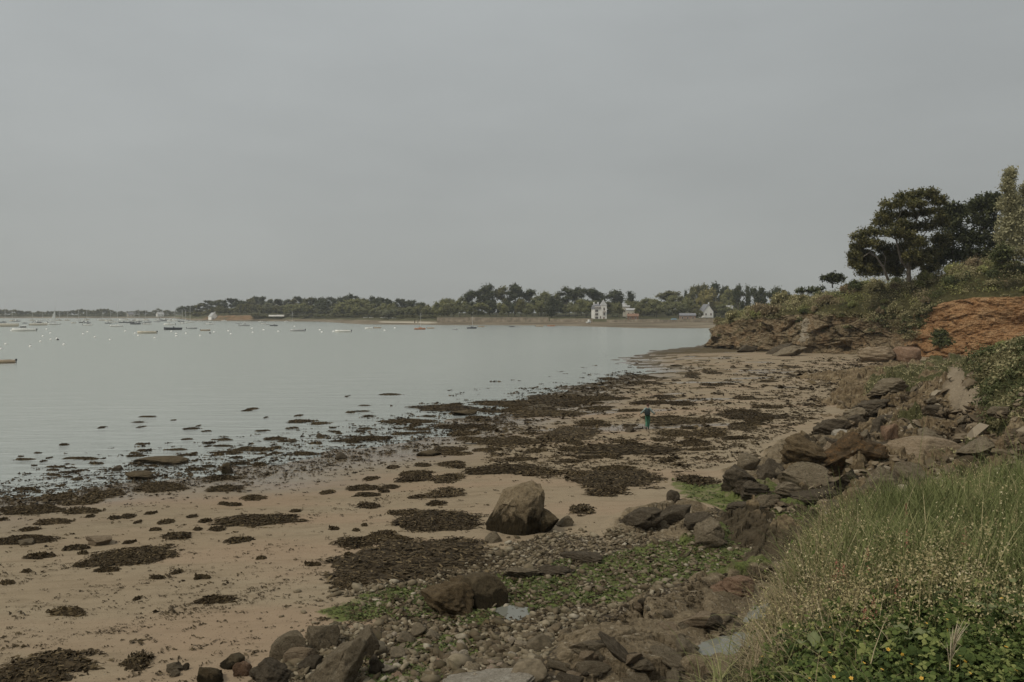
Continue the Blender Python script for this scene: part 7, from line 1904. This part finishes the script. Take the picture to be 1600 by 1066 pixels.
boat('sail', 296, 504.5, 12, 'white sailboat in front of the headland tip, right of a similar one', M_HULLW, mast=477)
boat('motor', 311, 503, 8, 'white motorboat close in front of the cottage on the headland', M_HULLW)
boat('motor', 328, 507, 13, 'white cabin boat in front of the orange headland bank', M_HULLW)
boat('open', 321, 517, 14, 'flat tan dinghy low on the water', M_HULLT)
boat('motor', 350, 502, 8, 'small white boat close under the orange headland bank', M_HULLW)
boat('motor', 382, 509.5, 15, 'white cabin motorboat with a grey hull in front of the headland', M_HULLG)
boat('open', 373, 506, 8, 'small open boat just behind the white cabin motorboat', M_HULLG)
boat('motor', 407, 503, 7, 'small white boat at the right end of the orange bank', M_HULLW)
boat('motor', 412, 506.5, 9, 'white boat in the row right of the headland, furthest left', M_HULLW)
boat('open', 418, 508, 7, 'grey small boat in the middle of the row right of the headland', M_HULLG)
boat('motor', 428, 509.5, 11, 'dark boat in the row right of the headland, furthest right', M_HULLD)
boat('sail', 456, 502.5, 8, 'red-bottomed sailboat with a tilted mast close to the far beach', M_HULLC, mast=486)
boat('motor', 447, 503, 7, 'small white boat left of the sailboat with the tilted mast', M_HULLW)
boat('open', 465, 517.5, 22, 'grey white open boat with a raised outboard in the middle of the bay', M_HULLG, rz=math.pi)
boat('open', 536, 519, 24, 'white open boat with a raised outboard, rightmost of the nearer boats', M_HULLW, rz=math.pi)
boat('motor', 577, 514, 13, 'white speedboat at anchor near the far flats', M_HULLW, rz=math.pi)
boat('open', 590, 513, 11, 'tan dinghy touching the stern of the white speedboat', M_HULLT)
boat('sail', 656, 515, 17, 'orange sailboat with a thin mast aground in front of the far flats', M_HULLO, mast=489)
boat('open', 673, 513.5, 11, 'small tan dinghy behind the orange sailboat', M_HULLT)
boat('motor', 712, 515.5, 8, 'tiny grey boat between the orange and the dark sailboat', M_HULLG)
boat('sail', 737, 513.5, 15, 'dark sailboat with a red stripe in front of the far flats', M_HULLD, mast=494)
boat('open', 752, 511, 10, 'flat tan boat aground behind the dark sailboat', M_HULLT)
boat('open', 800, 511, 8, 'dark dinghy on the water edge below the sea wall, left of three', M_HULLD)
boat('open', 843, 510.5, 12, 'tan boat lying at the water edge below the sea wall, middle of three', M_HULLT)
boat('open', 861, 510, 12, 'red brown boat at the water edge below the sea wall, right of three', M_HULLO)
# the moorings far behind: boats of a few pixels
mr_ = random.Random(77)
for i in range(46):
    u = mr_.choice([mr_.uniform(96, 300), mr_.uniform(96, 300), mr_.uniform(-20, 96)]); v = mr_.uniform(500.2, 506.5)
    boat('motor', u, v, mr_.uniform(6, 11), 'small white boat in the crowd moored far out in the left of the bay', mr_.choice([M_HULLW, M_HULLW, M_HULLC, M_HULLG, M_HULLD]), 'crowded small motorboats on the far moorings', rz=mr_.choice([0, math.pi, 0.4]))
for u, v, m in ((105, 501, 481), (122, 500.5, 484), (135, 500.5, 486), (92, 501, 484), (172, 501, 486), (197, 500.5, 487), (210, 501, 485), (228, 500.5, 470), (246, 501, 484), (250, 501, 486), (274, 501, 486), (289, 502, 485), (160, 501, 487), (218, 501, 488), (66, 501, 487), (50, 501, 486), (20, 502, 486), (183, 503, 474)):
    boat('sail', u, v, mr_.uniform(7, 10), 'tiny moored sailboat with bare mast among the crowd far out in the bay', mr_.choice([M_HULLW, M_HULLC]), 'crowded small sailboats on the far moorings', mast=m, rz=mr_.choice([0, math.pi, 0.3]))
# dinghies laid up on the meadow left of the sea wall
for u in (598, 608, 616, 571, 580):
    x, y, z = far_pt(u, float(fs_at(u)[2]) - 12); e = empty('beached_dinghy', (x, y, z + 0.1), 0.3, 'small white dinghy laid up on the far beach left of the sea wall', 'boat', 'dinghies laid up on the far beach')
    hull_mb(4.2, 1.7, 0.6).build('hull', M_HULLW, e, True); deck_mb(4.2, 1.7, 0.6).build('deck', M_HULLC, e)
x, y, z = far_pt(920, 590); e = empty('beached_dinghy', (x, y, z + 0.1), 0.9, 'white boat propped on the mud left in front of the tower house', 'boat')
hull_mb(5.5, 2.2, 1.0).build('hull', M_HULLW, e, True); deck_mb(5.5, 2.2, 1.0).build('deck', M_HULLC, e); MB().box((0.3, 0, 1.9), (1.8, 1.4, 1.5)).build('cabin', M_HULLW, e)

# mooring buoys
bv = ICO[3][0] * np.array([0.42, 0.42, 0.36]); buoy_me = mesh_np('float', bv, ICO[3][1], M_BUOY, True)
mb = MB(); mb.tube([(0, 0, 0.3), (0, 0, 0.52)], [0.07, 0.06], 8); mb.tube([(-.07, 0, .52), (0, 0, .6), (.07, 0, .52)], [.02, .02, .02], 5); buoy_top = mb.mesh('ring', M_BLK, True)
for i, (u, v) in enumerate([(9, 538), (1, 546), (47.5, 542), (63.5, 534), (67, 526), (79.5, 531), (89, 529.5), (100, 539), (79, 521), (130, 522.5), (137, 519), (148.5, 527), (172, 531.5), (196, 518), (216, 525), (242, 528.5), (275.5, 525.5),
        (275.5, 522), (291, 521.5), (313, 525), (334.5, 519.5), (357, 517.5), (361, 522.5), (395, 520), (394, 513.5), (18, 517), (73, 515), (211, 521.5), (268, 518.5), (435, 518.5), (412, 516), (503, 519.5), (521, 518.5), (460, 510.5), (500, 516), (601, 517), (617, 513)]):
    x, y = boat_at(u, v); e = empty('mooring_buoy', (x, y, 0.10), 0, 'round white mooring buoy floating among the moored boats', 'buoy', 'white mooring buoys')
    sc = min(1.35, max(0.85, 0.0034 * y)) ; link('float', buoy_me, e, scale=(sc,) * 3); link('ring', buoy_top, e, scale=(sc,) * 3)
for (u, v, lab) in ((328, 521, 'small dark mooring buoy right in front of the flat tan dinghy'), (90, 531.5, 'flat dark float lying among the white buoys at the left')):
    x, y = boat_at(u, v); e = empty('mooring_buoy', (x, y, 0.06), 0, lab, 'buoy'); dm_ = buoy_me.copy(); dm_.materials.clear(); dm_.materials.append(M_BLK); link('float', dm_, e); link('ring', buoy_top, e)

# ================================================================== the walking person
M_SKIN = plain('skin', (0.36, 0.22, 0.155), 0.6, 0.3)
M_SHIRT = plain('grey_green_shirt', (0.22, 0.27, 0.25), 0.85, 0.2, 0.15, 20)
M_TROU = plain('green_trousers', (0.05, 0.135, 0.085), 0.85, 0.2, 0.2, 14)
M_PACK = plain('dark_backpack', (0.022, 0.032, 0.032), 0.8, 0.2, 0.3, 16)
M_HAIR = plain('brown_hair', (0.06, 0.03, 0.017), 0.7, 0.3, 0.3, 40)
M_SHOE = plain('dark_boots', (0.03, 0.03, 0.03), 0.7)
def skin(name, verts, edges, radii, mat, parent, root=0, sub=2):
    me = bpy.data.meshes.new(name); me.from_pydata(verts, edges, []); o = bpy.data.objects.new(name, me); COL.objects.link(o)
    md = o.modifiers.new('skin', 'SKIN'); md.use_smooth_shade = True
    for i, r in enumerate(radii):
        s_ = me.skin_vertices[0].data[i]; s_.radius = (r, r) if not isinstance(r, tuple) else r; s_.use_root = (i == root)
    sb_ = o.modifiers.new('sub', 'SUBSURF'); sb_.levels = sub; sb_.render_levels = sub
    bpy.context.view_layer.update()
    ev = o.evaluated_get(bpy.context.evaluated_depsgraph_get()); m2 = bpy.data.meshes.new_from_object(ev); m2.name = name
    o.modifiers.clear(); o.data = m2; m2.materials.clear(); m2.materials.append(mat); m2.polygons.foreach_set('use_smooth', [True] * len(m2.polygons)); o.parent = parent; bpy.data.meshes.remove(me)
    return o
px_, py_, pz_ = [float(q) for q in at(np.array(1012.0), np.array(671.5))]
man = empty('person', (px_, py_, pz_ + 0.01), -0.25, 'person in green trousers with a dark backpack walking away over the weedy flats', 'person')
# joints, walking away (+Y), weight on the right leg, left leg trailing, arms held out from the body
J = dict(pelvis=(0, 0, .93), waist=(0, 0, 1.08), chest=(0, .01, 1.30), neck=(0.01, .02, 1.48), head0=(0.015, .04, 1.56), head1=(0.02, .05, 1.66), head2=(.02, .045, 1.74),
         shl=(-.17, 0, 1.42), ell=(-.34, -.05, 1.22), wrl=(-.50, .06, 1.06), hal=(-.56, .10, 1.00), shr=(.18, 0, 1.42), elr=(.32, .0, 1.20), wrr=(.50, .12, 1.08), har=(.57, .17, 1.05),
         hpl=(-.09, 0, .90), knl=(-.07, .02, .52), anl=(-.08, -.30, .20), tol=(-.08, -.22, .05), hpr=(.09, 0, .90), knr=(.07, .10, .48), anr=(.03, .08, .09), tor=(.03, .26, .04))
names = list(J); idx = {n_: i for i, n_ in enumerate(names)}
E_ = [('pelvis', 'waist'), ('waist', 'chest'), ('chest', 'neck'), ('neck', 'head0'), ('head0', 'head1'), ('head1', 'head2'), ('chest', 'shl'), ('shl', 'ell'), ('ell', 'wrl'), ('wrl', 'hal'), ('chest', 'shr'), ('shr', 'elr'), ('elr', 'wrr'), ('wrr', 'har'),
      ('pelvis', 'hpl'), ('hpl', 'knl'), ('knl', 'anl'), ('anl', 'tol'), ('pelvis', 'hpr'), ('hpr', 'knr'), ('knr', 'anr'), ('anr', 'tor')]
R = dict(pelvis=.13, waist=.115, chest=.135, neck=.055, head0=.07, head1=.10, head2=.065, shl=.065, ell=.045, wrl=.03, hal=.032, shr=.065, elr=.045, wrr=.03, har=.032, hpl=.085, knl=.06, anl=.04, tol=.03, hpr=.085, knr=.06, anr=.04, tor=.03)
V = [J[n_] for n_ in names]; E2 = [(idx[a], idx[b]) for a, b in E_]; RR_ = [R[n_] for n_ in names]
for sd, w_, h_ in ((-1, 'wrl', 'hal'), (1, 'wrr', 'har')):      # fingers and thumb
    hv = Vector(J[h_]); dv = (hv - Vector(J[w_])).normalized(); sv = dv.cross(Vector((0, 0, 1))).normalized()
    for k in range(5):
        off = (k - 2) * 0.017; L_ = (0.055, 0.075, 0.085, 0.078, 0.062)[k]; dd = (dv + sv * (k - 2) * 0.12 + (sv * -0.7 if k == 0 else Vector((0, 0, 0)))).normalized()
        a_ = hv + sv * off + dv * 0.02; b_ = a_ + dd * L_ * .5 + Vector((0, 0, -.006)); c_ = a_ + dd * L_ + Vector((0, 0, -.02))
        i0 = len(V); V += [tuple(a_), tuple(b_), tuple(c_)]; E2 += [(idx[h_], i0), (i0, i0 + 1), (i0 + 1, i0 + 2)]; RR_ += [.010, .009, .007]
skin('body', V, E2, RR_, M_SKIN, man)
def sub_skin(name, keys, edges, grow, mat, extra=None):
    ks = list(keys); ix = {n_: i for i, n_ in enumerate(ks)}
    return skin(name, [J[k] for k in ks], [(ix[a], ix[b]) for a, b in edges], [R[k] * (extra or {}).get(k, 1) + grow for k in ks], mat, man)
sub_skin('trousers', ['pelvis', 'hpl', 'knl', 'anl', 'hpr', 'knr', 'anr', 'waist'], [('pelvis', 'waist'), ('pelvis', 'hpl'), ('hpl', 'knl'), ('knl', 'anl'), ('pelvis', 'hpr'), ('hpr', 'knr'), ('knr', 'anr')], 0.028, M_TROU)
sub_skin('shirt', ['chest', 'waist', 'neck', 'shl', 'ell', 'wrl', 'shr', 'elr', 'wrr'], [('waist', 'chest'), ('chest', 'neck'), ('chest', 'shl'), ('shl', 'ell'), ('ell', 'wrl'), ('chest', 'shr'), ('shr', 'elr'), ('elr', 'wrr')], 0.02, M_SHIRT, {'neck': 0.9})
hv = ICO[3][0] * np.array([0.112, 0.118, 0.118]); hv = hv * (1 + 0.06 * fbm(ICO[3][0] * 3, 2))[:, None]; hv[:, 2] = np.where(hv[:, 2] < -0.03, hv[:, 2] * 0.5, hv[:, 2])
link('hair', mesh_np('hair', hv, ICO[3][1], M_HAIR), man, (0.018, 0.02, 1.685))
bp = MB(); bp.loft([[(-.16, -.30, 1.00), (.16, -.30, 1.00), (.17, -.10, 1.00), (-.17, -.10, 1.00)], [(-.19, -.36, 1.12), (.19, -.36, 1.12), (.18, -.10, 1.12), (-.18, -.10, 1.12)], [(-.18, -.35, 1.34), (.18, -.35, 1.34), (.17, -.10, 1.36), (-.17, -.10, 1.36)], [(-.12, -.27, 1.47), (.12, -.27, 1.47), (.13, -.10, 1.48), (-.13, -.10, 1.48)]])
bpo = bp.build('backpack', M_PACK, man, True)
mb = MB(); mb.box((0, -.375, 1.15), (.26, .05, .18)); mb.build('pocket', M_PACK, bpo)
for sx in (-1, 1):
    mb = MB(); mb.tube([(sx * .11, -.12, 1.46), (sx * .11, .02, 1.49), (sx * .12, .14, 1.34), (sx * .14, .05, 1.12), (sx * .14, -.10, 1.05)], [.02] * 5, 6); mb.build('strap', M_PACK, bpo, True)
# face, looking away
for sx in (-1, 1): link('eye', mesh_np('eye', ICO[2][0] * 0.012, ICO[2][1], M_BLK), man, (0.018 + sx * .035, .145, 1.655))
mb = MB(); mb.add([(-.014, .14, 1.62), (.05, .14, 1.62), (.018, .172, 1.622), (.018, .145, 1.66)], [(0, 1, 2), (0, 2, 3), (2, 1, 3), (0, 3, 1)]); mb.build('nose', M_SKIN, man)
for n_, c0, c1 in (('shoe', J['anl'], J['tol']), ('shoe', J['anr'], J['tor'])):
    mb = MB(); c0, c1 = Vector(c0), Vector(c1); bk = c0 - (c1 - c0) * 0.35
    mb.tube([bk + Vector((0, 0, -.04)), c0 + Vector((0, 0, -.03)), (c0 + c1) / 2 + Vector((0, 0, -.005)), c1 + Vector((0, 0, .0)), c1 + (c1 - c0) * 0.25], [.035, .055, .052, .045, .02], 8); mb.build(n_, M_SHOE, man, True)

# ================================================================== haze over the bay
mh_ = bpy.data.materials.new('sea_air'); mh_.use_nodes = True; nt = mh_.node_tree; nt.nodes.clear()
ov = nt.nodes.new('ShaderNodeOutputMaterial'); pv = nt.nodes.new('ShaderNodeVolumePrincipled'); pv.inputs['Color'].default_value = (0.90, 0.93, 0.93, 1); pv.inputs['Density'].default_value = 0.00016; pv.inputs['Anisotropy'].default_value = 0.2
nt.links.new(pv.outputs[0], ov.inputs['Volume'])
hz_me = MB().box((0, 0, 0), (1, 1, 1)).mesh('haze', mh_)
hz_o = tag(link('haze', hz_me, None, (0, 1550, 32.0), None, (5300, 3800, 72.0)), 'thin grey sea haze over the bay', kind='stuff')
